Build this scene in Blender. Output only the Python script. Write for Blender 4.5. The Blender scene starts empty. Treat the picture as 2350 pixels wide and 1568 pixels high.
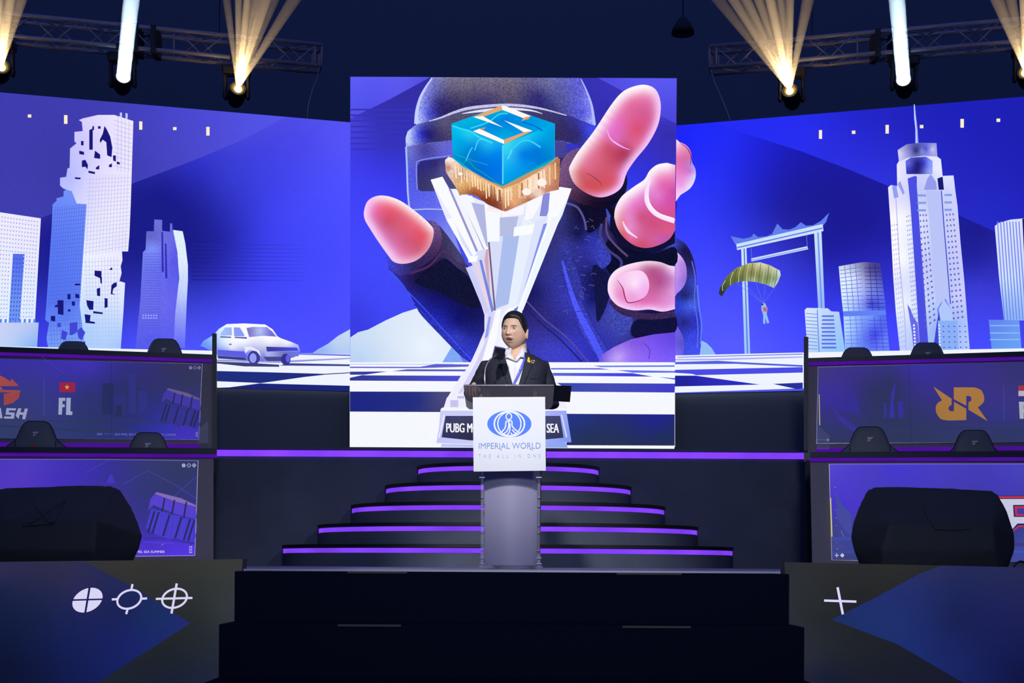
import bpy, bmesh, math, random
import numpy as np
from mathutils import Vector, Matrix, noise
from mathutils.bvhtree import BVHTree
from mathutils.geometry import tessellate_polygon
random.seed(7)
PI = math.pi
scene = bpy.context.scene
C = scene.collection

# ------------------------------------------------------------------ camera, world, lights, exposure
FPX = 2350 * 50 / 36.0
HX, HY = 1175.0, 1295.0          # where the horizon meets the frame's middle column
ROLL = math.radians(0.30)
EYE = 1.50
S = EYE - 0.028                  # stage floor height
cam_d = bpy.data.cameras.new('camera')
cam_d.lens = 50; cam_d.sensor_width = 36; cam_d.sensor_fit = 'HORIZONTAL'
cam_d.shift_y = (HY - 784.0) / 2350.0
cam_d.clip_start = 0.1; cam_d.clip_end = 200
cam = bpy.data.objects.new('camera', cam_d); C.objects.link(cam)
cr, sr = math.cos(ROLL), math.sin(ROLL)
cam.matrix_world = Matrix(((cr, -sr, 0, 0), (0, 0, -1, 0), (sr, cr, 0, EYE), (0, 0, 0, 1)))
scene.camera = cam
scene.view_settings.view_transform = 'Standard'
scene.view_settings.look = 'None'
scene.view_settings.exposure = 0.0
scene.view_settings.gamma = 1.0
scene.view_settings.use_curve_mapping = False
scene.cycles.max_bounces = 8
scene.cycles.transparent_max_bounces = 16
scene.cycles.volume_bounces = 0
scene.cycles.sample_clamp_indirect = 4.0

world = bpy.data.worlds.new('hall_ambient'); scene.world = world
world.use_nodes = True
WB = world.node_tree.nodes['Background']
WB.inputs[0].default_value = (0.040, 0.066, 0.26, 1)
WB.inputs[1].default_value = 1.15


def ray(u, v):
    a = (u - HX) / FPX; b = (HY - v) / FPX
    return Vector((a * cr - b * sr, 1.0, a * sr + b * cr))


def at(u, v, Y):
    """the point at depth Y seen at photo pixel (u, v)"""
    d = ray(u, v)
    return Vector((d.x * Y, Y, EYE + d.z * Y))


class Plane:
    def __init__(self, p, n):
        self.p = Vector(p); self.n = Vector(n).normalized()
        if self.n.y > 0: self.n = -self.n       # towards the audience

    def hit(self, u, v, off=0.0):
        o = Vector((0, 0, EYE)); d = ray(u, v)
        t = (self.p - o).dot(self.n) / d.dot(self.n)
        return o + d * t + self.n * off


def yaw_plane(u, Y, deg):
    """vertical plane through pixel column u at depth Y, turned by deg (its outer end nearer)"""
    x = (u - HX) / FPX * Y
    s = -1 if u < HX else 1
    r = math.radians(deg)
    return Plane((x, Y, 0), (-s * math.sin(r), -math.cos(r), 0))


def spot(name, loc, target, power, size, blend, col, radius=0.15):
    l = bpy.data.lights.new(name, 'SPOT'); l.energy = power; l.spot_size = math.radians(size)
    l.spot_blend = blend; l.color = col; l.shadow_soft_size = radius
    o = bpy.data.objects.new(name, l); C.objects.link(o); o.location = loc
    o.rotation_euler = (Vector(target) - Vector(loc)).to_track_quat('-Z', 'Y').to_euler()
    return o


spot('front_spotlight', (-0.9, 0.6, 6.4), (0.0, 9.2, S + 1.2), 3100, 14, 0.8, (1.0, 0.95, 0.90), 0.25)
spot('front_fill_spotlight', (3.2, 1.0, 5.8), (0.1, 9.3, S + 1.1), 500, 16, 0.8, (0.95, 0.95, 1.0), 0.3)

spot('stage_wash', (0.4, -2.0, 4.6), (0, 12.4, S + 0.1), 1000, 44, 0.9, (0.86, 0.92, 1.0), 0.5)


# ------------------------------------------------------------------ helpers
def lin(c):
    return tuple((x / 255.0 / 12.92) if x / 255.0 <= 0.04045 else ((x / 255.0 + 0.055) / 1.055) ** 2.4 for x in c)


def tag(o, label=None, cat=None, group=None, kind=None):
    if label: o['label'] = label
    if cat: o['category'] = cat
    if group: o['group'] = group
    if kind: o['kind'] = kind
    return o


def thing(name, label, cat, loc=(0, 0, 0), rz=0, group=None):
    o = bpy.data.objects.new(name, None); C.objects.link(o)
    o.empty_display_size = 0.1
    o.location = loc; o.rotation_euler = (0, 0, rz)
    return tag(o, label, cat, group)


def mat(name, col, rough=0.6, metal=0.0, spec=0.4, bump=0.0, bscale=60, var=0.0, emit=None, estr=1.0, alpha=None, trans=0, coat=0):
    m = bpy.data.materials.new(name); m.use_nodes = True
    nt = m.node_tree; b = nt.nodes['Principled BSDF']
    b.inputs['Base Color'].default_value = (*col, 1)
    b.inputs['Roughness'].default_value = rough
    b.inputs['Metallic'].default_value = metal
    b.inputs['Specular IOR Level'].default_value = spec
    if trans: b.inputs['Transmission Weight'].default_value = trans
    if coat: b.inputs['Coat Weight'].default_value = coat
    if alpha is not None: b.inputs['Alpha'].default_value = alpha
    if emit:
        b.inputs['Emission Color'].default_value = (*emit, 1); b.inputs['Emission Strength'].default_value = estr
    if bump or var:
        tc = nt.nodes.new('ShaderNodeTexCoord'); n = nt.nodes.new('ShaderNodeTexNoise')
        n.inputs['Scale'].default_value = bscale; n.inputs['Detail'].default_value = 4
        nt.links.new(tc.outputs['Object'], n.inputs['Vector'])
        if bump:
            bp = nt.nodes.new('ShaderNodeBump'); bp.inputs['Strength'].default_value = bump; bp.inputs['Distance'].default_value = 0.01
            nt.links.new(n.outputs['Fac'], bp.inputs['Height']); nt.links.new(bp.outputs['Normal'], b.inputs['Normal'])
        if var:
            n2 = nt.nodes.new('ShaderNodeTexNoise'); n2.inputs['Scale'].default_value = bscale * 0.1; n2.inputs['Detail'].default_value = 5
            nt.links.new(tc.outputs['Object'], n2.inputs['Vector'])
            mx = nt.nodes.new('ShaderNodeMix'); mx.data_type = 'RGBA'
            mx.inputs[6].default_value = (*[c * (1 - var) for c in col], 1); mx.inputs[7].default_value = (*[min(1, c * (1 + var)) for c in col], 1)
            nt.links.new(n2.outputs['Fac'], mx.inputs[0]); nt.links.new(mx.outputs[2], b.inputs['Base Color'])
    return m


def emis(name, col, strength, noise_amt=0.0):
    m = bpy.data.materials.new(name); m.use_nodes = True
    nt = m.node_tree; nt.nodes.clear()
    out = nt.nodes.new('ShaderNodeOutputMaterial'); e = nt.nodes.new('ShaderNodeEmission')
    e.inputs[0].default_value = (*col, 1); e.inputs[1].default_value = strength
    if noise_amt:
        tc = nt.nodes.new('ShaderNodeTexCoord'); n = nt.nodes.new('ShaderNodeTexNoise'); n.inputs['Scale'].default_value = 2.2
        nt.links.new(tc.outputs['Object'], n.inputs['Vector'])
        mr = nt.nodes.new('ShaderNodeMapRange'); mr.inputs['From Min'].default_value = 0.3; mr.inputs['From Max'].default_value = 0.7
        mr.inputs['To Min'].default_value = strength * (1 - noise_amt); mr.inputs['To Max'].default_value = strength * (1 + noise_amt)
        nt.links.new(n.outputs['Fac'], mr.inputs['Value']); nt.links.new(mr.outputs[0], e.inputs[1])
    nt.links.new(e.outputs[0], out.inputs[0])
    return m


def picture_material(name, strength, grain, px_per_m, glow=True, sat_lines=0.0):
    """picture on a display: colour from the corner colour attribute, fine panel grain from noise (alpha = texture amount)"""
    m = bpy.data.materials.new(name); m.use_nodes = True
    nt = m.node_tree; nt.nodes.clear()
    L = nt.links.new
    out = nt.nodes.new('ShaderNodeOutputMaterial')
    at_ = nt.nodes.new('ShaderNodeVertexColor'); at_.layer_name = 'Col'
    tc = nt.nodes.new('ShaderNodeTexCoord')
    n = nt.nodes.new('ShaderNodeTexNoise'); n.inputs['Scale'].default_value = px_per_m; n.inputs['Detail'].default_value = 3; n.inputs['Roughness'].default_value = 0.7
    L(tc.outputs['Object'], n.inputs['Vector'])
    n2 = nt.nodes.new('ShaderNodeTexNoise'); n2.inputs['Scale'].default_value = px_per_m * 0.38; n2.inputs['Detail'].default_value = 6; n2.inputs['Roughness'].default_value = 0.65
    L(tc.outputs['Object'], n2.inputs['Vector'])
    def math_(op, a, b):
        q = nt.nodes.new('ShaderNodeMath'); q.operation = op
        for i, x in enumerate((a, b)):
            if isinstance(x, (int, float)): q.inputs[i].default_value = x
            else: L(x, q.inputs[i])
        return q.outputs[0]
    g1 = math_('MULTIPLY', math_('SUBTRACT', n.outputs['Fac'], 0.5), grain)
    g2 = math_('MULTIPLY', math_('MULTIPLY', math_('SUBTRACT', n2.outputs['Fac'], 0.5), at_.outputs['Alpha']), 5.0)
    f = math_('MAXIMUM', math_('ADD', math_('ADD', g1, g2), 1.0), 0.12)
    f = math_('MULTIPLY', f, strength)
    if glow:
        e = nt.nodes.new('ShaderNodeEmission')
        L(at_.outputs['Color'], e.inputs[0]); L(f, e.inputs[1]); L(e.outputs[0], out.inputs[0])
        m.cycles.emission_sampling = 'NONE'
    else:
        b = nt.nodes.new('ShaderNodeBsdfPrincipled'); b.inputs['Roughness'].default_value = 0.6
        L(at_.outputs['Color'], b.inputs['Base Color']); L(b.outputs[0], out.inputs[0])
    return m


def link_bm(name, bm, m=None, parent=None, smooth=False, loc=None):
    me = bpy.data.meshes.new(name); bm.normal_update(); bm.to_mesh(me); bm.free()
    for mm in (m if isinstance(m, (list, tuple)) else [m]):
        if mm: me.materials.append(mm)
    if smooth:
        for p in me.polygons: p.use_smooth = True
    o = bpy.data.objects.new(name, me); C.objects.link(o)
    if parent:
        o.parent = parent
    if loc: o.location = loc
    return o


def world_to(parent, bm):
    """mesh built in world space, moved into its parent's space"""
    v = Vector(); p = parent
    while p is not None: v += p.location; p = p.parent
    bm.transform(Matrix.Translation(-v))
    return bm


def box(bm, x0, x1, y0, y1, z0, z1, bev=0.0, mi=0):
    r = bmesh.ops.create_cube(bm, size=1)
    vs = r['verts']
    for v in vs:
        v.co = Vector(((x0 + x1) / 2 + v.co.x * (x1 - x0), (y0 + y1) / 2 + v.co.y * (y1 - y0), (z0 + z1) / 2 + v.co.z * (z1 - z0)))
    fs = list({f for v in vs for f in v.link_faces})
    for f in fs: f.material_index = mi
    if bev > 0:
        es = list({e for v in vs for e in v.link_edges})
        rr = bmesh.ops.bevel(bm, geom=es, offset=bev, segments=2, affect='EDGES', profile=0.5)
        for f in rr['faces']: f.material_index = mi
    return bm


def quad_prism(bm, c, back, taper=False):
    """c: four world corners of the front face (any order round); back: vector the prism is pushed by"""
    f = [bm.verts.new(p) for p in c]; b = [bm.verts.new(Vector(p) + back) for p in c]
    if taper:           # the hidden sides run away from the middle of the stage
        for p, q in zip(c, b): q.co.x = p[0] * 1.02 * q.co.y / p[1]
    n = len(c)
    bm.faces.new(f); bm.faces.new(b[::-1])
    for i in range(n):
        bm.faces.new((f[i], b[i], b[(i + 1) % n], f[(i + 1) % n]))
    bmesh.ops.recalc_face_normals(bm, faces=bm.faces[:])
    return bm


def tube(bm, pts, rad, seg=8, cap=True, flat=None):
    pts = [Vector(p) for p in pts]
    rads = rad if isinstance(rad, (list, tuple)) else [rad] * len(pts)
    rings = []
    prev = None
    for i, p in enumerate(pts):
        t = (pts[min(i + 1, len(pts) - 1)] - pts[max(i - 1, 0)]).normalized()
        if prev is None:
            a = Vector((0, 0, 1)) if abs(t.z) < 0.9 else Vector((1, 0, 0))
            nx = t.cross(a).normalized()
        else:
            nx = (prev - t * prev.dot(t)).normalized()
        ny = t.cross(nx).normalized(); prev = nx
        ra = rads[i]; rx, ry = ra if isinstance(ra, (list, tuple)) else (ra, ra)
        rings.append([bm.verts.new(p + nx * math.cos(2 * PI * k / seg) * rx + ny * math.sin(2 * PI * k / seg) * ry) for k in range(seg)])
    for a, b in zip(rings, rings[1:]):
        for k in range(seg):
            bm.faces.new((a[k], a[(k + 1) % seg], b[(k + 1) % seg], b[k]))
    if cap:
        bm.faces.new(rings[0][::-1]); bm.faces.new(rings[-1])
    return rings


def loft(bm, rings, cap=True):
    vr = [[bm.verts.new(p) for p in r] for r in rings]
    n = len(vr[0])
    for a, b in zip(vr, vr[1:]):
        for k in range(n):
            bm.faces.new((a[k], a[(k + 1) % n], b[(k + 1) % n], b[k]))
    if cap:
        bm.faces.new(vr[0][::-1]); bm.faces.new(vr[-1])
    return vr


def ball(bm, c, r, u=16, v=12, M=None):
    rr = bmesh.ops.create_uvsphere(bm, u_segments=u, v_segments=v, radius=1)
    R = r if isinstance(r, (tuple, list)) else (r, r, r)
    for q in rr['verts']:
        p = Vector((q.co.x * R[0], q.co.y * R[1], q.co.z * R[2]))
        if M: p = M @ p
        q.co = p + Vector(c)
    return rr['verts']


def lathe(bm, prof, seg=24, origin=(0, 0, 0), axis=None):
    """prof: (r, h) pairs; axis: direction of h"""
    ax = Vector(axis or (0, 0, 1)).normalized()
    q = ax.to_track_quat('Z', 'Y')
    o = Vector(origin)
    rings = [[bm.verts.new(o + q @ Vector((r * math.cos(2 * PI * k / seg), r * math.sin(2 * PI * k / seg), h))) for k in range(seg)] for r, h in prof]
    for a, b in zip(rings, rings[1:]):
        for k in range(seg):
            bm.faces.new((a[k], a[(k + 1) % seg], b[(k + 1) % seg], b[k]))
    bm.faces.new(rings[0][::-1]); bm.faces.new(rings[-1])
    return bm


def smooth_pts(pts, n=6, closed=True):
    """Catmull-Rom through the points"""
    P = [Vector((p[0], p[1])) for p in pts]; N = len(P); out = []
    rng = range(N) if closed else range(N - 1)
    for i in rng:
        if closed: p0, p1, p2, p3 = P[i - 1], P[i], P[(i + 1) % N], P[(i + 2) % N]
        else: p0, p1, p2, p3 = P[max(i - 1, 0)], P[i], P[i + 1], P[min(i + 2, N - 1)]
        for k in range(n):
            t = k / n
            q = 0.5 * ((2 * p1) + (p2 - p0) * t + (2 * p0 - 5 * p1 + 4 * p2 - p3) * t * t + (3 * p1 - p0 - 3 * p2 + p3) * t ** 3)
            out.append((q.x, q.y))
    if not closed: out.append((P[-1].x, P[-1].y))
    return out


def grad(samples, power=1.6, base=30.0):
    """smooth colour field through (x, y, (r, g, b)) samples"""
    xy = np.array([(s[0], s[1]) for s in samples], float) / 100.0
    co = np.array([s[2] for s in samples], float)
    n = len(xy)
    def phi(d): return d
    d = np.sqrt(((xy[:, None] - xy[None]) ** 2).sum(2))
    K = np.zeros((n + 1, n + 1)); K[:n, :n] = phi(d) - np.eye(n) * 0.02; K[:n, n] = 1; K[n, :n] = 1
    w = np.linalg.lstsq(K, np.vstack([co, np.zeros((1, 3))]), rcond=None)[0]
    lo, hi = co.min(0), co.max(0)
    def f(p):
        q = np.asarray(p, float) / 100.0
        dd = phi(np.sqrt(((q[:, None] - xy[None]) ** 2).sum(2)))
        c = np.clip(dd @ w[:n] + w[n], lo, hi) / 255.0
        return np.where(c <= 0.04045, c / 12.92, ((c + 0.055) / 1.055) ** 2.4)
    return f


def skin_field(outline, core, rims):
    """finger on the picture: core colours with bright rims along the edges that face the given directions (dx, dy, strength, width, colour)"""
    base = grad(core)
    B_ = np.array(outline, float); N_ = len(B_)
    T_ = np.roll(B_, -1, 0) - np.roll(B_, 1, 0); T_ /= np.linalg.norm(T_, axis=1)[:, None] + 1e-9
    area = 0.5 * np.sum(B_[:, 0] * np.roll(B_[:, 1], -1) - np.roll(B_[:, 0], -1) * B_[:, 1])
    Nn = np.stack([T_[:, 1], -T_[:, 0]], 1) * (1 if area > 0 else -1)
    def f(p):
        p = np.asarray(p, float); c = base(p)
        d = np.sqrt(((p[:, None] - B_[None]) ** 2).sum(2))
        for dx, dy, st, wd, col in rims:
            L = np.array((dx, dy)) / math.hypot(dx, dy)
            face = np.clip(Nn @ L, 0, 1) ** 0.8
            w = (face[None] * np.exp(-(d / wd) ** 1.6)).max(1) * st
            w = np.clip(w, 0, 1)[:, None]
            c = c * (1 - w) + np.array(lin(col)) * w
        return c
    return f


def glyphs(txt, bold=0.0, spacing=1.0):
    """flat triangles of a line of text, x from 0 to 1, y from 0 (baseline) to cap height 1"""
    cu = bpy.data.curves.new('lettering', 'FONT'); cu.body = txt; cu.offset = bold; cu.resolution_u = 3
    cu.space_character = spacing
    o = bpy.data.objects.new('lettering', cu); C.objects.link(o)
    dg = bpy.context.evaluated_depsgraph_get(); dg.update()
    me = bpy.data.meshes.new_from_object(o.evaluated_get(dg))
    V = np.array([(v.co.x, v.co.y) for v in me.vertices]); F = [tuple(p.vertices) for p in me.polygons]
    bpy.data.objects.remove(o); bpy.data.curves.remove(cu); bpy.data.meshes.remove(me)
    x0, x1 = V[:, 0].min(), V[:, 0].max(); cap = 0.70
    V[:, 0] = (V[:, 0] - x0) / (x1 - x0); V[:, 1] = V[:, 1] / cap
    return V, F


class Art:
    """a picture drawn as flat coloured shapes on one plane; coordinates are photo pixels, carried to the plane where the display stands"""
    def __init__(self, plane, step=0.0006, base=0.003):
        self.plane = plane; self.step = step; self.base = base
        self.V = []; self.F = []; self.Cc = []; self.layer = 0

    def _add(self, uv, faces, col, a):
        off = self.base + self.layer * self.step
        b = len(self.V)
        for p in uv: self.V.append(self.plane.hit(p[0], p[1], off))
        cols = col(uv) if callable(col) else np.tile(np.array(lin(col)), (len(uv), 1))
        for f in faces:
            self.F.append([b + i for i in f])
            self.Cc.extend([(cols[i][0], cols[i][1], cols[i][2], a) for i in f])
        self.layer += 1

    def poly(self, pts, col, a=0.0, cell=0, sm=0, hold=False):
        if sm: pts = smooth_pts(pts, sm)
        if hold: self.layer -= 1
        if cell and callable(col):
            bm = bmesh.new()
            vs = [bm.verts.new((p[0], p[1], 0)) for p in pts]
            for t in tessellate_polygon([[Vector((p[0], p[1], 0)) for p in pts]]):
                try: bm.faces.new([vs[i] for i in t])
                except ValueError: pass
            xs = [p[0] for p in pts]; ys = [p[1] for p in pts]
            x = min(xs) + cell
            while x < max(xs) - 1:
                bmesh.ops.bisect_plane(bm, geom=bm.verts[:] + bm.edges[:] + bm.faces[:], plane_co=(x, 0, 0), plane_no=(1, 0, 0)); x += cell
            y = min(ys) + cell
            while y < max(ys) - 1:
                bmesh.ops.bisect_plane(bm, geom=bm.verts[:] + bm.edges[:] + bm.faces[:], plane_co=(0, y, 0), plane_no=(0, 1, 0)); y += cell
            bm.verts.index_update()
            uv = np.array([(v.co.x, v.co.y) for v in bm.verts]); fc = [[v.index for v in f.verts] for f in bm.faces]
            bm.free()
            self._add(uv, fc, col, a)
        else:
            tri = tessellate_polygon([[Vector((p[0], p[1], 0)) for p in pts]])
            self._add(np.array(pts, float)[:, :2], tri, col, a)

    def rect(self, x0, y0, x1, y1, col, a=0.0, hold=False):
        self.poly([(x0, y0), (x1, y0), (x1, y1), (x0, y1)], col, a, hold=hold)

    def ellipse(self, cx, cy, rx, ry, col, a=0.0, n=32, shear=0.0):
        self.poly([(cx + rx * math.cos(2 * PI * k / n) + shear * ry * math.sin(2 * PI * k / n), cy - ry * math.sin(2 * PI * k / n)) for k in range(n)], col, a)

    def stroke(self, pts, w, col, a=0.0, sm=0, closed=False):
        if sm: pts = smooth_pts(pts, sm, closed)
        P = [Vector((p[0], p[1])) for p in pts]; n = len(P); L = []; R = []
        ws = w if isinstance(w, (list, tuple)) else None
        for i, p in enumerate(P):
            if closed: t = P[(i + 1) % n] - P[i - 1]
            else: t = P[min(i + 1, n - 1)] - P[max(i - 1, 0)]
            t = t.normalized() if t.length > 0 else Vector((1, 0))
            ww = (np.interp(i / (n - 1), np.linspace(0, 1, len(ws)), ws) if ws else w) / 2
            nn = Vector((-t.y, t.x)) * ww
            L.append(p + nn); R.append(p - nn)
        uv = np.array([(q.x, q.y) for q in L + R]); fc = []
        for i in range(n if closed else n - 1):
            j = (i + 1) % n
            fc.append([i, j, n + j, n + i])
        self._add(uv, fc, col, a)

    def many(self, quads, col, a=0.0):
        """many small separate shapes in one colour on one layer"""
        uv = []; fc = []
        for q in quads:
            b = len(uv); uv.extend(q); fc.append(list(range(b, b + len(q))))
        if uv: self._add(np.array(uv, float), fc, col, a)

    def text(self, s, x0, y0, x1, y1, col, bold=0.0, spacing=1.0, slant=0.0, slope=0.0, a=0.0):
        V, F = glyphs(s, min(bold, 0.0), spacing)
        uv = np.empty_like(V)
        uv[:, 0] = x0 + V[:, 0] * (x1 - x0) + V[:, 1] * slant
        uv[:, 1] = y1 - V[:, 1] * (y1 - y0) + V[:, 0] * slope
        self._add(uv, F, col, a)
        if bold > 0:        # heavier strokes: the same letters again, a little to either side
            for dx in (-1, 1): self._add(uv + np.array((dx * bold * (y1 - y0), 0)), F, col, a)

    def build(self, name, m, parent=None):
        V = self.V
        if parent:
            V = [v - parent.location for v in V]
        me = bpy.data.meshes.new(name); me.from_pydata([tuple(v) for v in V], [], self.F)
        ca = me.color_attributes.new('Col', 'FLOAT_COLOR', 'CORNER')
        ca.data.foreach_set('color', np.array(self.Cc, dtype=np.float32).ravel())
        me.materials.append(m)
        o = bpy.data.objects.new(name, me); C.objects.link(o)
        if parent: o.parent = parent
        return o


def grid_quads(A, B, Cc, D, nx, ny, fx=0.5, fy=0.5, skip=None):
    """small window quads inside the quad A(tl) B(tr) C(br) D(bl)"""
    A, B, Cc, D = map(lambda p: np.array(p, float), (A, B, Cc, D)); out = []
    def P(s, t): return (A * (1 - s) + B * s) * (1 - t) + (D * (1 - s) + Cc * s) * t
    for j in range(ny):
        for i in range(nx):
            if skip and skip(i, j): continue
            s0, s1 = (i + 0.5 - fx / 2) / nx, (i + 0.5 + fx / 2) / nx; t0, t1 = (j + 0.5 - fy / 2) / ny, (j + 0.5 + fy / 2) / ny
            out.append([P(s0, t0), P(s1, t0), P(s1, t1), P(s0, t1)])
    return out


def grid_lines(A, B, Cc, D, nx, ny, w=1.0):
    A, B, Cc, D = map(lambda p: np.array(p, float), (A, B, Cc, D)); out = []
    def P(s, t): return (A * (1 - s) + B * s) * (1 - t) + (D * (1 - s) + Cc * s) * t
    for i in range(1, nx):
        a, b = P(i / nx, 0), P(i / nx, 1); out.append([a + (-w / 2, 0), a + (w / 2, 0), b + (w / 2, 0), b + (-w / 2, 0)])
    for j in range(1, ny):
        a, b = P(0, j / ny), P(1, j / ny); out.append([a + (0, -w / 2), b + (0, -w / 2), b + (0, w / 2), a + (0, w / 2)])
    return out


M = {}
M['deck'] = mat('stage_deck', (0.10, 0.105, 0.14), 0.28, spec=0.5, bump=0.03, bscale=40, var=0.15)
M['riser'] = mat('painted_riser', (0.085, 0.105, 0.155), 0.7, var=0.35, bscale=25, bump=0.05)
M['lip'] = mat('black_lip', (0.012, 0.012, 0.016), 0.6)
M['carpet'] = mat('black_step_board', (0.0032, 0.0052, 0.016), 0.9, spec=0.05, bump=0.1, bscale=200)
M['black'] = mat('black_paint', (0.022, 0.022, 0.03), 0.6)
M['board'] = mat('booth_board', (0.26, 0.22, 0.24), 0.6, var=0.1)
M['alu'] = mat('aluminium_edge', (0.45, 0.45, 0.48), 0.35, metal=1.0)
M['truss'] = mat('truss_aluminium', (0.42, 0.40, 0.44), 0.45, metal=0.25)
M['purple'] = emis('purple_led', (0.24, 0.055, 1.0), 1.0, 0.22)
M['violet'] = emis('violet_led', (0.10, 0.008, 0.45), 0.65, 0.15)
M['chair'] = mat('chair_leather', (0.17, 0.175, 0.165), 0.5, bump=0.05, bscale=120)
M['chair_edge'] = mat('chair_piping', (0.008, 0.008, 0.014), 0.5)
M['cloth'] = mat('cover_cloth', (0.021, 0.025, 0.030), 0.8, bump=0.35, bscale=16)
M['wall'] = mat('hall_wall', (0.19, 0.22, 0.27), 0.9)
M['skirt'] = mat('black_skirt', (0.10, 0.12, 0.16), 0.9)

# ------------------------------------------------------------------ the hall
def struct(name, bm, m, **k):
    return tag(link_bm(name, bm, m, **k), kind='structure')

struct('floor', box(bmesh.new(), -14, 14, -6, 26, -0.1, 0), M['black'])
struct('wall_back', box(bmesh.new(), -14, 14, 25.6, 25.9, 0, 20), M['wall'])
struct('wall_left', box(bmesh.new(), -14.3, -14, -6, 25.9, 0, 20), M['wall'])
struct('wall_right', box(bmesh.new(), 14, 14.3, -6, 25.9, 0, 20), M['wall'])

# stage deck: its front edge is near the camera, the raised platform stands at its back
EDGE = 6.05
bm = bmesh.new(); box(bm, -7.5, 7.5, 6.36, 20.0, S - 0.18, S); box(bm, -1.13, 1.13, EDGE, 6.3605, S - 0.18, S)
o = struct('stage_floor', bm, M['deck'])
bm = bmesh.new(); box(bm, -7.4, 7.4, 6.45, 19.9, 0, S - 0.18)
struct('stage_base', bm, M['black'])
bm = bmesh.new(); box(bm, -1.14, 1.14, EDGE - 0.012, EDGE, S - 0.055, S + 0.002)
edge = tag(link_bm('stage_edge_trim', bm, M['alu']), kind='structure')

# ------------------------------------------------------------------ front steps down to the hall floor
stairs = thing('front_steps', 'wide black steps leading up to the middle of the stage front', 'steps', (0, 5.4, 0))
for k in range(7):
    yf = 5.70 - 0.30 * k; zt = S - 0.006 - 0.20 * k
    bm = bmesh.new(); box(bm, -1.112, 1.112, yf, yf + (0.34 if k else 0.335), max(0.0, zt - 0.22), zt, 0.004)
    st = link_bm('step', world_to(stairs, bm), M['carpet'], stairs)
    for sx in ((-0.66, -0.42), (0.42, 0.68)):
        bm = bmesh.new(); box(bm, sx[0], sx[1], yf - 0.004, yf + 0.006, zt - 0.006, zt + 0.002)
        link_bm('nosing_strip', world_to(stairs, bm), mat('nosing', (0.03, 0.03, 0.035), 0.5) if k == 0 and sx[0] < 0 else bpy.data.materials['nosing'], st)

# ------------------------------------------------------------------ raised platform with its lit front edge
PY = 14.4
pz = S + 1.20
XL, XR = at(497, 1100, PY).x, at(1858, 1100, PY).x
plat = thing('raised_platform', 'raised black platform with a purple lit front edge under the screens', 'platform', (0, PY, S))
bm = bmesh.new(); box(bm, -6.8, 6.8, PY, 19.5, S, pz - 0.125); box(bm, -6.8, 6.8, PY - 0.02, 19.5, pz - 0.02, pz)
box(bm, -6.8, 6.8, PY + 0.03, 19.5, pz - 0.125, pz - 0.02)
link_bm('platform_body', world_to(plat, bm), M['riser'], plat)
bm = bmesh.new(); box(bm, -6.8, 6.8, PY + 0.004, PY + 0.028, pz - 0.092, pz - 0.03)
link_bm('light_strip', world_to(plat, bm), M['purple'], plat)

# curved steps
cs = thing('curved_steps', 'five curved black steps with glowing purple strips rising to the platform', 'steps', (0, PY, S))
hw = [2.235, 1.895, 1.57, 1.235, 0.915]; bulge = [2.05, 1.68, 1.42, 1.10, 0.80]
xc = at(1166, 1200, PY).x
def arc(a, b, inset, n=72):
    pts = []
    for k in range(n + 1):
        t = PI * k / n
        c, s_ = math.cos(t), math.sin(t)
        ex = 0.86
        pts.append((xc + (a - inset) * math.copysign(abs(c) ** ex, c), PY - 0.025 - (b - inset) * abs(s_) ** ex))
    return pts
def arc_wall(bm, pts, z0, z1, closed_top=True):
    lo = [bm.verts.new((p[0], p[1], z0)) for p in pts]; hi = [bm.verts.new((p[0], p[1], z1)) for p in pts]
    for i in range(len(pts) - 1): bm.faces.new((lo[i], lo[i + 1], hi[i + 1], hi[i]))
    if closed_top:
        bm.faces.new(hi); bm.faces.new(lo[::-1]); bm.faces.new((lo[0], hi[0], hi[-1], lo[-1]))
    bmesh.ops.recalc_face_normals(bm, faces=bm.faces[:])
for k in range(5):
    z1 = S + 0.20 * (k + 1); z0 = z1 - 0.20
    bm = bmesh.new()
    arc_wall(bm, arc(hw[k], bulge[k], 0), z0 - 0.0, z1 - 0.082)
    arc_wall(bm, arc(hw[k], bulge[k], 0.014), z1 - 0.083, z1 - 0.03)
    stp = link_bm('step', world_to(cs, bm), M['riser'], cs)
    bm = bmesh.new(); arc_wall(bm, arc(hw[k], bulge[k], -0.004), z1 - 0.03, z1)
    link_bm('step_lip', world_to(cs, bm), M['lip'], stp)
    bm = bmesh.new(); arc_wall(bm, arc(hw[k], bulge[k], 0.008), z1 - 0.078, z1 - 0.036, False)
    link_bm('light_strip', world_to(cs, bm), M['purple'], stp)

# ------------------------------------------------------------------ LED screens
M['led'] = picture_material('led_wall_picture', 1.0, 0.22, 160)
M['led_dim'] = picture_material('led_front_picture', 1.0, 0.5, 260)
M['panel'] = picture_material('booth_panel_picture', 0.86, 0.25, 200)
M['panel_dim'] = picture_material('upper_booth_picture', 0.72, 0.25, 200)
M['cab'] = mat('screen_cabinet', (0.02, 0.02, 0.025), 0.6)


def screen_thing(name, label, plane, corners, thick, cat='screen'):
    c = [plane.hit(u, v) for u, v in corners]
    mid = (c[2] + c[3]) / 2
    t = thing(name, label, cat, tuple(mid))
    bm = bmesh.new(); quad_prism(bm, c, -plane.n * thick)
    link_bm('cabinet', world_to(t, bm), M['cab'], t)
    lo = [c[3] + plane.n * -0.01, c[2] + plane.n * -0.01]
    z = pz
    bm = bmesh.new(); quad_prism(bm, [lo[0], lo[1], Vector((lo[1].x, lo[1].y, z)), Vector((lo[0].x, lo[0].y, z))], -plane.n * 0.3)
    link_bm('support_skirt', world_to(t, bm), M['skirt'], t)
    return t


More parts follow.
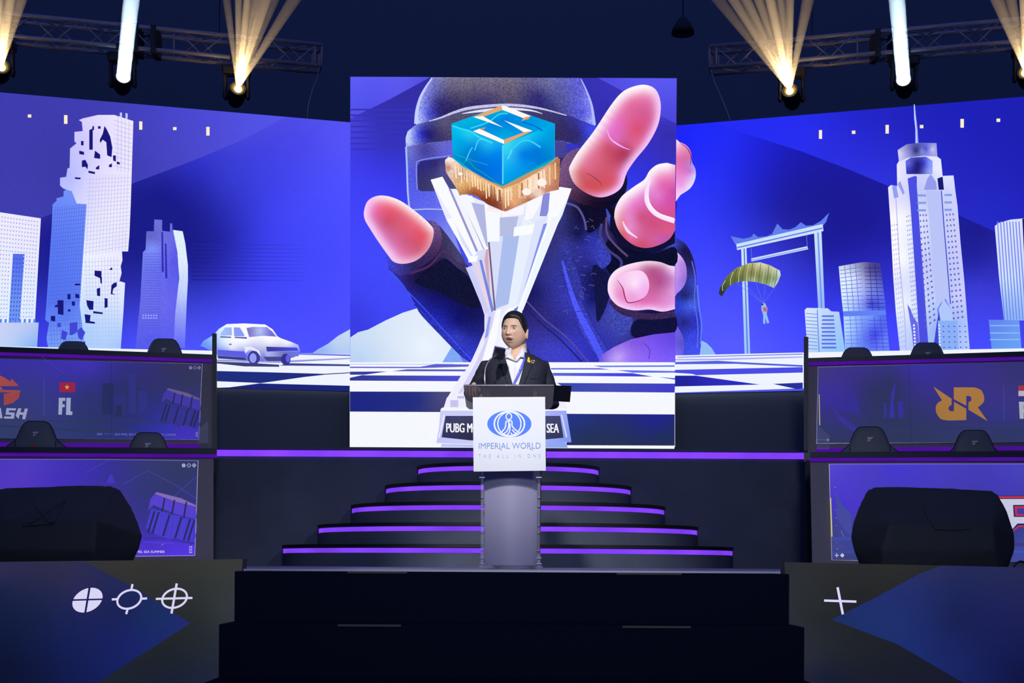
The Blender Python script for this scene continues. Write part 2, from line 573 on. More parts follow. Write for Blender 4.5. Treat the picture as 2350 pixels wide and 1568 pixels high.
# ---- centre screen
cp = Plane((0, 15.3, 0), (0, -1, 0))
scr = screen_thing('led_screen', 'tall centre screen showing a reaching gloved hand and a crystal trophy', cp,
                   [(804, 176.5), (1553, 180), (1546, 1031), (803.5, 1027)], 0.12)
A = Art(cp)
bgC = grad([(815, 290, (72, 66, 220)), (850, 260, (55, 50, 180)), (930, 215, (52, 46, 165)), (815, 350, (62, 58, 225)), (880, 330, (52, 50, 190)),
            (830, 420, (62, 64, 245)), (900, 420, (60, 60, 238)), (820, 600, (68, 72, 255)), (880, 700, (66, 72, 250)), (930, 660, (64, 74, 245)), (820, 740, (56, 60, 225)),
            (1400, 220, (56, 50, 185)), (1400, 270, (50, 45, 170)), (1540, 300, (52, 44, 170)), (1530, 250, (70, 66, 215)), (1500, 350, (55, 48, 195)), (1480, 410, (48, 50, 225)),
            (1450, 430, (50, 60, 245)), (1530, 370, (55, 48, 190)), (1000, 560, (70, 80, 240)), (1300, 780, (76, 80, 255))])
A.poly([(804, 176.5), (1553, 180), (1548, 840), (803.5, 840)], bgC, 0.04, cell=22)
A.poly([(804, 176.5), (988, 177), (895, 228), (804, 272)], grad([(815, 190, (90, 92, 245)), (930, 185, (92, 90, 240)), (850, 240, (82, 80, 235)), (960, 190, (84, 80, 225))]), 0.03, cell=20)
A.poly([(1372, 179), (1553, 180), (1552, 284), (1515, 266), (1440, 215)], grad([(1400, 188, (80, 76, 225)), (1480, 190, (92, 90, 240)), (1545, 200, (88, 86, 240)), (1535, 268, (76, 70, 220))]), 0.03, cell=20)
# scan bands of the panels
for y in range(250, 345, 13):
    A.many([[(805, y), (950, y), (950, y + 4), (805, y + 4)]], (56, 52, 186))
# pale hill
A.poly([(804, 775), (822, 763), (845, 757), (885, 736), (925, 718), (965, 706), (1000, 745), (1046, 782), (1080, 840), (804, 840)],
       grad([(820, 790, (198, 220, 245)), (830, 830, (185, 210, 245)), (900, 770, (220, 232, 248)), (960, 730, (225, 235, 250)), (980, 800, (236, 244, 254)), (1030, 790, (225, 235, 252)), (900, 825, (215, 228, 248))]), 0.0, cell=25)
A.poly([(1045, 782), (1013, 836), (1078, 836)], (128, 168, 246))
A.poly([(1048, 788), (1078, 836), (1066, 836), (1043, 796)], (104, 118, 240))
# plain dark rounded helmet form behind the trophy
A.poly([(990, 178), (1333, 180), (1347, 210), (1358, 245), (1366, 290), (1366, 330), (955, 330), (955, 284), (957, 255), (965, 225), (978, 198)],
       grad([(1000, 195, (110, 112, 190)), (958, 280, (196, 208, 255)), (960, 250, (170, 180, 255)), (972, 222, (140, 146, 240)), (985, 262, (66, 70, 215)), (1006, 235, (52, 44, 118)), (1010, 262, (44, 38, 108)),
             (1030, 200, (104, 98, 128)), (1070, 195, (112, 104, 128)), (1120, 192, (114, 104, 130)), (1060, 235, (70, 62, 105)), (1120, 232, (66, 58, 112)), (1050, 255, (40, 36, 96)), (1090, 244, (44, 40, 98)), (1180, 200, (106, 98, 122)),
             (1170, 232, (86, 80, 110)), (1235, 222, (44, 40, 118)), (1250, 245, (48, 46, 120)), (1255, 198, (108, 108, 156)), (1290, 235, (88, 92, 160)), (1270, 258, (56, 52, 116)), (1320, 215, (92, 92, 200)), (1340, 262, (84, 86, 228)),
             (1362, 280, (170, 182, 255)), (1352, 235, (130, 138, 250)), (1330, 185, (96, 96, 220))], 2.0), 0.55, cell=9)
A.stroke([(955, 285), (957, 255), (965, 225), (978, 200), (992, 180)], [9, 3], (196, 208, 255), sm=4)
A.stroke([(1364, 288), (1358, 245), (1347, 212), (1333, 182)], [7, 2], (176, 188, 255), sm=4)
A.poly([(931, 318), (936, 302), (955, 287), (985, 279), (1012, 272), (1075, 251), (1165, 243), (1240, 251), (1310, 268), (1372, 292), (1372, 345), (1290, 324), (1165, 320), (1038, 322), (990, 328), (932, 338)],
       grad([(936, 320, (210, 222, 255)), (944, 305, (180, 196, 255)), (954, 312, (84, 96, 240)), (966, 305, (44, 44, 190)), (985, 310, (26, 22, 104)), (1000, 300, (60, 54, 110)), (1020, 290, (88, 82, 116)), (1040, 275, (84, 78, 114)),
             (1100, 262, (90, 84, 120)), (1290, 290, (52, 46, 98)), (1330, 310, (46, 40, 110)), (1345, 300, (60, 66, 220)), (1362, 315, (62, 78, 240))], 2.0), 0.4, cell=9)
A.stroke([(985, 279), (1012, 271), (1045, 258), (1085, 248), (1165, 242), (1235, 249), (1300, 266)], [2, 5, 7, 6, 2], (196, 196, 236), 0.3, sm=5)
A.stroke([(1060, 262), (1100, 256), (1165, 251), (1215, 254), (1245, 262)], [1, 7, 5, 1], (226, 228, 255), 0.1, sm=5)
A.poly([(932, 338), (990, 329), (1038, 323), (1165, 321), (1300, 327), (1312, 484), (940, 482), (935, 420)],
       grad([(940, 345, (120, 125, 215)), (975, 345, (62, 56, 140)), (1010, 335, (104, 102, 200)), (1030, 345, (100, 100, 220)), (945, 400, (84, 88, 225)), (950, 460, (90, 96, 235)), (1000, 465, (100, 106, 240)), (1280, 345, (72, 68, 150)), (1300, 380, (60, 58, 140)), (1040, 470, (120, 130, 245))], 2.0), 0.35, cell=9)
A.stroke([(932, 338), (934, 380), (936, 440), (940, 482)], 4, (168, 194, 255), sm=3)
A.stroke([(940, 483), (980, 481), (1022, 482)], 3, (170, 190, 250), sm=3)
A.poly([(958, 382), (966, 371), (1040, 361), (1165, 358), (1300, 364), (1300, 438), (966, 440), (958, 434)], grad([(970, 380, (46, 42, 130)), (1000, 380, (46, 40, 106)), (980, 420, (56, 56, 104)), (1015, 390, (86, 84, 150)), (1020, 430, (72, 72, 130)), (1290, 400, (44, 38, 90))]), 0.2, cell=14)
A.stroke([(958, 436), (956, 385), (965, 369), (1035, 358)], 2.2, (140, 150, 240), sm=4)
A.poly([(942, 484), (1024, 484), (1078, 640), (1020, 590), (1000, 520), (985, 508)], grad([(960, 495, (92, 100, 232)), (1010, 500, (104, 112, 236)), (1020, 560, (140, 150, 246)), (1000, 500, (96, 106, 238)), (1060, 620, (120, 130, 240))]), 0.1, cell=14)
# glove and palm
hand = [(888, 590), (893, 620), (925, 655), (950, 700), (1000, 745), (1045, 782), (1086, 838), (1548, 838), (1548, 440), (1490, 425), (1447, 450), (1440, 430), (1433, 405), (1400, 385), (1315, 345), (1290, 368), (1284, 400), (1240, 520), (1180, 600), (1085, 640), (1062, 590), (1030, 545), (1010, 520), (985, 508)]
palm = grad([(900, 612, (52, 62, 230)), (915, 632, (60, 60, 190)), (940, 640, (48, 34, 104)), (970, 600, (48, 34, 96)), (975, 632, (24, 22, 66)), (1000, 625, (18, 20, 54)), (1010, 560, (66, 56, 110)), (1035, 560, (84, 84, 130)), (1050, 600, (92, 92, 150)), (1040, 650, (24, 26, 84)), (1065, 690, (28, 28, 110)), (1020, 690, (28, 30, 130)),
                  (960, 700, (46, 56, 218)), (985, 700, (36, 40, 170)), (1010, 735, (44, 54, 220)), (1050, 740, (26, 30, 140)), (1080, 760, (40, 44, 160)), (1050, 775, (66, 80, 244)), (1090, 800, (58, 70, 236)), (1085, 720, (28, 28, 112)),
                  (1295, 455, (72, 74, 150)), (1290, 500, (70, 74, 168)), (1270, 560, (64, 64, 150)), (1330, 490, (26, 22, 62)), (1350, 465, (22, 16, 50)), (1340, 440, (40, 26, 70)), (1300, 560, (74, 80, 196)), (1325, 540, (28, 28, 86)), (1250, 640, (62, 64, 170)), (1225, 670, (34, 34, 120)),
                  (1290, 640, (64, 72, 205)), (1360, 545, (60, 70, 220)), (1375, 590, (80, 86, 255)), (1345, 600, (54, 56, 170)), (1400, 480, (18, 16, 50)), (1415, 440, (56, 70, 210)), (1430, 425, (90, 110, 255)), (1370, 640, (20, 22, 72)), (1410, 570, (20, 20, 74)), (1400, 540, (60, 52, 110)), (1450, 590, (10, 14, 44)), (1500, 590, (16, 20, 70)),
                  (1360, 690, (26, 30, 120)), (1325, 700, (74, 80, 235)), (1395, 690, (74, 86, 250)), (1300, 680, (70, 76, 226)), (1345, 740, (60, 64, 190)), (1240, 720, (60, 56, 150)), (1280, 750, (54, 54, 170)), (1320, 790, (70, 74, 250)), (1260, 790, (80, 84, 235)), (1300, 825, (78, 82, 255)), (1370, 790, (54, 58, 215)), (1400, 735, (84, 92, 214)), (1440, 750, (84, 96, 226)),
                  (1475, 750, (26, 26, 80)), (1510, 735, (20, 20, 74)), (1540, 725, (40, 46, 150)), (1520, 575, (30, 34, 130)), (1538, 562, (90, 110, 250)), (1545, 600, (24, 26, 90))], 2.4, 60)
A.poly(hand, lambda p: palm(p) * np.array((0.62, 0.58, 0.60)), 0.42, cell=8)
for ps, c_ in (([(1332, 474), (1380, 486), (1425, 472), (1442, 440), (1456, 448), (1420, 500), (1392, 498), (1376, 520), (1352, 536), (1340, 515)], (16, 14, 42)), ([(1395, 552), (1440, 578), (1500, 584), (1548, 568), (1548, 610), (1480, 598), (1430, 608), (1402, 630), (1388, 600)], (13, 15, 46)),
               ([(1455, 738), (1500, 730), (1548, 724), (1548, 764), (1500, 768), (1470, 780), (1448, 768)], (18, 18, 62)), ([(950, 648), (990, 622), (1018, 594), (1050, 616), (1082, 646), (1100, 705), (1060, 700), (1010, 672)], (18, 20, 54)),
               ([(1360, 610), (1400, 640), (1396, 690), (1372, 740), (1366, 700)], (20, 22, 70))):
    A.poly(ps, c_, 0.45, sm=4)
for ps, c_ in (([(1290, 560), (1310, 590), (1330, 640), (1340, 690), (1322, 680), (1300, 630)], (66, 72, 205)), ([(1372, 548), (1395, 575), (1402, 600), (1380, 618), (1368, 590)], (74, 84, 236)), ([(1330, 690), (1360, 750), (1400, 820), (1385, 832), (1350, 790), (1322, 730)], (76, 84, 246)), ([(960, 706), (1000, 742), (1048, 780), (1080, 826), (1062, 822), (1010, 770), (965, 722)], (58, 70, 236)), ([(1402, 700), (1440, 712), (1452, 740), (1430, 770), (1400, 745)], (80, 92, 224)), ([(1390, 480), (1402, 500), (1398, 520)], (80, 100, 240))):
    A.poly(ps, tuple(int(q * 0.78) for q in c_), 0.55, sm=4)
A.stroke([(893, 622), (925, 657), (950, 700)], 5, (66, 80, 244), 0.3, sm=4)
A.stroke([(905, 640), (965, 700), (1020, 760), (1075, 820), (1086, 834)], [3, 2.5, 4], (62, 76, 240), 0.3, sm=4)
A.stroke([(940, 630), (985, 612), (1010, 585), (1022, 580), (1050, 605), (1074, 612)], 5, (74, 44, 96), 0.3, sm=4)
A.stroke([(1200, 700), (1240, 742), (1285, 780), (1335, 832)], 3, (34, 30, 100), 0.2, sm=4)
A.stroke([(1206, 690), (1250, 735), (1300, 775), (1350, 832)], 3, (88, 76, 160), 0.3, sm=4)
A.stroke([(1290, 600), (1320, 700), (1370, 800), (1385, 832)], [4, 16, 14], (78, 88, 252), 0.35, sm=4)
A.stroke([(1380, 515), (1378, 545), (1395, 575), (1425, 600), (1418, 625), (1400, 640)], 6, (66, 62, 130), 0.3, sm=5)
A.stroke([(1392, 500), (1392, 535), (1410, 562), (1440, 590)], 5, (92, 70, 120), 0.3, sm=5)
A.stroke([(1300, 468), (1325, 478), (1340, 505), (1345, 530)], 5, (88, 84, 150), 0.3, sm=5)
for _ in range(150):                # leather creases
    x = random.uniform(1230, 1360); y = random.uniform(500, 720); d = random.uniform(5, 14); s_ = random.uniform(-4, 4)
    if (x - 1200) / (1311 - 1200) + (y - 437) / 400 < 1.15: continue
    A.layer -= 1
    A.stroke([(x, y), (x + d * .5, y + s_), (x + d, y + random.uniform(-2, 6))], 1.1, random.choice([(38, 38, 110), (96, 100, 190), (46, 50, 150)]))
A.layer += 1
# thumb
A.poly([(985, 508), (1000, 511), (1012, 530), (1014, 560), (998, 590), (962, 618), (925, 634), (903, 626), (889, 605), (889, 586), (905, 603), (930, 608), (960, 598), (985, 572), (996, 540), (992, 520)],
       grad([(1000, 525, (110, 84, 140)), (1010, 560, (86, 56, 100)), (990, 588, (60, 40, 90)), (950, 612, (44, 34, 84)), (910, 620, (64, 60, 170)), (892, 600, (60, 70, 230))]), 0.5, cell=8, sm=3)
th = smooth_pts([(836, 487), (844, 464), (864, 452), (890, 452), (920, 463), (950, 484), (984, 513), (996, 534), (986, 570), (960, 597), (930, 607), (905, 603), (890, 586), (868, 555), (850, 527), (838, 506)], 4)
A.poly(th, skin_field(th, [(850, 480, (236, 120, 190)), (880, 478, (240, 96, 130)), (905, 485, (232, 84, 110)), (890, 510, (204, 80, 108)), (920, 500, (222, 92, 120)), (945, 520, (232, 96, 124)), (970, 545, (226, 78, 100)), (905, 530, (208, 96, 130)), (930, 555, (206, 92, 130)), (960, 580, (206, 90, 120)), (930, 585, (220, 110, 160)), (880, 540, (216, 110, 180)), (865, 510, (214, 96, 160)), (905, 575, (222, 120, 190)), (910, 598, (236, 150, 200))],
       [(0.45, -0.9, 1.0, 13, (255, 246, 252)), (-0.9, -0.1, 0.85, 13, (240, 196, 255)), (-0.8, 0.6, 0.9, 12, (250, 214, 252)), (0.1, 1, 0.6, 10, (240, 190, 220))]), 0.03, cell=5)
# index finger with its cuff
A.poly([(1330, 342), (1303, 353), (1287, 378), (1283, 418), (1296, 448), (1330, 468), (1380, 480), (1420, 464), (1438, 432), (1436, 402), (1425, 430), (1405, 448), (1375, 455), (1345, 445), (1318, 425), (1306, 395), (1313, 372)],
       grad([(1315, 352, (110, 80, 130)), (1292, 390, (120, 84, 130)), (1292, 430, (110, 76, 118)), (1320, 455, (70, 40, 70)), (1360, 468, (26, 14, 40)), (1400, 466, (16, 12, 40)), (1430, 435, (20, 18, 56))]), 0.6, cell=7, sm=3)
ix = smooth_pts([(1306, 395), (1310, 378), (1328, 348), (1362, 304), (1400, 246), (1425, 216), (1450, 202), (1480, 197), (1504, 208), (1515, 236), (1514, 270), (1505, 300), (1485, 335), (1458, 368), (1438, 398), (1427, 430), (1405, 448), (1375, 455), (1345, 445), (1318, 424)], 4)
A.poly(ix, skin_field(ix, [(1480, 220, (236, 120, 180)), (1495, 240, (220, 104, 166)), (1450, 240, (228, 104, 156)), (1475, 260, (212, 92, 150)), (1440, 270, (222, 104, 160)), (1500, 280, (214, 92, 150)), (1420, 290, (228, 106, 190)), (1460, 300, (220, 78, 112)), (1440, 315, (214, 96, 150)), (1480, 320, (216, 96, 156)), (1455, 335, (226, 96, 140)), (1400, 300, (232, 110, 214)), (1415, 325, (222, 110, 190)),
             (1375, 325, (230, 116, 160)), (1395, 340, (204, 78, 104)), (1425, 350, (180, 58, 90)), (1440, 358, (164, 48, 90)), (1360, 355, (224, 110, 150)), (1380, 370, (214, 96, 124)), (1410, 378, (200, 78, 104)), (1345, 385, (222, 110, 144)), (1375, 400, (208, 90, 116)), (1405, 410, (214, 84, 104)), (1325, 410, (206, 74, 84)), (1350, 430, (206, 72, 80)), (1385, 438, (214, 76, 80)), (1315, 395, (210, 80, 92)), (1425, 400, (214, 100, 170))],
       [(-0.75, -0.65, 1.0, 14, (255, 238, 250)), (0.1, -1, 1.0, 16, (255, 252, 255)), (0.9, 0.1, 0.9, 9, (250, 206, 246)), (0.8, 0.6, 0.9, 11, (248, 196, 255))]), 0.03, cell=5)
A.stroke([(1392, 300), (1402, 322), (1425, 338), (1445, 346)], [1, 4, 1], (250, 180, 255), sm=5)
A.stroke([(1345, 400), (1358, 406), (1376, 420), (1380, 428)], [1, 2.5, 1], (150, 60, 90), sm=4)
# middle finger
A.poly([(1413, 497), (1400, 500), (1398, 530), (1420, 560), (1460, 580), (1510, 578), (1548, 560), (1548, 530), (1515, 563), (1485, 571), (1455, 566), (1430, 547)], (18, 16, 52), 0.5)
mf = smooth_pts([(1409, 500), (1412, 478), (1427, 452), (1455, 430), (1478, 414), (1490, 394), (1508, 380), (1530, 376)], 4, False) + [(1549, 381), (1548.5, 530)] + smooth_pts([(1548, 531), (1536, 550), (1515, 563), (1485, 571), (1457, 566), (1432, 548), (1416, 525), (1409, 501)], 4, False)
A.poly(mf, skin_field(mf, [(1520, 400, (240, 150, 205)), (1545, 400, (236, 140, 190)), (1520, 425, (226, 100, 176)), (1545, 440, (212, 76, 160)), (1530, 465, (214, 84, 176)), (1510, 450, (226, 130, 210)), (1460, 445, (236, 130, 216)), (1435, 470, (236, 140, 216)), (1460, 475, (226, 110, 190)), (1470, 500, (204, 78, 120)), (1440, 500, (232, 140, 206)), (1420, 500, (224, 90, 120)), (1415, 520, (218, 60, 60)), (1500, 520, (206, 80, 124)), (1475, 525, (212, 92, 150)),
             (1530, 530, (222, 90, 130)), (1440, 525, (236, 150, 216)), (1450, 545, (226, 120, 180)), (1430, 535, (216, 74, 84)), (1470, 562, (206, 80, 110)), (1500, 550, (214, 96, 160)), (1525, 550, (190, 90, 180))],
       [(-0.6, -0.8, 1.0, 14, (255, 240, 252)), (0, -1, 1.0, 16, (255, 250, 255))]), 0.03, cell=5)
A.stroke([(1491, 414), (1484, 440), (1484, 462), (1493, 482), (1512, 498), (1547, 510)], [3, 9, 11, 10, 9, 10], (250, 226, 255), sm=5)
A.stroke([(1487, 446), (1487, 462), (1496, 480), (1514, 494), (1546, 505)], [1, 4, 5, 4, 5], (255, 244, 255), sm=5)
A.stroke([(1428, 510), (1440, 532), (1462, 548)], [2, 7, 2], (250, 214, 250), sm=5)
# ring finger
A.stroke([(1400, 690), (1425, 715), (1460, 725), (1500, 728), (1548, 722)], 14, (60, 40, 84), 0.6, sm=4)
rf = smooth_pts([(1548, 613), (1535, 611), (1512, 603), (1480, 601), (1440, 609), (1412, 622), (1397, 642), (1394, 662), (1396, 676), (1404, 691), (1422, 706), (1455, 714), (1490, 712), (1520, 717), (1548, 711)], 4, False)
A.poly(rf, skin_field(rf, [(1410, 660, (236, 170, 216)), (1430, 620, (246, 190, 226)), (1460, 612, (240, 180, 220)), (1482, 612, (176, 80, 130)), (1505, 620, (180, 76, 136)), (1490, 640, (190, 90, 146)), (1515, 650, (176, 80, 140)), (1500, 675, (206, 104, 160)), (1535, 640, (190, 110, 180)), (1545, 625, (226, 190, 240)), (1540, 670, (222, 150, 220)), (1415, 685, (230, 120, 190)), (1440, 700, (236, 150, 220)), (1480, 695, (224, 104, 180)), (1520, 700, (226, 140, 210))],
       [(-1, -0.4, 1.0, 13, (255, 238, 255)), (-0.3, 1, 0.95, 9, (252, 214, 252)), (-0.3, -1, 0.7, 8, (255, 226, 246))]), 0.03, cell=5)
A.poly([(1414, 646), (1430, 630), (1455, 623), (1474, 625), (1486, 640), (1489, 662), (1480, 682), (1460, 692), (1441, 695), (1434, 682), (1430, 662)],
       grad([(1440, 635, (250, 206, 240)), (1460, 640, (252, 220, 250)), (1455, 655, (255, 235, 255)), (1440, 660, (244, 196, 240)), (1450, 680, (240, 160, 220)), (1478, 660, (244, 180, 240)), (1470, 680, (244, 180, 236))]), 0.0, cell=7, sm=3)
A.stroke([(1416, 645), (1428, 662), (1433, 682), (1440, 696), (1460, 694), (1476, 688)], [1, 3, 2.5, 0.8], (160, 50, 96), sm=4)
# little finger
A.poly([(1371, 838), (1380, 816), (1408, 798), (1448, 780), (1500, 769), (1549, 764), (1549, 838)], grad([(1400, 806, (150, 110, 236)), (1400, 830, (170, 150, 245)), (1420, 820, (196, 170, 246)), (1440, 830, (160, 120, 250)), (1450, 790, (130, 90, 226)), (1500, 800, (126, 88, 246)), (1540, 780, (100, 70, 226)), (1540, 820, (120, 90, 250)), (1380, 830, (110, 84, 216))]), 0.1, cell=10)
A.stroke([(1478, 790), (1490, 805), (1488, 825)], 2, (90, 60, 200), sm=4)
# white and navy ground
A.rect(803.6, 833, 1548, 1027, (246, 248, 255))
A.poly([(803.6, 1027), (1546.5, 1031), (1547, 1020), (803.6, 1018)], (246, 248, 255), hold=True)
A.many([[(804, 836), (1040, 836), (1040, 839), (804, 839)]], (214, 216, 248))
A.poly([(804, 843), (965, 843.4), (1000, 837), (1078, 838), (1076, 843), (960, 846.5), (804, 846)], (92, 98, 205))
A.poly([(804, 854.5), (890, 854), (838, 861.5), (804, 861.5)], (54, 60, 160))
A.poly([(900, 853.5), (935, 849), (1073, 849.5), (1070, 853.8)], (84, 88, 190))
A.poly([(804, 868.5), (832, 862.5), (842, 863), (1064, 864), (1058, 876.5), (804, 875)], grad([(820, 870, (48, 56, 150)), (900, 870, (64, 70, 165)), (1040, 870, (80, 76, 210))]), cell=40)
A.poly([(804, 900), (1040, 900.5), (1012, 947), (804, 946)], grad([(830, 920, (30, 40, 132)), (960, 920, (36, 46, 128)), (1010, 910, (76, 74, 130)), (1010, 940, (70, 66, 116))]), cell=20)
A.poly([(1360, 841), (1547, 840), (1547, 843.4), (1378, 844.2)], (92, 116, 236))
A.poly([(1264, 846.5), (1376, 846.5), (1400, 849.8), (1264, 849.6)], (90, 100, 214))
A.poly([(1415, 851), (1548, 853), (1548, 857), (1452, 857)], (94, 116, 236))
A.poly([(1268, 857.5), (1450, 858), (1497, 866), (1270, 864)], grad([(1290, 860, (90, 106, 205)), (1400, 860, (70, 70, 236)), (1480, 864, (64, 64, 214))]), cell=30)
A.poly([(1510, 867), (1548, 869.5), (1548, 873)], (70, 96, 230))
A.poly([(1278, 880.5), (1548, 882), (1547, 902.5), (1310, 900.5)], grad([(1300, 890, (60, 72, 176)), (1400, 892, (70, 78, 180)), (1530, 890, (64, 62, 200))]), cell=40)
A.poly([(1294, 951), (1547, 952.5), (1547, 1024), (1300, 1023)], grad([(1320, 965, (36, 52, 132)), (1500, 965, (34, 36, 146)), (1340, 1000, (36, 50, 92)), (1520, 1000, (34, 46, 92)), (1420, 1010, (38, 50, 86))]), 0.05, cell=20)
# trophy base
A.poly([(1036, 900), (1062, 858), (1200, 858), (1240, 916), (1026, 916)], (240, 240, 255))
A.poly([(1018, 940), (1026, 914), (1032, 912), (1286, 912), (1292, 914), (1300, 940)], (238, 238, 255))
A.rect(1050, 905, 1066, 916, (190, 186, 236)); A.rect(1034, 920, 1052, 936, (198, 196, 240))
A.poly([(1012, 940), (1016, 937), (1294, 937), (1299, 944), (1300, 952), (1011, 952)], (246, 246, 255))
A.poly([(1011, 944), (1299, 944), (1311, 1016), (1160, 1024), (1002, 1018), (1008, 985)], grad([(1020, 950, (206, 206, 250)), (1010, 1000, (196, 196, 250)), (1290, 960, (160, 170, 246)), (1303, 1010, (130, 150, 240)), (1160, 1016, (210, 210, 250))]), cell=30)
A.poly([(1014, 1020), (1150, 1024), (1296, 1014), (1303, 1029), (1012, 1027)], grad([(1030, 1024, (190, 200, 250)), (1290, 1022, (140, 165, 240))]), cell=40)
A.stroke([(1020, 953), (1008, 1006)], 2, (250, 250, 255)); A.stroke([(1288, 953), (1300, 1005)], 3, (210, 225, 255))
A.poly([(1023, 956), (1285, 956), (1293, 1006), (1230, 1012), (1156, 1015), (1080, 1012), (1014, 1005)], grad([(1030, 970, (56, 60, 104)), (1050, 965, (72, 70, 110)), (1070, 1000, (46, 46, 76)), (1260, 970, (70, 74, 116)), (1280, 1000, (50, 56, 92)), (1150, 985, (50, 50, 84))]), 0.15, cell=20)
A.text('PUBG MOBILE SUPER LEAGUE SEA', 1025, 972.5, 1282, 993.5, (250, 250, 255), bold=0.03, slope=1.0)
# trophy stem of crystal shards
W_ = (250, 251, 255)
A.poly([(989, 416), (1016, 409), (1032, 437), (1050, 440), (1100, 462), (1155, 482), (1200, 470), (1262, 440), (1285, 433), (1311, 437), (1290, 497), (1286, 505), (1250, 575), (1205, 690), (1193, 740), (1180, 800), (1176, 905), (1036, 912), (1058, 868), (1080, 835), (1096, 800), (1112, 762), (1112, 725), (1104, 700), (1070, 618), (1085, 612), (1072, 590), (1026, 510)], grad([(1040, 470, (240, 240, 255)), (1100, 520, (222, 226, 252)), (1200, 520, (225, 228, 252)), (1260, 470, (236, 238, 255)), (1140, 650, (200, 210, 250)), (1200, 620, (226, 232, 255)), (1130, 740, (225, 224, 252)), (1100, 800, (238, 236, 255)), (1080, 860, (240, 238, 255)), (1160, 740, (250, 250, 255)), (1160, 850, (240, 240, 255))]), cell=20)
sh = [([(1050, 450), (1058, 450), (1120, 575), (1106, 575)], (128, 128, 190)),
      ([(1017, 437), (1048, 437), (1110, 576), (1093, 580)], (244, 244, 255)),
      ([(989, 416), (1016, 409), (1095, 584), (1087, 592)], W_),
      ([(1030, 437), (1035, 436), (1097, 578), (1093, 582)], (150, 150, 205)),
      ([(1054, 452), (1084, 453), (1122, 574), (1112, 576)], (246, 247, 255)),
      ([(1082, 468), (1112, 474), (1120, 572), (1116, 566)], (178, 184, 226)),
      ([(1112, 474), (1121, 470), (1126, 560), (1120, 566)], (250, 250, 255)),
      ([(1113, 487), (1150, 491), (1146, 558), (1121, 557)], (247, 250, 255)),
      ([(1116, 480), (1155, 488), (1152, 494), (1113, 487)], (255, 240, 240)),
      ([(1147, 503), (1190, 500), (1180, 542), (1147, 546)], (184, 190, 226)),
      ([(1153, 485), (1165, 489), (1205, 472), (1200, 496), (1152, 502)], (250, 246, 255)),
      ([(1122, 558), (1158, 557), (1147, 712), (1128, 712)], (214, 222, 250)),
      ([(1108, 577), (1122, 574), (1130, 720), (1118, 700)], (226, 214, 236)),
      ([(1112, 600), (1116, 576), (1120, 575), (1126, 700)], (206, 170, 190)),
      ([(1155, 543), (1196, 540), (1168, 700), (1135, 712)], (172, 190, 238)),
      ([(1192, 541), (1200, 500), (1230, 516), (1186, 700), (1165, 712)], (232, 240, 255)),
      ([(1180, 525), (1226, 518), (1224, 540), (1178, 546)], (250, 252, 255)),
      ([(1228, 512), (1256, 500), (1205, 680), (1185, 705)], (222, 228, 252)),
      ([(1247, 518), (1264, 514), (1216, 640), (1196, 690)], (128, 146, 236)),
      ([(1210, 452), (1240, 444), (1250, 452), (1222, 505), (1204, 510)], (250, 250, 255)),
      ([(1246, 450), (1275, 442), (1254, 500), (1238, 500)], (136, 140, 220)),
      ([(1262, 440), (1285, 433), (1311, 437), (1258, 550), (1190, 738), (1178, 742), (1240, 560), (1256, 515)], W_),
      ([(1265, 503), (1287, 500), (1200, 715), (1193, 715)], (240, 246, 255)),
      ([(1026, 506), (1040, 504), (1060, 560), (1086, 600), (1086, 605), (1078, 605)], W_),
      ([(1074, 592), (1098, 590), (1094, 604), (1076, 606)], (250, 252, 255)),
      ([(1069, 617), (1083, 620), (1124, 715), (1116, 725)], (206, 206, 248)),
      ([(1088, 606), (1096, 606), (1126, 705), (1120, 712)], (236, 214, 226)),
      ([(1100, 600), (1106, 600), (1134, 715), (1128, 720)], (118, 134, 226)),
      ([(1120, 560), (1124, 559), (1138, 715), (1134, 716)], (120, 96, 130)),
      ([(1120, 720), (1134, 718), (1126, 790), (1100, 850), (1060, 905), (1052, 905), (1090, 840), (1112, 790)], (212, 210, 248)),
      ([(1140, 715), (1150, 712), (1140, 780), (1110, 860), (1092, 880)], (250, 250, 255)),
      ([(1160, 715), (1185, 705), (1170, 760), (1150, 790)], (250, 252, 255)),
      ([(1122, 730), (1127, 730), (1120, 775), (1112, 780)], (150, 160, 236)),
      ([(1180, 712), (1190, 706), (1180, 735), (1172, 745)], (110, 120, 230))]
for p, c in sh: A.poly(p, c)
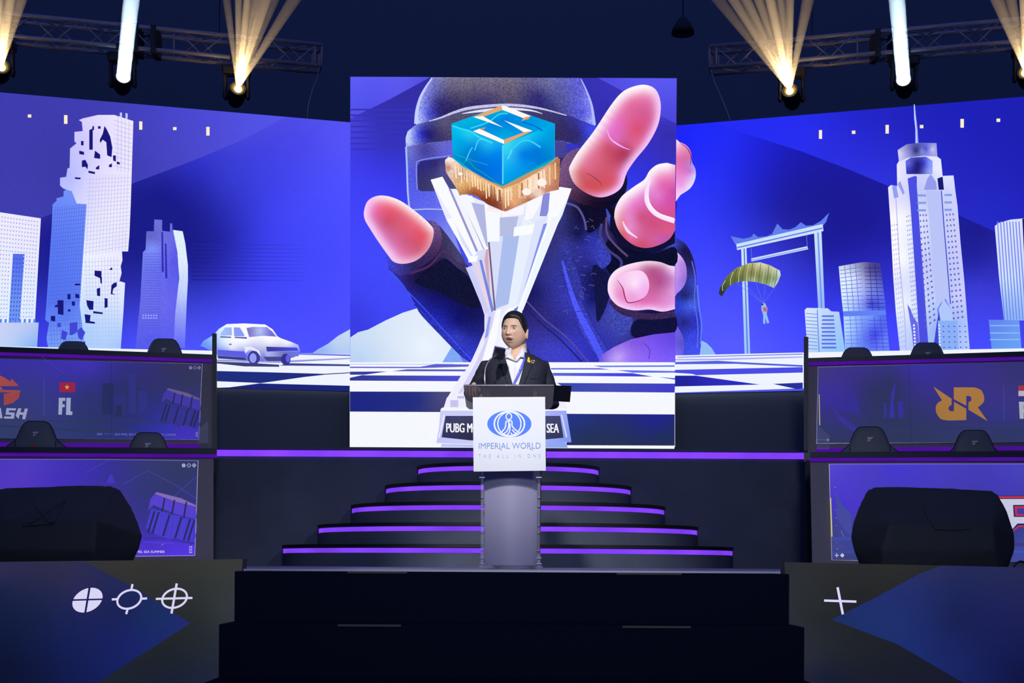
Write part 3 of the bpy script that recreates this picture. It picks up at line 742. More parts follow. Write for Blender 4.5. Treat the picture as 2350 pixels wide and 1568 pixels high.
# gold block under the cube
A.poly([(1030, 365), (1153, 395), (1280, 365), (1285, 395), (1153, 446), (1024, 395)], (206, 150, 100))
A.poly([(1022, 372), (1030, 365), (1042, 368), (1070, 390), (1100, 410), (1153, 438), (1153, 488), (1120, 474), (1095, 455), (1078, 450), (1055, 452), (1050, 440), (1024, 400)],
       grad([(1028, 375, (255, 240, 235)), (1035, 400, (240, 220, 215)), (1030, 390, (180, 110, 90)), (1045, 390, (250, 220, 190)), (1060, 400, (170, 110, 80)), (1075, 405, (230, 190, 160)), (1060, 430, (240, 190, 120)), (1090, 425, (236, 180, 110)), (1085, 445, (150, 80, 50)), (1110, 440, (200, 130, 80)), (1120, 460, (130, 56, 36)), (1140, 465, (140, 70, 50)), (1135, 440, (230, 180, 130)), (1150, 450, (250, 210, 170))], 2.0, 15), 0.35, cell=5)
A.poly([(1153, 438), (1190, 425), (1240, 396), (1270, 375), (1278, 367), (1285, 370), (1282, 440), (1262, 444), (1210, 468), (1160, 490), (1153, 488)],
       grad([(1165, 440, (246, 200, 150)), (1190, 430, (230, 170, 120)), (1180, 470, (240, 180, 130)), (1210, 440, (255, 236, 220)), (1240, 420, (250, 225, 205)), (1265, 395, (225, 165, 120)), (1278, 385, (170, 110, 80)), (1275, 430, (190, 120, 90)), (1240, 450, (255, 235, 225)), (1215, 462, (170, 100, 70)), (1250, 440, (200, 130, 100)), (1165, 482, (180, 110, 80))], 2.0, 15), 0.3, cell=5)
for i in range(17):
    x = 1046 + i * 6.3; y = np.interp(x, [1030, 1070, 1100, 1153], [366, 392, 412, 440])
    A.stroke([(x, y + 4), (x + 1.5, y + random.uniform(26, 44))], random.choice([1.6, 2.6, 3.2]), random.choice([(255, 236, 208), (246, 206, 150), (140, 84, 52), (255, 226, 190)]))
for i in range(19):
    x = 1160 + i * 6.3; y = np.interp(x, [1153, 1190, 1240, 1285], [440, 427, 397, 370])
    A.stroke([(x, y + 3), (x + 0.5, y + random.uniform(32, 46))], random.choice([1.6, 2.4, 3.0]), random.choice([(255, 236, 208), (250, 212, 160), (166, 100, 64), (226, 160, 110)]))
for x, y, r in ((1208, 446, 10), (1243, 425, 11), (1058, 405, 5)): A.ellipse(x, y, r, r * 0.8, (255, 244, 234))
# cube
A.poly([(1037, 291), (1153, 250), (1273, 291), (1272, 372), (1248, 388), (1215, 402), (1154, 434), (1120, 420), (1085, 400), (1062, 388), (1040, 370)], (0, 176, 226))
A.poly([(1037, 293), (1155, 338), (1154, 432), (1130, 424), (1105, 411), (1083, 398), (1060, 380), (1040, 368)],
       grad([(1045, 305, (0, 190, 235)), (1045, 350, (0, 170, 225)), (1075, 315, (40, 210, 240)), (1060, 330, (0, 165, 235)), (1090, 345, (0, 130, 225)), (1120, 340, (30, 190, 240)), (1110, 370, (0, 120, 225)), (1140, 360, (0, 130, 235)), (1148, 420, (10, 120, 225)), (1100, 400, (0, 110, 215)), (1065, 375, (0, 130, 190)), (1085, 380, (0, 120, 200)), (1140, 400, (0, 116, 230))]), 0.0, cell=8)
A.poly([(1155, 338), (1272, 293), (1270, 370), (1240, 386), (1215, 400), (1190, 412), (1154, 432)],
       grad([(1165, 345, (60, 215, 245)), (1180, 335, (40, 205, 245)), (1210, 325, (30, 200, 240)), (1240, 315, (0, 180, 235)), (1262, 305, (0, 160, 225)), (1265, 345, (0, 150, 215)), (1230, 350, (0, 120, 220)), (1200, 360, (0, 118, 228)), (1180, 375, (30, 170, 240)), (1165, 410, (0, 160, 240)), (1200, 390, (0, 150, 236)), (1240, 375, (0, 120, 210)), (1220, 385, (0, 140, 226))]), 0.0, cell=8)
A.poly([(1037, 291), (1153, 250), (1273, 291), (1156, 337)], grad([(1050, 291, (0, 175, 225)), (1100, 275, (0, 190, 226)), (1153, 258, (0, 190, 220)), (1130, 290, (0, 130, 220)), (1160, 280, (0, 120, 225)), (1200, 285, (0, 140, 225)), (1255, 290, (0, 165, 225)), (1156, 310, (0, 160, 225)), (1156, 328, (0, 180, 230)), (1100, 310, (0, 150, 225))]), cell=9)
for l_, w_, c_ in (([(1040, 296), (1060, 303), (1080, 308), (1100, 322), (1130, 335)], 3, (70, 222, 246)), ([(1154, 340), (1154, 430)], 3, (90, 220, 250)), ([(1070, 376), (1078, 356), (1085, 345)], 2.5, (70, 210, 250)),
                   ([(1090, 352), (1098, 330), (1110, 326)], 2, (90, 220, 250)), ([(1160, 360), (1180, 345), (1195, 332), (1215, 330), (1240, 345)], 4, (60, 205, 245)), ([(1165, 372), (1175, 352)], 3, (90, 225, 250)),
                   ([(1200, 288), (1225, 296), (1245, 308)], 3, (0, 110, 215)), ([(1080, 302), (1120, 288), (1145, 270), (1165, 268)], 3, (60, 210, 246)), ([(1045, 360), (1075, 372), (1120, 385)], 1.6, (40, 160, 240)),
                   ([(1060, 384), (1075, 376), (1090, 392), (1110, 404), (1130, 418), (1152, 431), (1180, 416), (1215, 398), (1262, 374)], 3, (20, 150, 180))):
    A.stroke(l_, w_, c_, sm=3)
A.poly([(1087, 276), (1151, 250), (1153, 260), (1108, 276)], (232, 170, 110))
A.poly([(1087, 276), (1108, 274), (1155, 300)], (255, 250, 240))
A.poly([(1151, 250), (1160, 251), (1218, 274), (1204, 280), (1153, 260)], (255, 250, 244))
A.poly([(1218, 274), (1204, 277), (1196, 285), (1212, 281)], (226, 160, 100))
A.poly([(1157, 284), (1222, 308), (1202, 311)], (255, 252, 246))
A.poly([(1202, 311), (1222, 308), (1158, 338), (1157, 328)], (230, 166, 116))
A.poly([(1086, 309), (1101, 303), (1157, 329), (1157, 338)], (255, 250, 250))
A.poly([(1100, 303), (1115, 300), (1108, 307)], (210, 150, 110))
A.build('screen_picture', M['led'], scr)

# ---- wings
def wing_floor(A, top, sgn):
    pass
lp = yaw_plane(804, 15.8, 15)
lscr = screen_thing('led_screen', 'wide screen on the left showing white towers and a pale car on blue', lp, [(-330, 184), (809, 281.5), (809, 898.5), (-330, 868)], 0.12)
B = Art(lp)
def lw(y804, y0): return y804
B.poly([(-330, 184), (809, 281.5), (809, 898), (-330, 868)],
       grad([(20, 240, (62, 60, 170)), (150, 400, (58, 56, 165)), (60, 440, (62, 60, 175)), (400, 260, (72, 70, 200)), (400, 300, (74, 72, 202)), (550, 280, (78, 78, 220)), (620, 280, (76, 74, 225)),
             (320, 440, (28, 30, 142)), (380, 440, (26, 28, 140)), (450, 380, (44, 48, 196)), (450, 480, (30, 32, 146)), (350, 550, (26, 28, 136)), (520, 420, (52, 58, 205)), (540, 360, (60, 62, 215)), (600, 340, (66, 66, 225)), (700, 330, (74, 72, 236)), (780, 320, (84, 84, 246)), (780, 420, (76, 80, 255)),
             (700, 450, (70, 74, 248)), (620, 500, (62, 66, 240)), (520, 560, (36, 38, 166)), (460, 600, (28, 30, 140)), (600, 600, (60, 64, 240)), (750, 600, (70, 74, 255)), (450, 700, (58, 64, 215)), (550, 720, (70, 74, 252)), (700, 720, (72, 76, 255)), (450, 760, (74, 80, 240)),
             (110, 540, (28, 28, 142)), (105, 620, (30, 32, 150)), (100, 700, (48, 52, 200)), (100, 780, (62, 66, 236)), (300, 760, (66, 72, 236)), (300, 650, (40, 42, 166)), (300, 560, (26, 28, 136)), (350, 780, (74, 80, 250)), (-200, 300, (62, 60, 170)), (-200, 700, (60, 64, 200))], 1.8), 0.05, cell=26)
B.poly([(-330, 184), (655, 268.5), (560, 320), (440, 370), (305, 421), (95, 500), (-330, 640)],
       grad([(20, 240, (64, 60, 176)), (150, 400, (60, 58, 166)), (60, 440, (64, 62, 176)), (230, 240, (64, 62, 180)), (400, 260, (72, 70, 204)), (330, 390, (66, 64, 184)), (400, 330, (72, 70, 198)), (550, 290, (80, 80, 224)), (500, 320, (78, 76, 214)), (640, 275, (84, 84, 236)), (-200, 400, (60, 58, 170))]), 0.08, cell=26)
for i in range(10):
    y = 560 + i * 9
    B.poly([(440, y), (700, y + 1.6), (700, y + 4.6), (440, y + 3)], grad([(440, y, (30, 32, 140)), (520, y, (38, 42, 172)), (620, y, (56, 60, 218)), (700, y, (66, 70, 244))]), 0.05, cell=60)
# marks
cream = (255, 238, 206)
for x, y, w, h in ((68, 267, 4, 3.5), (151, 275, 4, 10), (323, 289, 3.6, 9.5), (401, 296, 4, 3.5), (477, 302, 3.8, 10)):
    B.rect(x - w, y - h, x + w, y + h, cream)
# office block at the frame's edge
B.poly([(-330, 430), (0, 488), (94, 502), (80, 745), (-330, 742)], grad([(0, 500, (240, 236, 255)), (90, 520, (236, 232, 255)), (0, 700, (228, 240, 255)), (80, 720, (222, 236, 255))]), cell=40)
B.poly([(30, 583), (57, 584), (45, 742), (20, 742)], grad([(40, 590, (84, 108, 236)), (35, 700, (110, 150, 244))]), cell=20)
B.many(grid_quads((2, 494), (90, 506), (76, 732), (-8, 732), 13, 25, 0.4, 0.35, lambda i, j: 4 <= i <= 7 and j > 8), (172, 172, 232))
B.many(grid_quads((30, 590), (57, 591), (46, 738), (20, 738), 4, 15, 0.4, 0.4), (62, 84, 214))
B.many([[(x, 733), (x + 5, 733), (x + 4, 744), (x - 1, 744)] for x in range(0, 78, 11)], (90, 130, 236))
B.poly([(-330, 742), (89, 741), (85, 802), (-330, 795)], grad([(0, 760, (200, 210, 244)), (70, 750, (190, 200, 246)), (80, 795, (130, 180, 246)), (10, 795, (190, 214, 250))]), cell=25)
# eroded tower
B.poly([(203, 400), (146, 440), (146, 452), (130, 456), (130, 462), (121, 470), (119, 520), (112, 620), (104, 735), (113, 742), (107, 775), (108, 785), (112, 802), (200, 802), (188, 700), (195, 600)],
       grad([(150, 470, (108, 140, 250)), (190, 420, (130, 150, 250)), (140, 550, (92, 124, 245)), (125, 650, (84, 116, 242)), (170, 600, (96, 128, 246)), (150, 720, (88, 120, 242)), (130, 790, (120, 160, 250)), (180, 780, (130, 170, 250))]), cell=25)
B.poly([(181, 277), (190, 273), (225, 265), (262, 265), (306, 279), (300, 470), (297, 540), (294, 578), (280, 578), (281, 598), (277, 612), (279, 628), (274, 646), (287, 650), (283, 720), (277, 802), (196, 802), (183, 702), (190, 600), (199, 470), (176, 468), (165, 440), (146, 434), (138, 427), (138, 409), (152, 407), (155, 388), (160, 386), (161, 342), (176, 330), (171, 326), (171, 304), (190, 302), (188, 281)],
       grad([(220, 280, (226, 216, 255)), (190, 330, (205, 200, 255)), (160, 410, (180, 186, 255)), (280, 290, (238, 232, 255)), (290, 400, (238, 232, 255)), (220, 420, (228, 222, 255)), (250, 500, (240, 238, 255)), (205, 600, (240, 244, 255)), (280, 560, (232, 230, 255)), (250, 620, (238, 238, 255)), (260, 700, (222, 232, 255)), (250, 790, (180, 212, 255)), (200, 760, (170, 210, 255)), (275, 790, (160, 200, 255))]), cell=25)
B.many(grid_lines((262, 267), (305, 281), (302, 400), (262, 392), 5, 12, 0.9), (176, 172, 230))
B.many(grid_lines((200, 404), (301, 400), (295, 574), (190, 590), 14, 20, 0.9), (186, 186, 236))
B.many(grid_lines((190, 594), (276, 590), (277, 800), (196, 800), 12, 22, 0.9), (186, 192, 240))
B.many(grid_lines((122, 476), (199, 468), (184, 700), (106, 706), 14, 26, 0.9), (78, 102, 224))
B.many(grid_lines((110, 730), (186, 720), (196, 800), (112, 800), 12, 7, 0.9), (84, 110, 226))
dk = (26, 24, 122)
holes = [[(205, 300), (213, 296), (213, 345), (205, 345)], [(212, 291), (216, 291), (216, 300), (212, 300)], [(240, 290), (246, 300), (253, 315), (258, 340), (256, 362), (246, 358), (244, 328), (236, 322), (230, 330), (229, 322), (236, 308)],
         [(225, 291), (231, 291), (231, 297), (225, 297)], [(186, 325), (192, 325), (192, 335), (186, 335)], [(182, 347), (193, 350), (193, 357), (182, 355)], [(188, 370), (196, 368), (202, 380), (201, 390), (196, 384), (188, 385)],
         [(203, 393), (218, 396), (218, 401), (203, 398)], [(218, 347), (230, 356), (230, 366), (216, 364)], [(220, 386), (228, 380), (228, 390), (220, 390)], [(250, 380), (257, 376), (257, 385), (250, 385)], [(259, 358), (266, 358), (266, 372), (260, 370)], [(268, 372), (275, 374), (275, 379), (268, 378)],
         [(172, 408), (185, 409), (185, 413), (172, 412)], [(217, 622), (233, 623), (233, 640), (226, 638), (217, 634)], [(229, 637), (234, 637), (234, 652), (231, 652)], [(250, 620), (257, 614), (258, 621)], [(256, 655), (262, 650), (268, 649), (268, 658), (260, 664), (258, 674), (266, 678), (254, 676)],
         [(222, 664), (230, 661), (230, 681), (223, 680)], [(240, 685), (247, 686), (247, 706), (240, 708)], [(198, 690), (215, 692), (214, 712), (205, 712), (200, 702)], [(214, 715), (236, 718), (236, 722), (214, 720)], [(194, 722), (208, 724), (206, 742), (196, 736)], [(132, 690), (146, 690), (146, 724), (133, 722), (133, 706), (126, 706), (126, 702), (132, 700)],
         [(117, 726), (127, 726), (127, 739), (117, 737)], [(155, 676), (162, 676), (162, 688), (155, 688)], [(173, 675), (182, 677), (182, 686), (173, 684)], [(165, 693), (172, 693), (172, 703), (165, 702)], [(172, 652), (184, 652), (184, 656), (172, 656)], [(196, 736), (218, 740), (218, 744), (196, 742)], [(156, 711), (162, 711), (162, 716), (156, 716)]]
B.many(holes, dk)
B.many([[(160, 742), (178, 740), (178, 762), (166, 770), (160, 770)], [(142, 758), (156, 764), (150, 782), (140, 778)], [(178, 760), (186, 752), (196, 764), (188, 782), (180, 776)], [(168, 790), (196, 784), (196, 800), (168, 800)], [(132, 742), (140, 742), (140, 752), (132, 752)]], (66, 70, 214))
B.many([[(275, 260), (280, 260), (280, 271), (275, 270)], [(288, 261), (293, 262), (293, 274), (288, 274)]], (196, 200, 255))
# slim curved tower
B.poly([(336, 532), (353, 532), (354, 505), (372, 506), (372, 531), (390, 533), (390, 514), (395, 514), (396, 530), (410, 560), (408, 800), (311, 800), (322, 690), (328, 580), (334, 574)],
       grad([(345, 545, (96, 92, 190)), (360, 515, (110, 116, 220)), (350, 570, (130, 150, 255)), (345, 620, (106, 116, 240)), (375, 600, (110, 110, 240)), (340, 700, (108, 112, 236)), (400, 600, (84, 84, 230)), (385, 700, (104, 104, 240)), (340, 780, (86, 90, 236)), (400, 780, (92, 96, 240))], 2.0), 0.15, cell=14)
B.poly([(397, 529), (419, 532), (425, 560), (431, 610), (431, 645), (428, 700), (424, 800), (398, 800), (402, 720), (411, 640), (407, 580)], grad([(410, 540, (226, 240, 255)), (422, 600, (225, 238, 255)), (420, 680, (190, 206, 255)), (412, 760, (124, 134, 250)), (400, 720, (150, 160, 246)), (410, 795, (96, 104, 250))]), 0.1, cell=14)
B.many(grid_lines((332, 578), (374, 578), (368, 760), (318, 760), 1, 30, 1.0), (84, 88, 214))
B.many([[(370, 534), (374, 534), (376, 625), (371, 625)], [(378, 560), (382, 560), (384, 640), (379, 640)]], (52, 48, 180))
B.many(grid_quads((326, 722), (362, 722), (362, 734), (325, 734), 6, 2, 0.6, 0.5), (160, 176, 255))
# ground
B.poly([(-330, 789), (497, 806), (690, 811.5), (809, 813), (809, 898), (497, 890.5), (-330, 868)], (240, 244, 255))
B.poly([(715, 812.5), (730, 802), (752, 790), (775, 772), (809, 753), (809, 813.5)], grad([(740, 805, (150, 180, 246)), (770, 790, (192, 212, 244)), (800, 765, (200, 220, 246)), (800, 805, (180, 205, 244))]), cell=15)
B.poly([(684, 811.5), (809, 815), (809, 818.5), (684, 815)], (110, 120, 232))
B.poly([(497, 826), (640, 829), (809, 822), (809, 824.5), (640, 834), (497, 830)], (150, 156, 226))
B.poly([(660, 834.5), (809, 837.5), (809, 841.5), (640, 840)], (60, 68, 140))
B.poly([(497, 831), (560, 833), (640, 838), (640, 843), (560, 842), (497, 835)], (60, 66, 120))
B.poly([(497, 852.5), (600, 855), (745, 859), (809, 855), (809, 852), (809, 857), (745, 861), (700, 866), (597, 880.5), (585, 879.5), (497, 876)], (32, 46, 128))
B.poly([(497, 891), (526, 890), (595, 881), (809, 886.5), (809, 899), (600, 894)], (28, 38, 122))
# car
B.poly([(458, 797), (466, 784), (490, 770), (502, 756), (520, 745), (560, 743.5), (608, 746), (625, 757), (636, 773), (645, 778), (668, 786), (684, 793), (688, 806), (684, 816), (672, 822), (650, 822), (602, 830), (560, 828), (500, 824), (497, 812), (461, 795)],
       grad([(470, 785, (110, 160, 250)), (510, 790, (206, 226, 255)), (560, 748, (250, 250, 255)), (560, 790, (240, 244, 255)), (620, 785, (250, 250, 255)), (660, 790, (246, 246, 255)), (520, 812, (110, 112, 232)), (560, 815, (110, 112, 232)), (640, 815, (120, 120, 190)), (670, 812, (110, 110, 230)), (530, 800, (240, 242, 255))], 2.2), cell=9)
B.poly([(505, 768), (516, 753), (531, 752.5), (532, 771), (507, 772)], grad([(515, 765, (170, 196, 255)), (525, 760, (150, 176, 250))])); B.poly([(536, 752.5), (550, 753), (560, 769), (560, 773), (537, 773)], (138, 156, 246))
B.poly([(565, 754), (580, 751.5), (612, 752), (624, 762), (634, 774), (605, 772), (571, 775)], grad([(575, 762, (120, 116, 200)), (595, 762, (196, 214, 255)), (620, 765, (110, 108, 216))]), cell=8)
B.many([[(505, 773), (530, 774), (530, 777), (505, 776)], [(538, 774), (566, 775), (566, 779), (538, 777)], [(525, 790), (531, 790), (531, 793), (525, 793)]], (90, 100, 180))
B.poly([(499, 804), (560, 808), (566, 822), (500, 816)], (92, 94, 228)); B.poly([(499, 818), (560, 822), (566, 828), (500, 824)], (60, 62, 120))
B.poly([(610, 797), (680, 799), (685, 806), (612, 808)], grad([(620, 802, (60, 58, 150)), (650, 802, (40, 40, 110)), (680, 803, (70, 80, 236))])); B.poly([(606, 808), (688, 808), (684, 819), (610, 820)], grad([(620, 812, (170, 180, 240)), (650, 812, (110, 110, 180)), (680, 812, (110, 116, 240))]), cell=12)
B.poly([(604, 820), (668, 820), (664, 830), (612, 830)], (70, 72, 150))
B.ellipse(582, 822, 14, 16, (60, 58, 150)); B.ellipse(580, 823, 8, 11, (150, 156, 240)); B.ellipse(655, 826, 11, 13, (54, 52, 140)); B.ellipse(660, 824, 5, 9, (96, 96, 236))
B.poly([(560, 797), (576, 797), (594, 806), (598, 820), (588, 808), (572, 804), (562, 812)], (230, 232, 255))
B.build('screen_picture', M['led'], lscr)

rp = yaw_plane(1549, 15.8, 15)
rscr = screen_thing('led_screen', 'wide screen on the right showing white towers, a gate and a parachute on blue', rp, [(1544, 289), (2700, 193), (2700, 880), (1544, 903.5)], 0.12)
D = Art(rp)
D.poly([(1544, 289), (2700, 193), (2700, 880), (1544, 903)],
       grad([(1560, 330, (28, 36, 250)), (1600, 320, (32, 42, 252)), (1680, 300, (34, 44, 245)), (1600, 450, (46, 56, 252)), (1650, 420, (40, 50, 245)), (1720, 380, (34, 38, 220)), (1800, 350, (30, 30, 190)), (1760, 460, (32, 34, 180)), (1830, 420, (28, 28, 158)), (1640, 560, (58, 64, 250)), (1680, 500, (44, 52, 230)),
             (1800, 500, (34, 34, 160)), (1850, 600, (44, 48, 190)), (1780, 600, (56, 60, 220)), (1650, 700, (76, 82, 255)), (1760, 720, (70, 76, 255)), (1850, 700, (56, 62, 245)), (1900, 480, (28, 28, 150)), (1980, 520, (28, 26, 148)), (1900, 580, (30, 30, 160)), (2000, 450, (28, 28, 152)), (2030, 620, (44, 44, 196)), (2040, 740, (64, 66, 250)),
             (2250, 520, (28, 28, 140)), (2230, 600, (34, 34, 160)), (2240, 660, (58, 60, 215)), (2260, 710, (64, 66, 230)), (2250, 790, (70, 76, 255)), (2220, 400, (30, 32, 180)), (1700, 800, (86, 92, 255)), (2500, 400, (30, 32, 180)), (2500, 700, (60, 62, 230))], 1.9), 0.04, cell=26)
D.poly([(1640, 281), (2700, 193), (2700, 640), (2290, 535), (2195, 492), (2050, 432), (1950, 390), (1840, 348), (1720, 310)],
       grad([(1720, 290, (36, 44, 246)), (1850, 300, (40, 46, 240)), (1900, 350, (42, 46, 225)), (2000, 390, (44, 48, 220)), (2040, 420, (48, 50, 220)), (1960, 270, (36, 38, 205)), (2080, 290, (34, 36, 190)), (2200, 280, (30, 34, 186)), (2300, 300, (30, 32, 182)), (2200, 430, (36, 38, 190)), (2280, 470, (36, 40, 196)), (2340, 400, (32, 34, 184)), (2500, 400, (30, 32, 180))]), 0.04, cell=26)
for x, y, w, h in ((1883, 309, 3.6, 10), (1959, 304, 4, 3.8), (2036, 297, 3.8, 10), (2115, 291, 4, 3.8), (2208, 283.5, 4, 10), (2291, 276.5, 4.2, 3.8)):
    D.rect(x - w, y - h, x + w, y + h, cream)
# rest of the hand past the centre screen's edge
D.poly([(1544, 436), (1551, 442), (1553, 470), (1549, 540), (1556, 548), (1575, 562), (1590, 590), (1597, 620), (1600, 650), (1602, 690), (1610, 740), (1612, 790), (1606, 812), (1598, 818), (1544, 820)],
       grad([(1550, 460, (26, 24, 70)), (1550, 560, (60, 70, 190)), (1570, 575, (24, 20, 60)), (1586, 610, (40, 34, 96)), (1592, 650, (60, 74, 200)), (1575, 680, (28, 30, 96)), (1560, 700, (50, 70, 220)), (1585, 700, (80, 110, 250)), (1598, 730, (44, 52, 190)), (1590, 770, (60, 74, 236)), (1605, 780, (54, 66, 214)), (1570, 740, (34, 36, 120)), (1594, 805, (70, 84, 246))], 2.2, 15), 0.35, cell=6, sm=3)
D.stroke([(1600, 655), (1604, 700), (1610, 745), (1608, 790)], 3, (96, 130, 255), sm=4)
D.stroke([(1588, 600), (1596, 640), (1594, 690), (1602, 750), (1600, 800)], 2.4, (96, 110, 236), 0.2, sm=4)
D.poly([(1544, 327), (1560, 327), (1576, 335), (1586, 350), (1588, 372), (1596, 388), (1596, 410), (1585, 432), (1562, 448), (1544, 460)],
       grad([(1548, 330, (255, 240, 250)), (1565, 335, (240, 160, 210)), (1580, 360, (214, 110, 160)), (1555, 365, (224, 110, 170)), (1560, 400, (236, 130, 200)), (1585, 395, (210, 110, 210)), (1594, 405, (210, 225, 255)), (1580, 430, (240, 220, 255)), (1550, 440, (246, 200, 240)), (1565, 425, (236, 150, 230)), (1590, 380, (170, 160, 240))], 2.0, 15), 0.0, cell=6, sm=3)
D.stroke([(1562, 329), (1578, 342), (1586, 360), (1584, 380)], [1, 2.5, 1], (160, 40, 80), sm=4)
D.poly([(1544, 574), (1552, 578), (1566, 592), (1575, 612), (1576, 640), (1568, 660), (1554, 674), (1544, 680)], grad([(1548, 585, (236, 214, 255)), (1565, 605, (180, 130, 226)), (1555, 630, (204, 150, 236)), (1570, 640, (150, 110, 220)), (1552, 665, (180, 140, 240))]), cell=6, sm=3)
D.poly([(1544, 745), (1556, 752), (1568, 775), (1570, 800), (1564, 819), (1544, 820)], grad([(1550, 770, (110, 96, 230)), (1562, 790, (90, 80, 200)), (1550, 810, (120, 110, 250))]), cell=8, sm=3)
D.poly([(1606, 817), (1610, 782), (1622, 788), (1634, 800), (1644, 817)], (146, 190, 246))
# ceremonial swing gate
gw = (206, 226, 250); gb = (96, 126, 236)
D.poly([(1701, 566), (1713, 563), (1722, 818), (1709, 818)], grad([(1705, 600, (206, 228, 252)), (1712, 780, (160, 196, 250))]), cell=40)
D.stroke([(1708, 570), (1716, 816)], 3, (90, 130, 220))
D.poly([(1868, 528), (1885, 524), (1893, 712), (1878, 712)], grad([(1875, 560, (200, 224, 250)), (1885, 700, (150, 184, 250))]), cell=40)
D.stroke([(1877, 530), (1886, 712)], 3.4, (110, 150, 232))
D.poly([(1677, 543), (1692, 546), (1706, 549), (1724, 545), (1730, 537), (1740, 545), (1760, 543), (1772, 538), (1784, 514), (1796, 527), (1812, 528), (1826, 522), (1838, 511), (1850, 519), (1866, 518), (1884, 508), (1903, 489), (1896, 510), (1888, 520), (1700, 566), (1688, 562)], gb)
D.poly([(1690, 561), (1888, 515), (1890, 531), (1872, 536), (1692, 575)], gw)
D.poly([(1692, 568), (1888, 523), (1888, 526), (1692, 571)], gb)
D.poly([(1724, 594), (1853, 566), (1855, 573), (1725, 601)], gw)
D.poly([(1725, 597.5), (1854, 569.5), (1854, 571), (1725, 599)], gb)
D.stroke([(1724, 570), (1726, 596)], 1.2, gb); D.stroke([(1851, 541), (1853, 567)], 1.2, gb)
# parachute
D.poly([(1650, 675), (1653, 660), (1667, 636), (1690, 616), (1718, 605), (1745, 603), (1768, 610), (1790, 622), (1792, 632), (1786, 648), (1777, 662), (1757, 654), (1733, 648), (1704, 646), (1682, 653), (1668, 664), (1657, 682)],
       grad([(1656, 672, (40, 50, 50)), (1668, 645, (96, 110, 60)), (1690, 622, (130, 136, 70)), (1700, 640, (96, 104, 60)), (1720, 610, (170, 170, 110)), (1730, 630, (120, 110, 60)), (1745, 608, (220, 220, 180)), (1750, 640, (120, 140, 90)), (1770, 618, (190, 190, 150)), (1775, 640, (110, 130, 80)), (1788, 628, (210, 225, 220)), (1780, 655, (200, 220, 220)), (1725, 643, (170, 190, 150))], 2.2, 10), 0.1, cell=6)
for i in range(14):
    t = i / 13; x0 = 1665 + t * 118
    ya = np.interp(x0, [1655, 1690, 1720, 1745, 1770, 1790], [655, 617, 605, 604, 611, 624]); yb = np.interp(x0 - 6, [1655, 1682, 1704, 1733, 1757, 1777], [672, 654, 648, 649, 655, 662])
    D.stroke([(x0, ya + 1), (x0 - 3 + 6 * t - 4, (ya + yb) / 2), (x0 - 6, yb - 1)], 1.2, (72, 84, 48) if i % 2 else (214, 216, 170))
for a_ in ((1690, 650), (1705, 648), (1735, 650), (1757, 656), (1778, 662)): D.stroke([a_, (1752, 698)], 0.8, (96, 120, 230))
D.poly([(1748, 700), (1752, 696), (1757, 698), (1762, 710), (1760, 722), (1766, 742), (1761, 744), (1757, 730), (1757, 745), (1752, 744), (1752, 724), (1748, 712)], (150, 190, 240)); D.poly([(1751, 707), (1760, 706), (1761, 716), (1753, 717)], (196, 110, 110)); D.ellipse(1750, 700, 2.6, 2.6, (60, 60, 90))
# low building
D.poly([(1847, 713), (1852, 708), (1900, 709), (1908, 716), (1926, 717), (1941, 815), (1854, 815)], grad([(1860, 730, (214, 232, 255)), (1880, 760, (190, 214, 250)), (1915, 740, (170, 205, 250)), (1900, 800, (150, 200, 250)), (1862, 800, (190, 214, 250))]), cell=20)
D.many([[(1850, y), (1876, y + 2), (1876, y + 3.6), (1850, y + 1.6)] for y in range(720, 806, 8)], (110, 140, 226)); D.many([[(1884 + random.random() * 4, y), (1914 + (y - 725) * 0.08, y), (1914 + (y - 725) * 0.08, y + 4), (1886, y + 4)] for y in range(725, 806, 9)], (96, 116, 232))
D.stroke([(1876, 712), (1880, 812)], 2, (96, 130, 226))
# twisted glass block
D.poly([(1925, 613), (1970, 605), (1985, 603), (2020, 606), (2024, 640), (2032, 700), (2034, 730), (2042, 812), (1940, 812), (1936, 725), (1932, 690)], grad([(1935, 640, (226, 240, 255)), (1960, 640, (226, 236, 255)), (1975, 680, (180, 196, 255)), (2000, 620, (64, 58, 130)), (2000, 700, (50, 48, 200)), (2015, 680, (110, 130, 246)), (1950, 760, (176, 214, 255)), (1985, 780, (90, 110, 246)), (2010, 770, (62, 60, 226)), (2000, 725, (120, 160, 255)), (2030, 780, (110, 140, 250))], 2.0), cell=12)
D.many(grid_lines((1926, 614), (1976, 605), (1984, 718), (1936, 716), 4, 12, 1.4), (96, 120, 226)); D.many(grid_lines((1938, 728), (1990, 726), (1996, 806), (1942, 808), 4, 9, 1.4), (90, 130, 230))
D.many(grid_lines((1984, 608), (2020, 608), (2032, 716), (1988, 716), 3, 12, 1.2), (40, 36, 130)); D.many(grid_lines((1992, 728), (2034, 728), (2042, 806), (1998, 806), 3, 9, 1.0), (48, 56, 206))
D.poly([(1934, 716), (2032, 714), (2034, 724), (1937, 728)], (96, 130, 246))
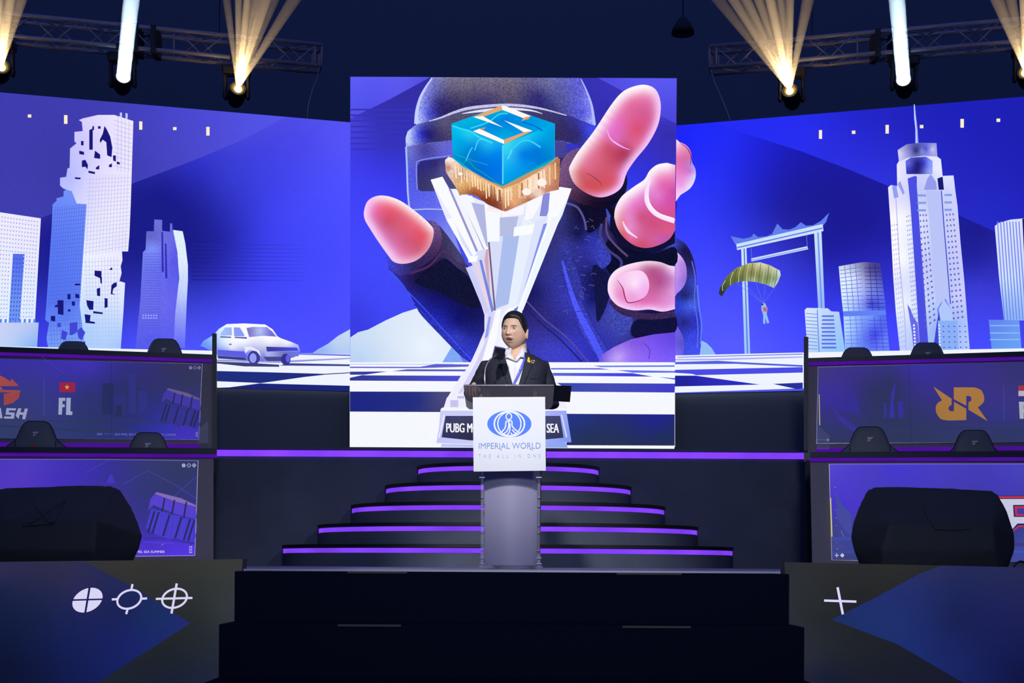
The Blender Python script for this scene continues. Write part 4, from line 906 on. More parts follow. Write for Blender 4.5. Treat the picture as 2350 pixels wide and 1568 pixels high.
# great tower
D.poly([(2038, 432), (2045, 427), (2059, 430), (2058, 380), (2063, 372), (2060, 347), (2080, 334), (2110, 330), (2149, 331), (2151, 362), (2159, 368), (2163, 406), (2188, 405), (2192, 440), (2197, 475), (2204, 560), (2212, 640), (2226, 815), (2066, 815), (2056, 720), (2050, 640), (2044, 520)],
       grad([(2050, 460, (226, 222, 255)), (2070, 500, (252, 252, 255)), (2075, 600, (252, 252, 255)), (2060, 650, (224, 226, 255)), (2080, 700, (240, 246, 255)), (2090, 780, (190, 206, 255)), (2115, 450, (190, 196, 250)), (2120, 600, (190, 196, 250)), (2150, 460, (196, 206, 250)), (2155, 560, (190, 202, 250)), (2175, 450, (206, 208, 255)), (2190, 560, (206, 206, 252)), (2160, 660, (180, 196, 250)), (2200, 680, (206, 208, 255)), (2170, 760, (130, 165, 245)), (2210, 780, (180, 200, 255)), (2110, 390, (200, 200, 255)), (2060, 400, (236, 236, 255)), (2150, 390, (236, 240, 255))], 2.0), cell=12)
D.poly([(2060, 347), (2080, 334), (2110, 330), (2149, 331), (2151, 362), (2120, 360), (2085, 364), (2063, 373)], grad([(2065, 355, (220, 216, 255)), (2075, 350, (170, 170, 220)), (2090, 350, (120, 122, 220)), (2103, 348, (22, 20, 80)), (2115, 348, (150, 160, 236)), (2125, 345, (60, 64, 214)), (2140, 345, (220, 220, 255)), (2148, 345, (150, 150, 210))], 2.4, 6), cell=5)
D.poly([(2078, 372), (2090, 364), (2125, 362), (2140, 372), (2140, 402), (2080, 402)], grad([(2085, 378, (110, 116, 236)), (2105, 378, (24, 22, 96)), (2120, 378, (50, 50, 206)), (2132, 375, (130, 150, 250)), (2084, 398, (50, 50, 190)), (2105, 396, (26, 24, 110)), (2130, 396, (150, 170, 250))], 2.4, 6), cell=5)
D.poly([(2083, 412), (2100, 406), (2104, 408), (2104, 430), (2116, 600), (2132, 815), (2112, 815), (2098, 600), (2089, 470)], (74, 78, 226)); D.poly([(2128, 412), (2136, 402), (2148, 420), (2150, 438), (2120, 438)], (150, 156, 236)); D.poly([(2151, 412), (2163, 408), (2166, 438), (2154, 438)], (26, 24, 110))
D.poly([(2126, 440), (2158, 440), (2176, 640), (2180, 695), (2166, 705), (2150, 700)], (186, 196, 248)); D.stroke([(2160, 440), (2166, 520), (2176, 640), (2181, 700)], 2.4, (64, 76, 200)); D.stroke([(2118, 440), (2130, 600), (2145, 700)], 2, (214, 210, 255)); D.stroke([(2056, 458), (2064, 600), (2076, 730), (2080, 812)], 1.6, (170, 170, 236))
D.poly([(2047, 430), (2057, 428), (2062, 455), (2052, 458)], (150, 160, 240)); D.poly([(2060, 425), (2066, 418), (2076, 445), (2072, 450)], (150, 160, 240))
D.poly([(2160, 695), (2170, 688), (2182, 712), (2186, 815), (2146, 815), (2154, 740), (2150, 712)], (110, 140, 244)); D.poly([(2150, 740), (2160, 696), (2165, 686), (2158, 700), (2158, 812), (2140, 812)], (64, 70, 214))
D.poly([(2082, 700), (2090, 712), (2094, 725), (2106, 745), (2112, 815), (2098, 815), (2092, 760)], (100, 104, 236))
D.poly([(2165, 688), (2182, 712), (2186, 738), (2158, 738), (2154, 712)], (176, 200, 250)); D.poly([(2152, 738), (2196, 738), (2200, 815), (2155, 815)], (140, 176, 246))
dots = (96, 100, 190)
D.many(grid_quads((2044, 515), (2060, 512), (2078, 800), (2064, 806), 3, 26, 0.35, 0.3), (170, 166, 226)); D.many(grid_quads((2078, 495), (2090, 492), (2112, 800), (2098, 804), 3, 29, 0.4, 0.3), (120, 124, 214))
D.many(grid_quads((2108, 490), (2128, 490), (2150, 740), (2120, 760), 3, 20, 0.42, 0.34), dots); D.many(grid_quads((2168, 490), (2190, 488), (2214, 735), (2184, 740), 3, 20, 0.42, 0.34), dots)
D.many([[(2105, y), (2125, y), (2125, y + 5), (2105, y + 5)] for y in (449, 466, 483)] + [[(2167, y), (2184, y), (2184, y + 5), (2167, y + 5)] for y in (448, 465, 482)], (130, 160, 232))
D.many(grid_quads((2158, 745), (2220, 745), (2224, 805), (2160, 805), 5, 5, 0.25, 0.22), (64, 84, 200)); D.many(grid_quads((2094, 745), (2100, 745), (2104, 812), (2098, 812), 1, 9, 0.7, 0.6), (236, 240, 255)); D.many(grid_quads((2152, 745), (2157, 745), (2160, 812), (2154, 812), 1, 9, 0.7, 0.6), (226, 235, 255))
D.stroke([(2098, 243), (2100, 275), (2103, 300), (2104, 332)], [2, 5, 5, 7], (150, 166, 250)); D.stroke([(2098, 244), (2099, 268), (2102, 300), (2103, 332)], 1.6, (226, 232, 255))
# ribbed block on the right
D.poly([(2282, 522), (2290, 515), (2318, 507), (2360, 503), (2700, 470), (2700, 742), (2303, 737), (2292, 640)], grad([(2300, 540, (220, 226, 255)), (2310, 640, (216, 230, 255)), (2315, 720, (140, 180, 250)), (2335, 600, (206, 214, 255)), (2500, 600, (200, 210, 255))]), cell=25)
D.many([[(x, 512), (x + 2.4, 511), (x + 2.4 + 16, 736), (x + 16, 736)] for x in range(2287, 2342, 7)], (110, 136, 236)); D.poly([(2345, 505), (2352, 504), (2362, 737), (2356, 737)], (26, 24, 104))
D.poly([(2268, 736), (2338, 737), (2344, 815), (2276, 815)], grad([(2280, 745, (96, 130, 238)), (2330, 760, (110, 156, 244)), (2300, 805, (96, 160, 244))]), cell=20); D.many([[(2271, y), (2339, y), (2339, y + 3), (2271, y + 3)] for y in (748, 765, 780)], (140, 180, 250))
# ground
D.poly([(1544, 818), (1843, 811), (2700, 795), (2700, 880), (1843, 893), (1544, 903)], (240, 244, 255))
D.poly([(1556, 821), (1843, 813.5), (1843, 816), (1556, 823)], (120, 136, 236)); D.poly([(1544, 826), (1640, 825), (1843, 820), (1843, 823), (1640, 829), (1544, 829)], (170, 176, 246))
D.poly([(1544, 833), (1650, 830), (1700, 833), (1843, 840), (1843, 844), (1690, 837), (1544, 838)], (84, 96, 224)); D.poly([(1544, 851), (1843, 844.5), (1843, 857), (1600, 863), (1590, 860), (1544, 857)], (74, 76, 228))
D.poly([(1544, 864), (1598, 864), (1745, 884.5), (1544, 889)], grad([(1560, 875, (30, 34, 150)), (1650, 875, (48, 44, 190)), (1720, 880, (40, 40, 200))]), cell=30); D.poly([(1775, 883), (1843, 880), (1843, 893), (1830, 895)], (40, 50, 150))
D.build('screen_picture', M['led'], rscr)

# ------------------------------------------------------------------ player booths, two tiers each side
M['deskblk'] = mat('desk_black', (0.035, 0.037, 0.05), 0.45)
M['boothglass'] = mat('clear_side_panel', (0.9, 0.9, 1.0), 0.05, alpha=0.12)
M['stud'] = emis('tiny_led', (0.8, 0.75, 1.0), 1.2)


def qp(plane, pts, depth, off=0.0):
    bm = bmesh.new(); quad_prism(bm, [plane.hit(u, v, off) for u, v in pts], -plane.n * depth); return bm


def booth(side, tier):
    """side -1 left, 1 right; tier 0 lower, 1 upper"""
    L = side < 0
    if tier == 0:
        pl = yaw_plane(490 if L else 1862, 12.0, 1.5 if L else 2.5)
        if L: lip = [(-420, 1024), (498, 1030), (498, 1043.5), (-420, 1037.5)]; body = [(-420, 1043), (490, 1043.5), (490, 1305), (-420, 1305)]; pan = [(-420, 1050), (456.5, 1056.5), (448.5, 1276.5), (-420, 1281)]
        else: lip = [(1857, 1038.5), (2780, 1036), (2780, 1049), (1857, 1052)]; body = [(1859, 1051), (2780, 1049), (2780, 1320), (1864, 1309)]; pan = [(1901, 1065.5), (2780, 1063), (2780, 1296), (1908, 1286)]
    else:
        pl = yaw_plane(497 if L else 1845, 13.3, 8)
        if L: lip = [(-420, 782), (498, 816), (498, 826), (-420, 796)]; body = [(-420, 796), (498, 825), (498, 1040), (-420, 1060)]; pan = [(-420, 812), (465, 836), (457, 1010), (-420, 1004)]
        else: lip = [(1844, 824), (2780, 795), (2780, 809), (1844, 833)]; body = [(1845, 832), (2780, 809), (2780, 1065), (1845, 1046)]; pan = [(1876.5, 843), (2780, 820), (2780, 1012), (1873, 1019)]
    words_ = {(-1, 0): 'lower left player booth with glowing blue front and a falling crate picture', (-1, 1): 'upper left player booth with an orange flame logo, red flag and white letters FL',
              (1, 0): 'lower right player booth with glowing blue front, yellow bar and red bordered white numeral', (1, 1): 'upper right player booth with an orange double letter logo on its front'}
    c = pl.hit(*body[3]); 
    base_z = S if tier == 0 else S + 1.0
    t = thing('player_booth', words_[(side, tier)], 'gaming booth', (c.x, c.y, base_z), 0, 'player booths beside the steps')
    t.location.z = base_z
    bt = [pl.hit(*p) for p in body]
    for i in (2, 3): bt[i].z = base_z + 0.002
    bm = bmesh.new(); quad_prism(bm, bt, -pl.n * 0.06, True)
    link_bm('front_board', world_to(t, bm), M['board'], t)
    lp_ = [pl.hit(u, v, 0.05) for u, v in lip]
    bm = bmesh.new(); quad_prism(bm, lp_, -pl.n * 0.5, True)
    link_bm('desk_top', world_to(t, bm), M['deskblk'], t)
    # light strip under the lip
    a = [pl.hit(lip[3][0], lip[3][1], 0.035), pl.hit(lip[2][0], lip[2][1], 0.035)]
    bm = bmesh.new(); quad_prism(bm, [a[0], a[1], a[1] + Vector((0, 0, -0.030)), a[0] + Vector((0, 0, -0.030))], -pl.n * 0.012)
    link_bm('light_strip', world_to(t, bm), M['violet'], t)
    bm = qp(pl, pan, 0.012, 0.014); link_bm('display_frame', world_to(t, bm), M['alu'], t)
    if tier == 1:      # strip at the foot of the upper front
        v0 = (pan[3], pan[2])
        b0, b1 = pl.hit(v0[0][0], v0[0][1] + 10, 0.03), pl.hit(v0[1][0], v0[1][1] + 10, 0.03)
        bm = bmesh.new(); quad_prism(bm, [b0, b1, b1 + Vector((0, 0, -0.035)), b0 + Vector((0, 0, -0.035))], -pl.n * 0.02)
        link_bm('light_strip', world_to(t, bm), M['violet'], t)
        u = 488 if L else 1844
        w = 10
        post = [(u, 768 if L else 776), (u + w, 768 if L else 776), (u + w, 1036), (u, 1036)]
        bm = qp(pl, post, 0.04, 0.07); link_bm('end_post', world_to(t, bm), M['deskblk'], t)
    return t, pl


fld = lambda a, b, c_, d: None
# upper left
t, pl = booth(-1, 1); P_ = Art(pl, 0.0004, 0.016)
P_.poly([(-420, 813), (464, 836.5), (456.5, 1009.5), (-420, 1003)], grad([(0, 830, (66, 56, 190)), (60, 900, (64, 66, 150)), (150, 840, (70, 58, 196)), (200, 835, (78, 60, 214)), (250, 860, (58, 56, 160)), (330, 850, (60, 56, 140)), (400, 850, (62, 60, 110)), (440, 880, (58, 64, 104)), (300, 900, (52, 58, 112)), (200, 900, (56, 60, 140)), (100, 940, (62, 68, 150)), (0, 960, (58, 70, 124)), (200, 970, (54, 64, 124)), (300, 950, (52, 56, 128)), (330, 990, (54, 60, 170)), (430, 995, (84, 60, 225)), (380, 970, (58, 60, 190)), (440, 970, (68, 60, 190)), (40, 990, (60, 70, 120)), (-300, 900, (60, 60, 160))]), 0.0, cell=24)
for x0, x1, y0, y1, c_ in ((235, 262, 880, 952, (48, 54, 112)), (262, 290, 905, 952, (56, 58, 140)), (296, 312, 858, 950, (58, 60, 150)), (318, 338, 898, 950, (56, 60, 150)), (266, 280, 930, 955, (48, 54, 104))): P_.rect(x0, y0, x1, y1, c_)
P_.stroke([(0, 962), (150, 968), (300, 966), (456, 975)], 3, (56, 66, 110)); P_.stroke([(0, 978), (200, 990), (300, 985)], 5, (52, 66, 110))
P_.stroke([(102, 868), (102, 955)], 0.8, (96, 96, 190)); P_.stroke([(90, 815), (153, 862)], 0.8, (84, 78, 200)); P_.stroke([(256, 835), (256, 1006)], 1, (44, 44, 120))
og = lambda ps: ps
P_.poly([(-20, 863), (2, 863), (14, 869), (24, 876), (28, 870), (38, 880), (45, 888), (44, 887), (-20, 887)], grad([(0, 865, (196, 92, 80)), (30, 880, (180, 82, 90))]))
P_.poly([(-20, 895), (8, 895), (2, 888), (-20, 888)], (186, 100, 74)); P_.poly([(-20, 895), (48, 896.5), (46, 902), (36, 910), (44, 908), (48, 898), (44, 915), (30, 926), (10, 931), (10, 905), (28, 902), (-20, 900)], (178, 84, 84))
P_.poly([(10, 907), (34, 907), (44, 900), (46, 905), (38, 918), (26, 927), (10, 931)], (176, 80, 84))
lc = (176, 180, 222)
for ps in ([(-16, 961), (-6, 937), (3, 937), (7, 961), (0, 961), (-1, 956), (-8, 956), (-10, 961)],
           [(16, 937.5), (38, 938), (37, 943), (22, 942.5), (21, 947), (35, 948), (33, 962), (10, 961.5), (11, 956.5), (26, 957), (27, 953), (14, 952.5)],
           [(43, 938), (50, 938), (48, 947), (56, 947.5), (58, 938.5), (65, 938.8), (59, 963.5), (52, 963), (54, 953), (46, 952.5), (44, 962.5), (37, 955)]): P_.poly(ps, lc)
P_.rect(137.5, 878.5, 173.5, 901, (176, 44, 84))
st5 = [(155 + (6.2 if k % 2 == 0 else 2.4) * math.sin(k * PI / 5), 889.6 - (6.2 if k % 2 == 0 else 2.4) * math.cos(k * PI / 5)) for k in range(10)]
P_.poly(st5, (226, 206, 60))
P_.poly([(136, 914), (151, 914), (151, 921), (144.5, 921), (144.5, 929), (149.5, 929), (149.5, 935.5), (144, 935.5), (143, 952.5), (135, 952.5)], (180, 190, 226)); P_.poly([(153.5, 914), (163.5, 914), (162.5, 945), (167.5, 945.5), (166.5, 953.5), (152.5, 953)], (180, 190, 226))
def crate(A, ox, oy, k, top, side_, low, gap):
    f = lambda p: [(ox + x * k, oy + y * k) for x, y in p]
    A.poly(f([(0, 34), (5, 12), (16, 0), (60, 11), (88, 24), (90, 50), (72, 46), (50, 40), (10, 24)]), side_)
    A.poly(f([(12, 3), (16, 0), (60, 11), (88, 24), (88, 27), (50, 17)]), top)
    A.poly(f([(6, 30), (84, 52), (88, 52), (82, 92), (52, 84), (40, 88), (14, 78), (-4, 66)]), low)
    for x in (6, 14, 34, 56, 72, 80): A.stroke(f([(x + 6, 34 + x * .22), (x - 6, 74 + x * .2)]), 3.4 * k, gap)
    for x in (28, 46, 68): A.stroke(f([(x + 3, 6 + x * .18), (x - 2, 28 + x * .3)]), 3 * k, gap)
    for x in (20, 27, 42, 50, 64, 90): A.stroke(f([(x + 2, 40 + x * .2), (x - 4, 74 + x * .2)]), 1.0 * k, side_)
crate(P_, 371, 892, 1.0, (120, 104, 158), (78, 66, 190), (60, 60, 160), (46, 48, 92))
def marks(A, x, y, k, c_, dx, bg):
    A.ellipse(x, y, 3.6 * k, 3.8 * k, c_); A.stroke([(x, y - 4 * k), (x, y + 4 * k)], 0.7 * k, bg); A.stroke([(x - 4 * k, y), (x + 4 * k, y)], 0.7 * k, bg)
    for j in (1, 2):
        cx = x + dx * j; A.stroke([(cx + 3 * k * math.cos(q * PI / 8), y + 3 * k * math.sin(q * PI / 8)) for q in range(16)], 0.8 * k, c_, closed=True)
        for ax, ay in ((1, 0), (-1, 0), (0, 1), (0, -1)): A.stroke([(cx + ax * (0 if j == 2 else 3) * k, y + ay * (0 if j == 2 else 3) * k), (cx + ax * 4.6 * k, y + ay * 4.6 * k)], 0.8 * k, c_)
marks(P_, 438, 845.5, 1.0, (170, 150, 226), 9.8, (60, 60, 130))
P_.text('2024', 224, 995, 236, 999.5, (150, 150, 214)); P_.stroke([(240, 997), (261, 997)], 0.7, (110, 110, 190)); P_.text('2024 PMSL SEA SUMMER', 264, 995.5, 336, 1000.5, (130, 130, 204), 0.01); P_.text('2024 PMSL SEA SUMMER', 337, 996.5, 405, 1001.5, (130, 126, 214), 0.01)
for y in (993, 997, 1001): P_.stroke([(450, y), (455, y + 2.5)], 0.8, (170, 160, 236)); P_.stroke([(455, y), (450, y + 2.5)], 0.8, (170, 160, 236))
P_.build('display_panel', M['panel_dim'], t)
# the glass wing beside the panel
bm = qp(pl, [(458, 990), (482, 972), (482, 1022), (458, 1022)], 0.01, 0.22); link_bm('side_glass', world_to(t, bm), M['boothglass'], t)

# lower left
t, pl = booth(-1, 0); P_ = Art(pl, 0.0004, 0.016)
P_.poly([(-420, 1052), (456, 1057), (448, 1276), (-420, 1280)], grad([(0, 1060, (80, 60, 200)), (60, 1060, (82, 64, 205)), (60, 1090, (88, 62, 200)), (150, 1070, (70, 58, 190)), (200, 1060, (66, 52, 186)), (130, 1100, (72, 52, 200)), (250, 1080, (58, 54, 160)), (300, 1080, (58, 58, 140)), (350, 1070, (58, 62, 120)), (430, 1080, (54, 62, 108)), (300, 1140, (58, 58, 140)), (400, 1130, (54, 60, 120)), (340, 1200, (58, 56, 150)), (440, 1160, (58, 58, 140)), (330, 1240, (74, 52, 200)), (400, 1250, (84, 58, 226)), (440, 1200, (70, 60, 200)), (440, 1270, (90, 60, 240)), (310, 1268, (92, 62, 226)), (-300, 1150, (80, 60, 210))]), 0.0, cell=24)
P_.stroke([(0, 1054.5), (230, 1055), (456, 1058)], 1.0, (140, 120, 236)); P_.stroke([(455.5, 1058), (448, 1276)], 1.2, (176, 176, 236)); P_.stroke([(250, 1278), (448, 1275.5)], 1.4, (176, 160, 246))
for ps in ([(196, 1086), (256, 1054)], [(283, 1112), (339, 1081), (396, 1109), (452, 1145)], [(392, 1148), (425, 1118), (452, 1095)]): P_.stroke(ps, 0.9, (86, 76, 205))
P_.poly([(246, 1110), (252, 1092), (258, 1090), (266, 1110)], (78, 58, 200))
P_.stroke([(330, 1236), (380, 1236), (448, 1248)], 5, (66, 52, 180)); P_.stroke([(330, 1244), (400, 1248)], 3, (92, 66, 236))
crate(P_, 341, 1130, 1.24, (140, 116, 190), (92, 70, 216), (78, 66, 214), (44, 46, 100))
marks(P_, 423, 1069, 1.15, (206, 206, 236), 12, (60, 62, 130))
P_.text('2024 PMSL SEA SUMMER', 292, 1264, 380, 1269.5, (226, 222, 255), 0.02)
for y in (1254, 1260, 1266): P_.stroke([(436, y), (443, y + 4)], 1, (220, 210, 250)); P_.stroke([(443, y), (436, y + 4)], 1, (220, 210, 250))
P_.poly([(371, 1252), (378, 1248), (378, 1249.4), (372, 1253)], (140, 130, 250))
P_.build('display_panel', M['panel'], t)

# upper right
t, pl = booth(1, 1); P_ = Art(pl, 0.0004, 0.016)
P_.poly([(1877, 843.5), (2780, 820.5), (2780, 1011), (1874, 1018)], grad([(1885, 850, (74, 68, 140)), (1950, 860, (70, 58, 160)), (2000, 850, (66, 60, 150)), (2100, 850, (70, 58, 190)), (2200, 850, (66, 58, 160)), (2330, 850, (62, 60, 130)), (1900, 900, (70, 58, 180)), (1930, 930, (66, 54, 180)), (2000, 900, (54, 60, 110)), (2050, 880, (54, 60, 110)), (2100, 900, (62, 58, 150)), (2230, 880, (70, 58, 160)), (2320, 920, (70, 64, 150)), (1900, 970, (58, 64, 130)), (2000, 980, (56, 64, 110)), (2100, 960, (56, 62, 120)), (2150, 1000, (58, 66, 116)), (2300, 1000, (56, 66, 110)), (2300, 960, (60, 60, 160)), (2080, 930, (60, 60, 130)), (1890, 1010, (58, 66, 110)), (2600, 900, (62, 60, 150))]), 0.0, cell=24)
P_.poly([(2040, 960), (2046, 900), (2056, 876), (2050, 920), (2052, 960)], (66, 60, 190)); P_.rect(2028, 925, 2034, 960, (62, 60, 170)); P_.rect(2061, 923, 2072, 960, (62, 58, 180))
P_.poly([(1950, 895), (1962, 905), (1973, 952), (1930, 935)], (64, 56, 170)); P_.stroke([(1900, 945), (1970, 958), (1990, 975), (1960, 985)], 3, (58, 62, 120)); P_.poly([(1910, 940), (1975, 990), (1960, 992), (1930, 970)], (68, 60, 170)); P_.stroke([(2040, 973), (2200, 968), (2350, 970)], 2.5, (56, 66, 104)); P_.stroke([(2040, 990), (2200, 982), (2350, 986)], 6, (56, 66, 112))
P_.stroke([(2085.5, 840), (2090, 1016)], 0.9, (46, 46, 110)); P_.stroke([(2302, 885), (2304, 967)], 0.8, (96, 86, 200)); P_.stroke([(1877, 844), (1874, 1018)], 1.2, (130, 130, 190))
P_.poly([(1878.5, 906), (1880.5, 906), (1882, 977), (1879.5, 977)], (206, 190, 120))
P_.stroke([(1875, 1010), (1900, 1010.5)], 0.9, (120, 116, 200)); P_.poly([(1897, 1006), (1903.5, 1010.5), (1898, 1014)], (150, 146, 210))
oc = grad([(2150, 950, (186, 134, 72)), (2250, 900, (192, 136, 78)), (2200, 890, (196, 140, 80))])
P_.poly([(2141, 888), (2183, 916), (2183, 930)] + smooth_pts([(2183, 930), (2177, 934), (2176, 940), (2180, 944), (2188, 945)], 4, False) + [(2188.5, 923), (2216.5, 939), (2216.5, 965), (2175, 966)] + smooth_pts([(2175, 966), (2158, 962), (2148, 948), (2147, 934), (2152, 925), (2161, 920)], 4, False), oc)
P_.poly([(2188, 890), (2235, 890)] + smooth_pts([(2235, 890), (2250, 896), (2257, 910), (2256, 924), (2243, 936)], 4, False) + [(2265.5, 967.5), (2221.5, 941), (2221.5, 924)] + smooth_pts([(2221.5, 924), (2227, 921), (2228, 914), (2224, 910), (2216.5, 909.5)], 4, False) + [(2216.5, 932), (2188, 917)], oc)
P_.rect(2336, 886, 2400, 898, (190, 60, 80)); P_.rect(2336, 898, 2400, 910, (206, 206, 226))
P_.poly([(2337, 923), (2362, 923), (2366, 930), (2364, 944), (2358, 948), (2368, 962), (2358, 962), (2350, 948), (2348, 948), (2348, 962), (2339, 962)], (196, 200, 222)); P_.rect(2348, 931, 2357, 940, (60, 62, 140))
P_.text('RRQ', 2372, 923, 2415, 962, (196, 200, 222), 0.05) if False else None
P_.build('display_panel', M['panel_dim'], t)
bm = qp(pl, [(1870, 980), (1900, 1004), (1900, 1036), (1870, 1036)], 0.01, 0.22); link_bm('side_glass', world_to(t, bm), M['boothglass'], t)

# lower right
t, pl = booth(1, 0); P_ = Art(pl, 0.0004, 0.016)
P_.poly([(1902, 1066), (2780, 1063.5), (2780, 1295), (1908.5, 1285.5)], grad([(1910, 1070, (92, 76, 220)), (1960, 1090, (80, 66, 214)), (2050, 1080, (74, 60, 220)), (2150, 1080, (76, 66, 205)), (2250, 1080, (72, 64, 190)), (2340, 1080, (78, 72, 196)), (1950, 1140, (80, 64, 214)), (2000, 1100, (78, 66, 200)), (1930, 1160, (74, 56, 220)), (1960, 1170, (78, 58, 216)), (1940, 1200, (70, 74, 160)), (1915, 1230, (64, 68, 130)), (1950, 1240, (64, 76, 170)), (1920, 1250, (74, 80, 170)), (1935, 1280, (64, 68, 120)), (2330, 1220, (60, 60, 140)), (2340, 1235, (64, 74, 160)), (2340, 1265, (70, 80, 170)), (2300, 1110, (74, 64, 200)), (2600, 1150, (76, 66, 200))]), 0.0, cell=24)
P_.poly([(1918, 1134), (1935, 1163), (1953, 1180), (1953, 1230), (1940, 1220), (1920, 1190)], (74, 80, 170)); P_.stroke([(1908, 1238), (1955, 1236)], 8, (72, 78, 176)); P_.stroke([(1908, 1272), (1956, 1266)], 6, (66, 78, 170)); P_.stroke([(2325, 1250), (2400, 1252)], 8, (66, 66, 130)); P_.stroke([(2325, 1266), (2400, 1268)], 6, (72, 86, 186))
P_.stroke([(1902, 1066), (2120, 1065.5), (2500, 1065)], 1.2, (150, 140, 240)); P_.poly([(1903.3, 1143.5), (1906.5, 1143.5), (1909.5, 1232), (1906.3, 1232)], (226, 212, 110)); P_.stroke([(1902, 1066), (1908, 1286), (1980, 1287)], 1.2, (176, 176, 220))
P_.stroke([(1929, 1218), (1935, 1232)], 0.8, (140, 160, 190))
for y, w in ((1119, 4), (1189, 4), (1260, 4), (1135, 2), (1171, 2), (1207, 2), (1246, 2)): P_.stroke([(1914 + (y - 1119) * .03, y), (1914 + w + (y - 1119) * .03, y)], 0.9, (150, 150, 236))
P_.stroke([(1914.5, 1275), (1924, 1275)], 1.3, (230, 230, 250)); P_.stroke([(1919, 1270), (1919.3, 1280)], 1.3, (230, 230, 250)); P_.poly([(1927, 1275), (1931.5, 1269.5), (1936.5, 1275), (1932, 1280.5)], (226, 226, 250)); P_.stroke([(1931.5, 1270), (1932, 1280)], 0.7, (90, 90, 160))
P_.poly([(2250, 1139), (2440, 1138), (2440, 1215), (2336, 1205), (2326, 1212), (2318, 1222), (2250, 1222)], (36, 40, 90)); P_.poly([(2250, 1140), (2440, 1139), (2440, 1144), (2250, 1144)], (206, 56, 76)); P_.poly([(2250, 1146), (2440, 1145.5), (2440, 1202), (2333, 1202), (2322, 1214), (2250, 1214)], (212, 212, 240))
P_.poly([(2322.5, 1159.5), (2440, 1159), (2440, 1187), (2324.5, 1187)], (44, 46, 100)); P_.poly([(2326, 1162.5), (2440, 1162), (2440, 1184.5), (2328, 1184.5)], (206, 56, 76)); P_.poly([(2331, 1167), (2440, 1167), (2440, 1181), (2332, 1181)], (76, 60, 170))
P_.stroke([(2324, 1218), (2336, 1208), (2440, 1208)], 3.4, (206, 56, 76))
P_.build('display_panel', M['panel'], t)

# decks the upper booths and their chairs stand on
for sgn, nm in ((-1, 'left'), (1, 'right')):
    pl2 = yaw_plane(497 if sgn < 0 else 1845, 13.3, 8)
    a = pl2.hit(498 if sgn < 0 else 1845, 1030, 0.20); b = pl2.hit(-420 if sgn < 0 else 2780, 1030, 0.20)
    bm = bmesh.new(); quad_prism(bm, [Vector((a.x, a.y, S)), Vector((b.x, b.y, S)), Vector((b.x, b.y, S + 1.0)), Vector((a.x, a.y, S + 1.0))], -pl2.n * 1.1, True)
    tag(link_bm('booth_deck', bm, M['lip']), kind='structure')

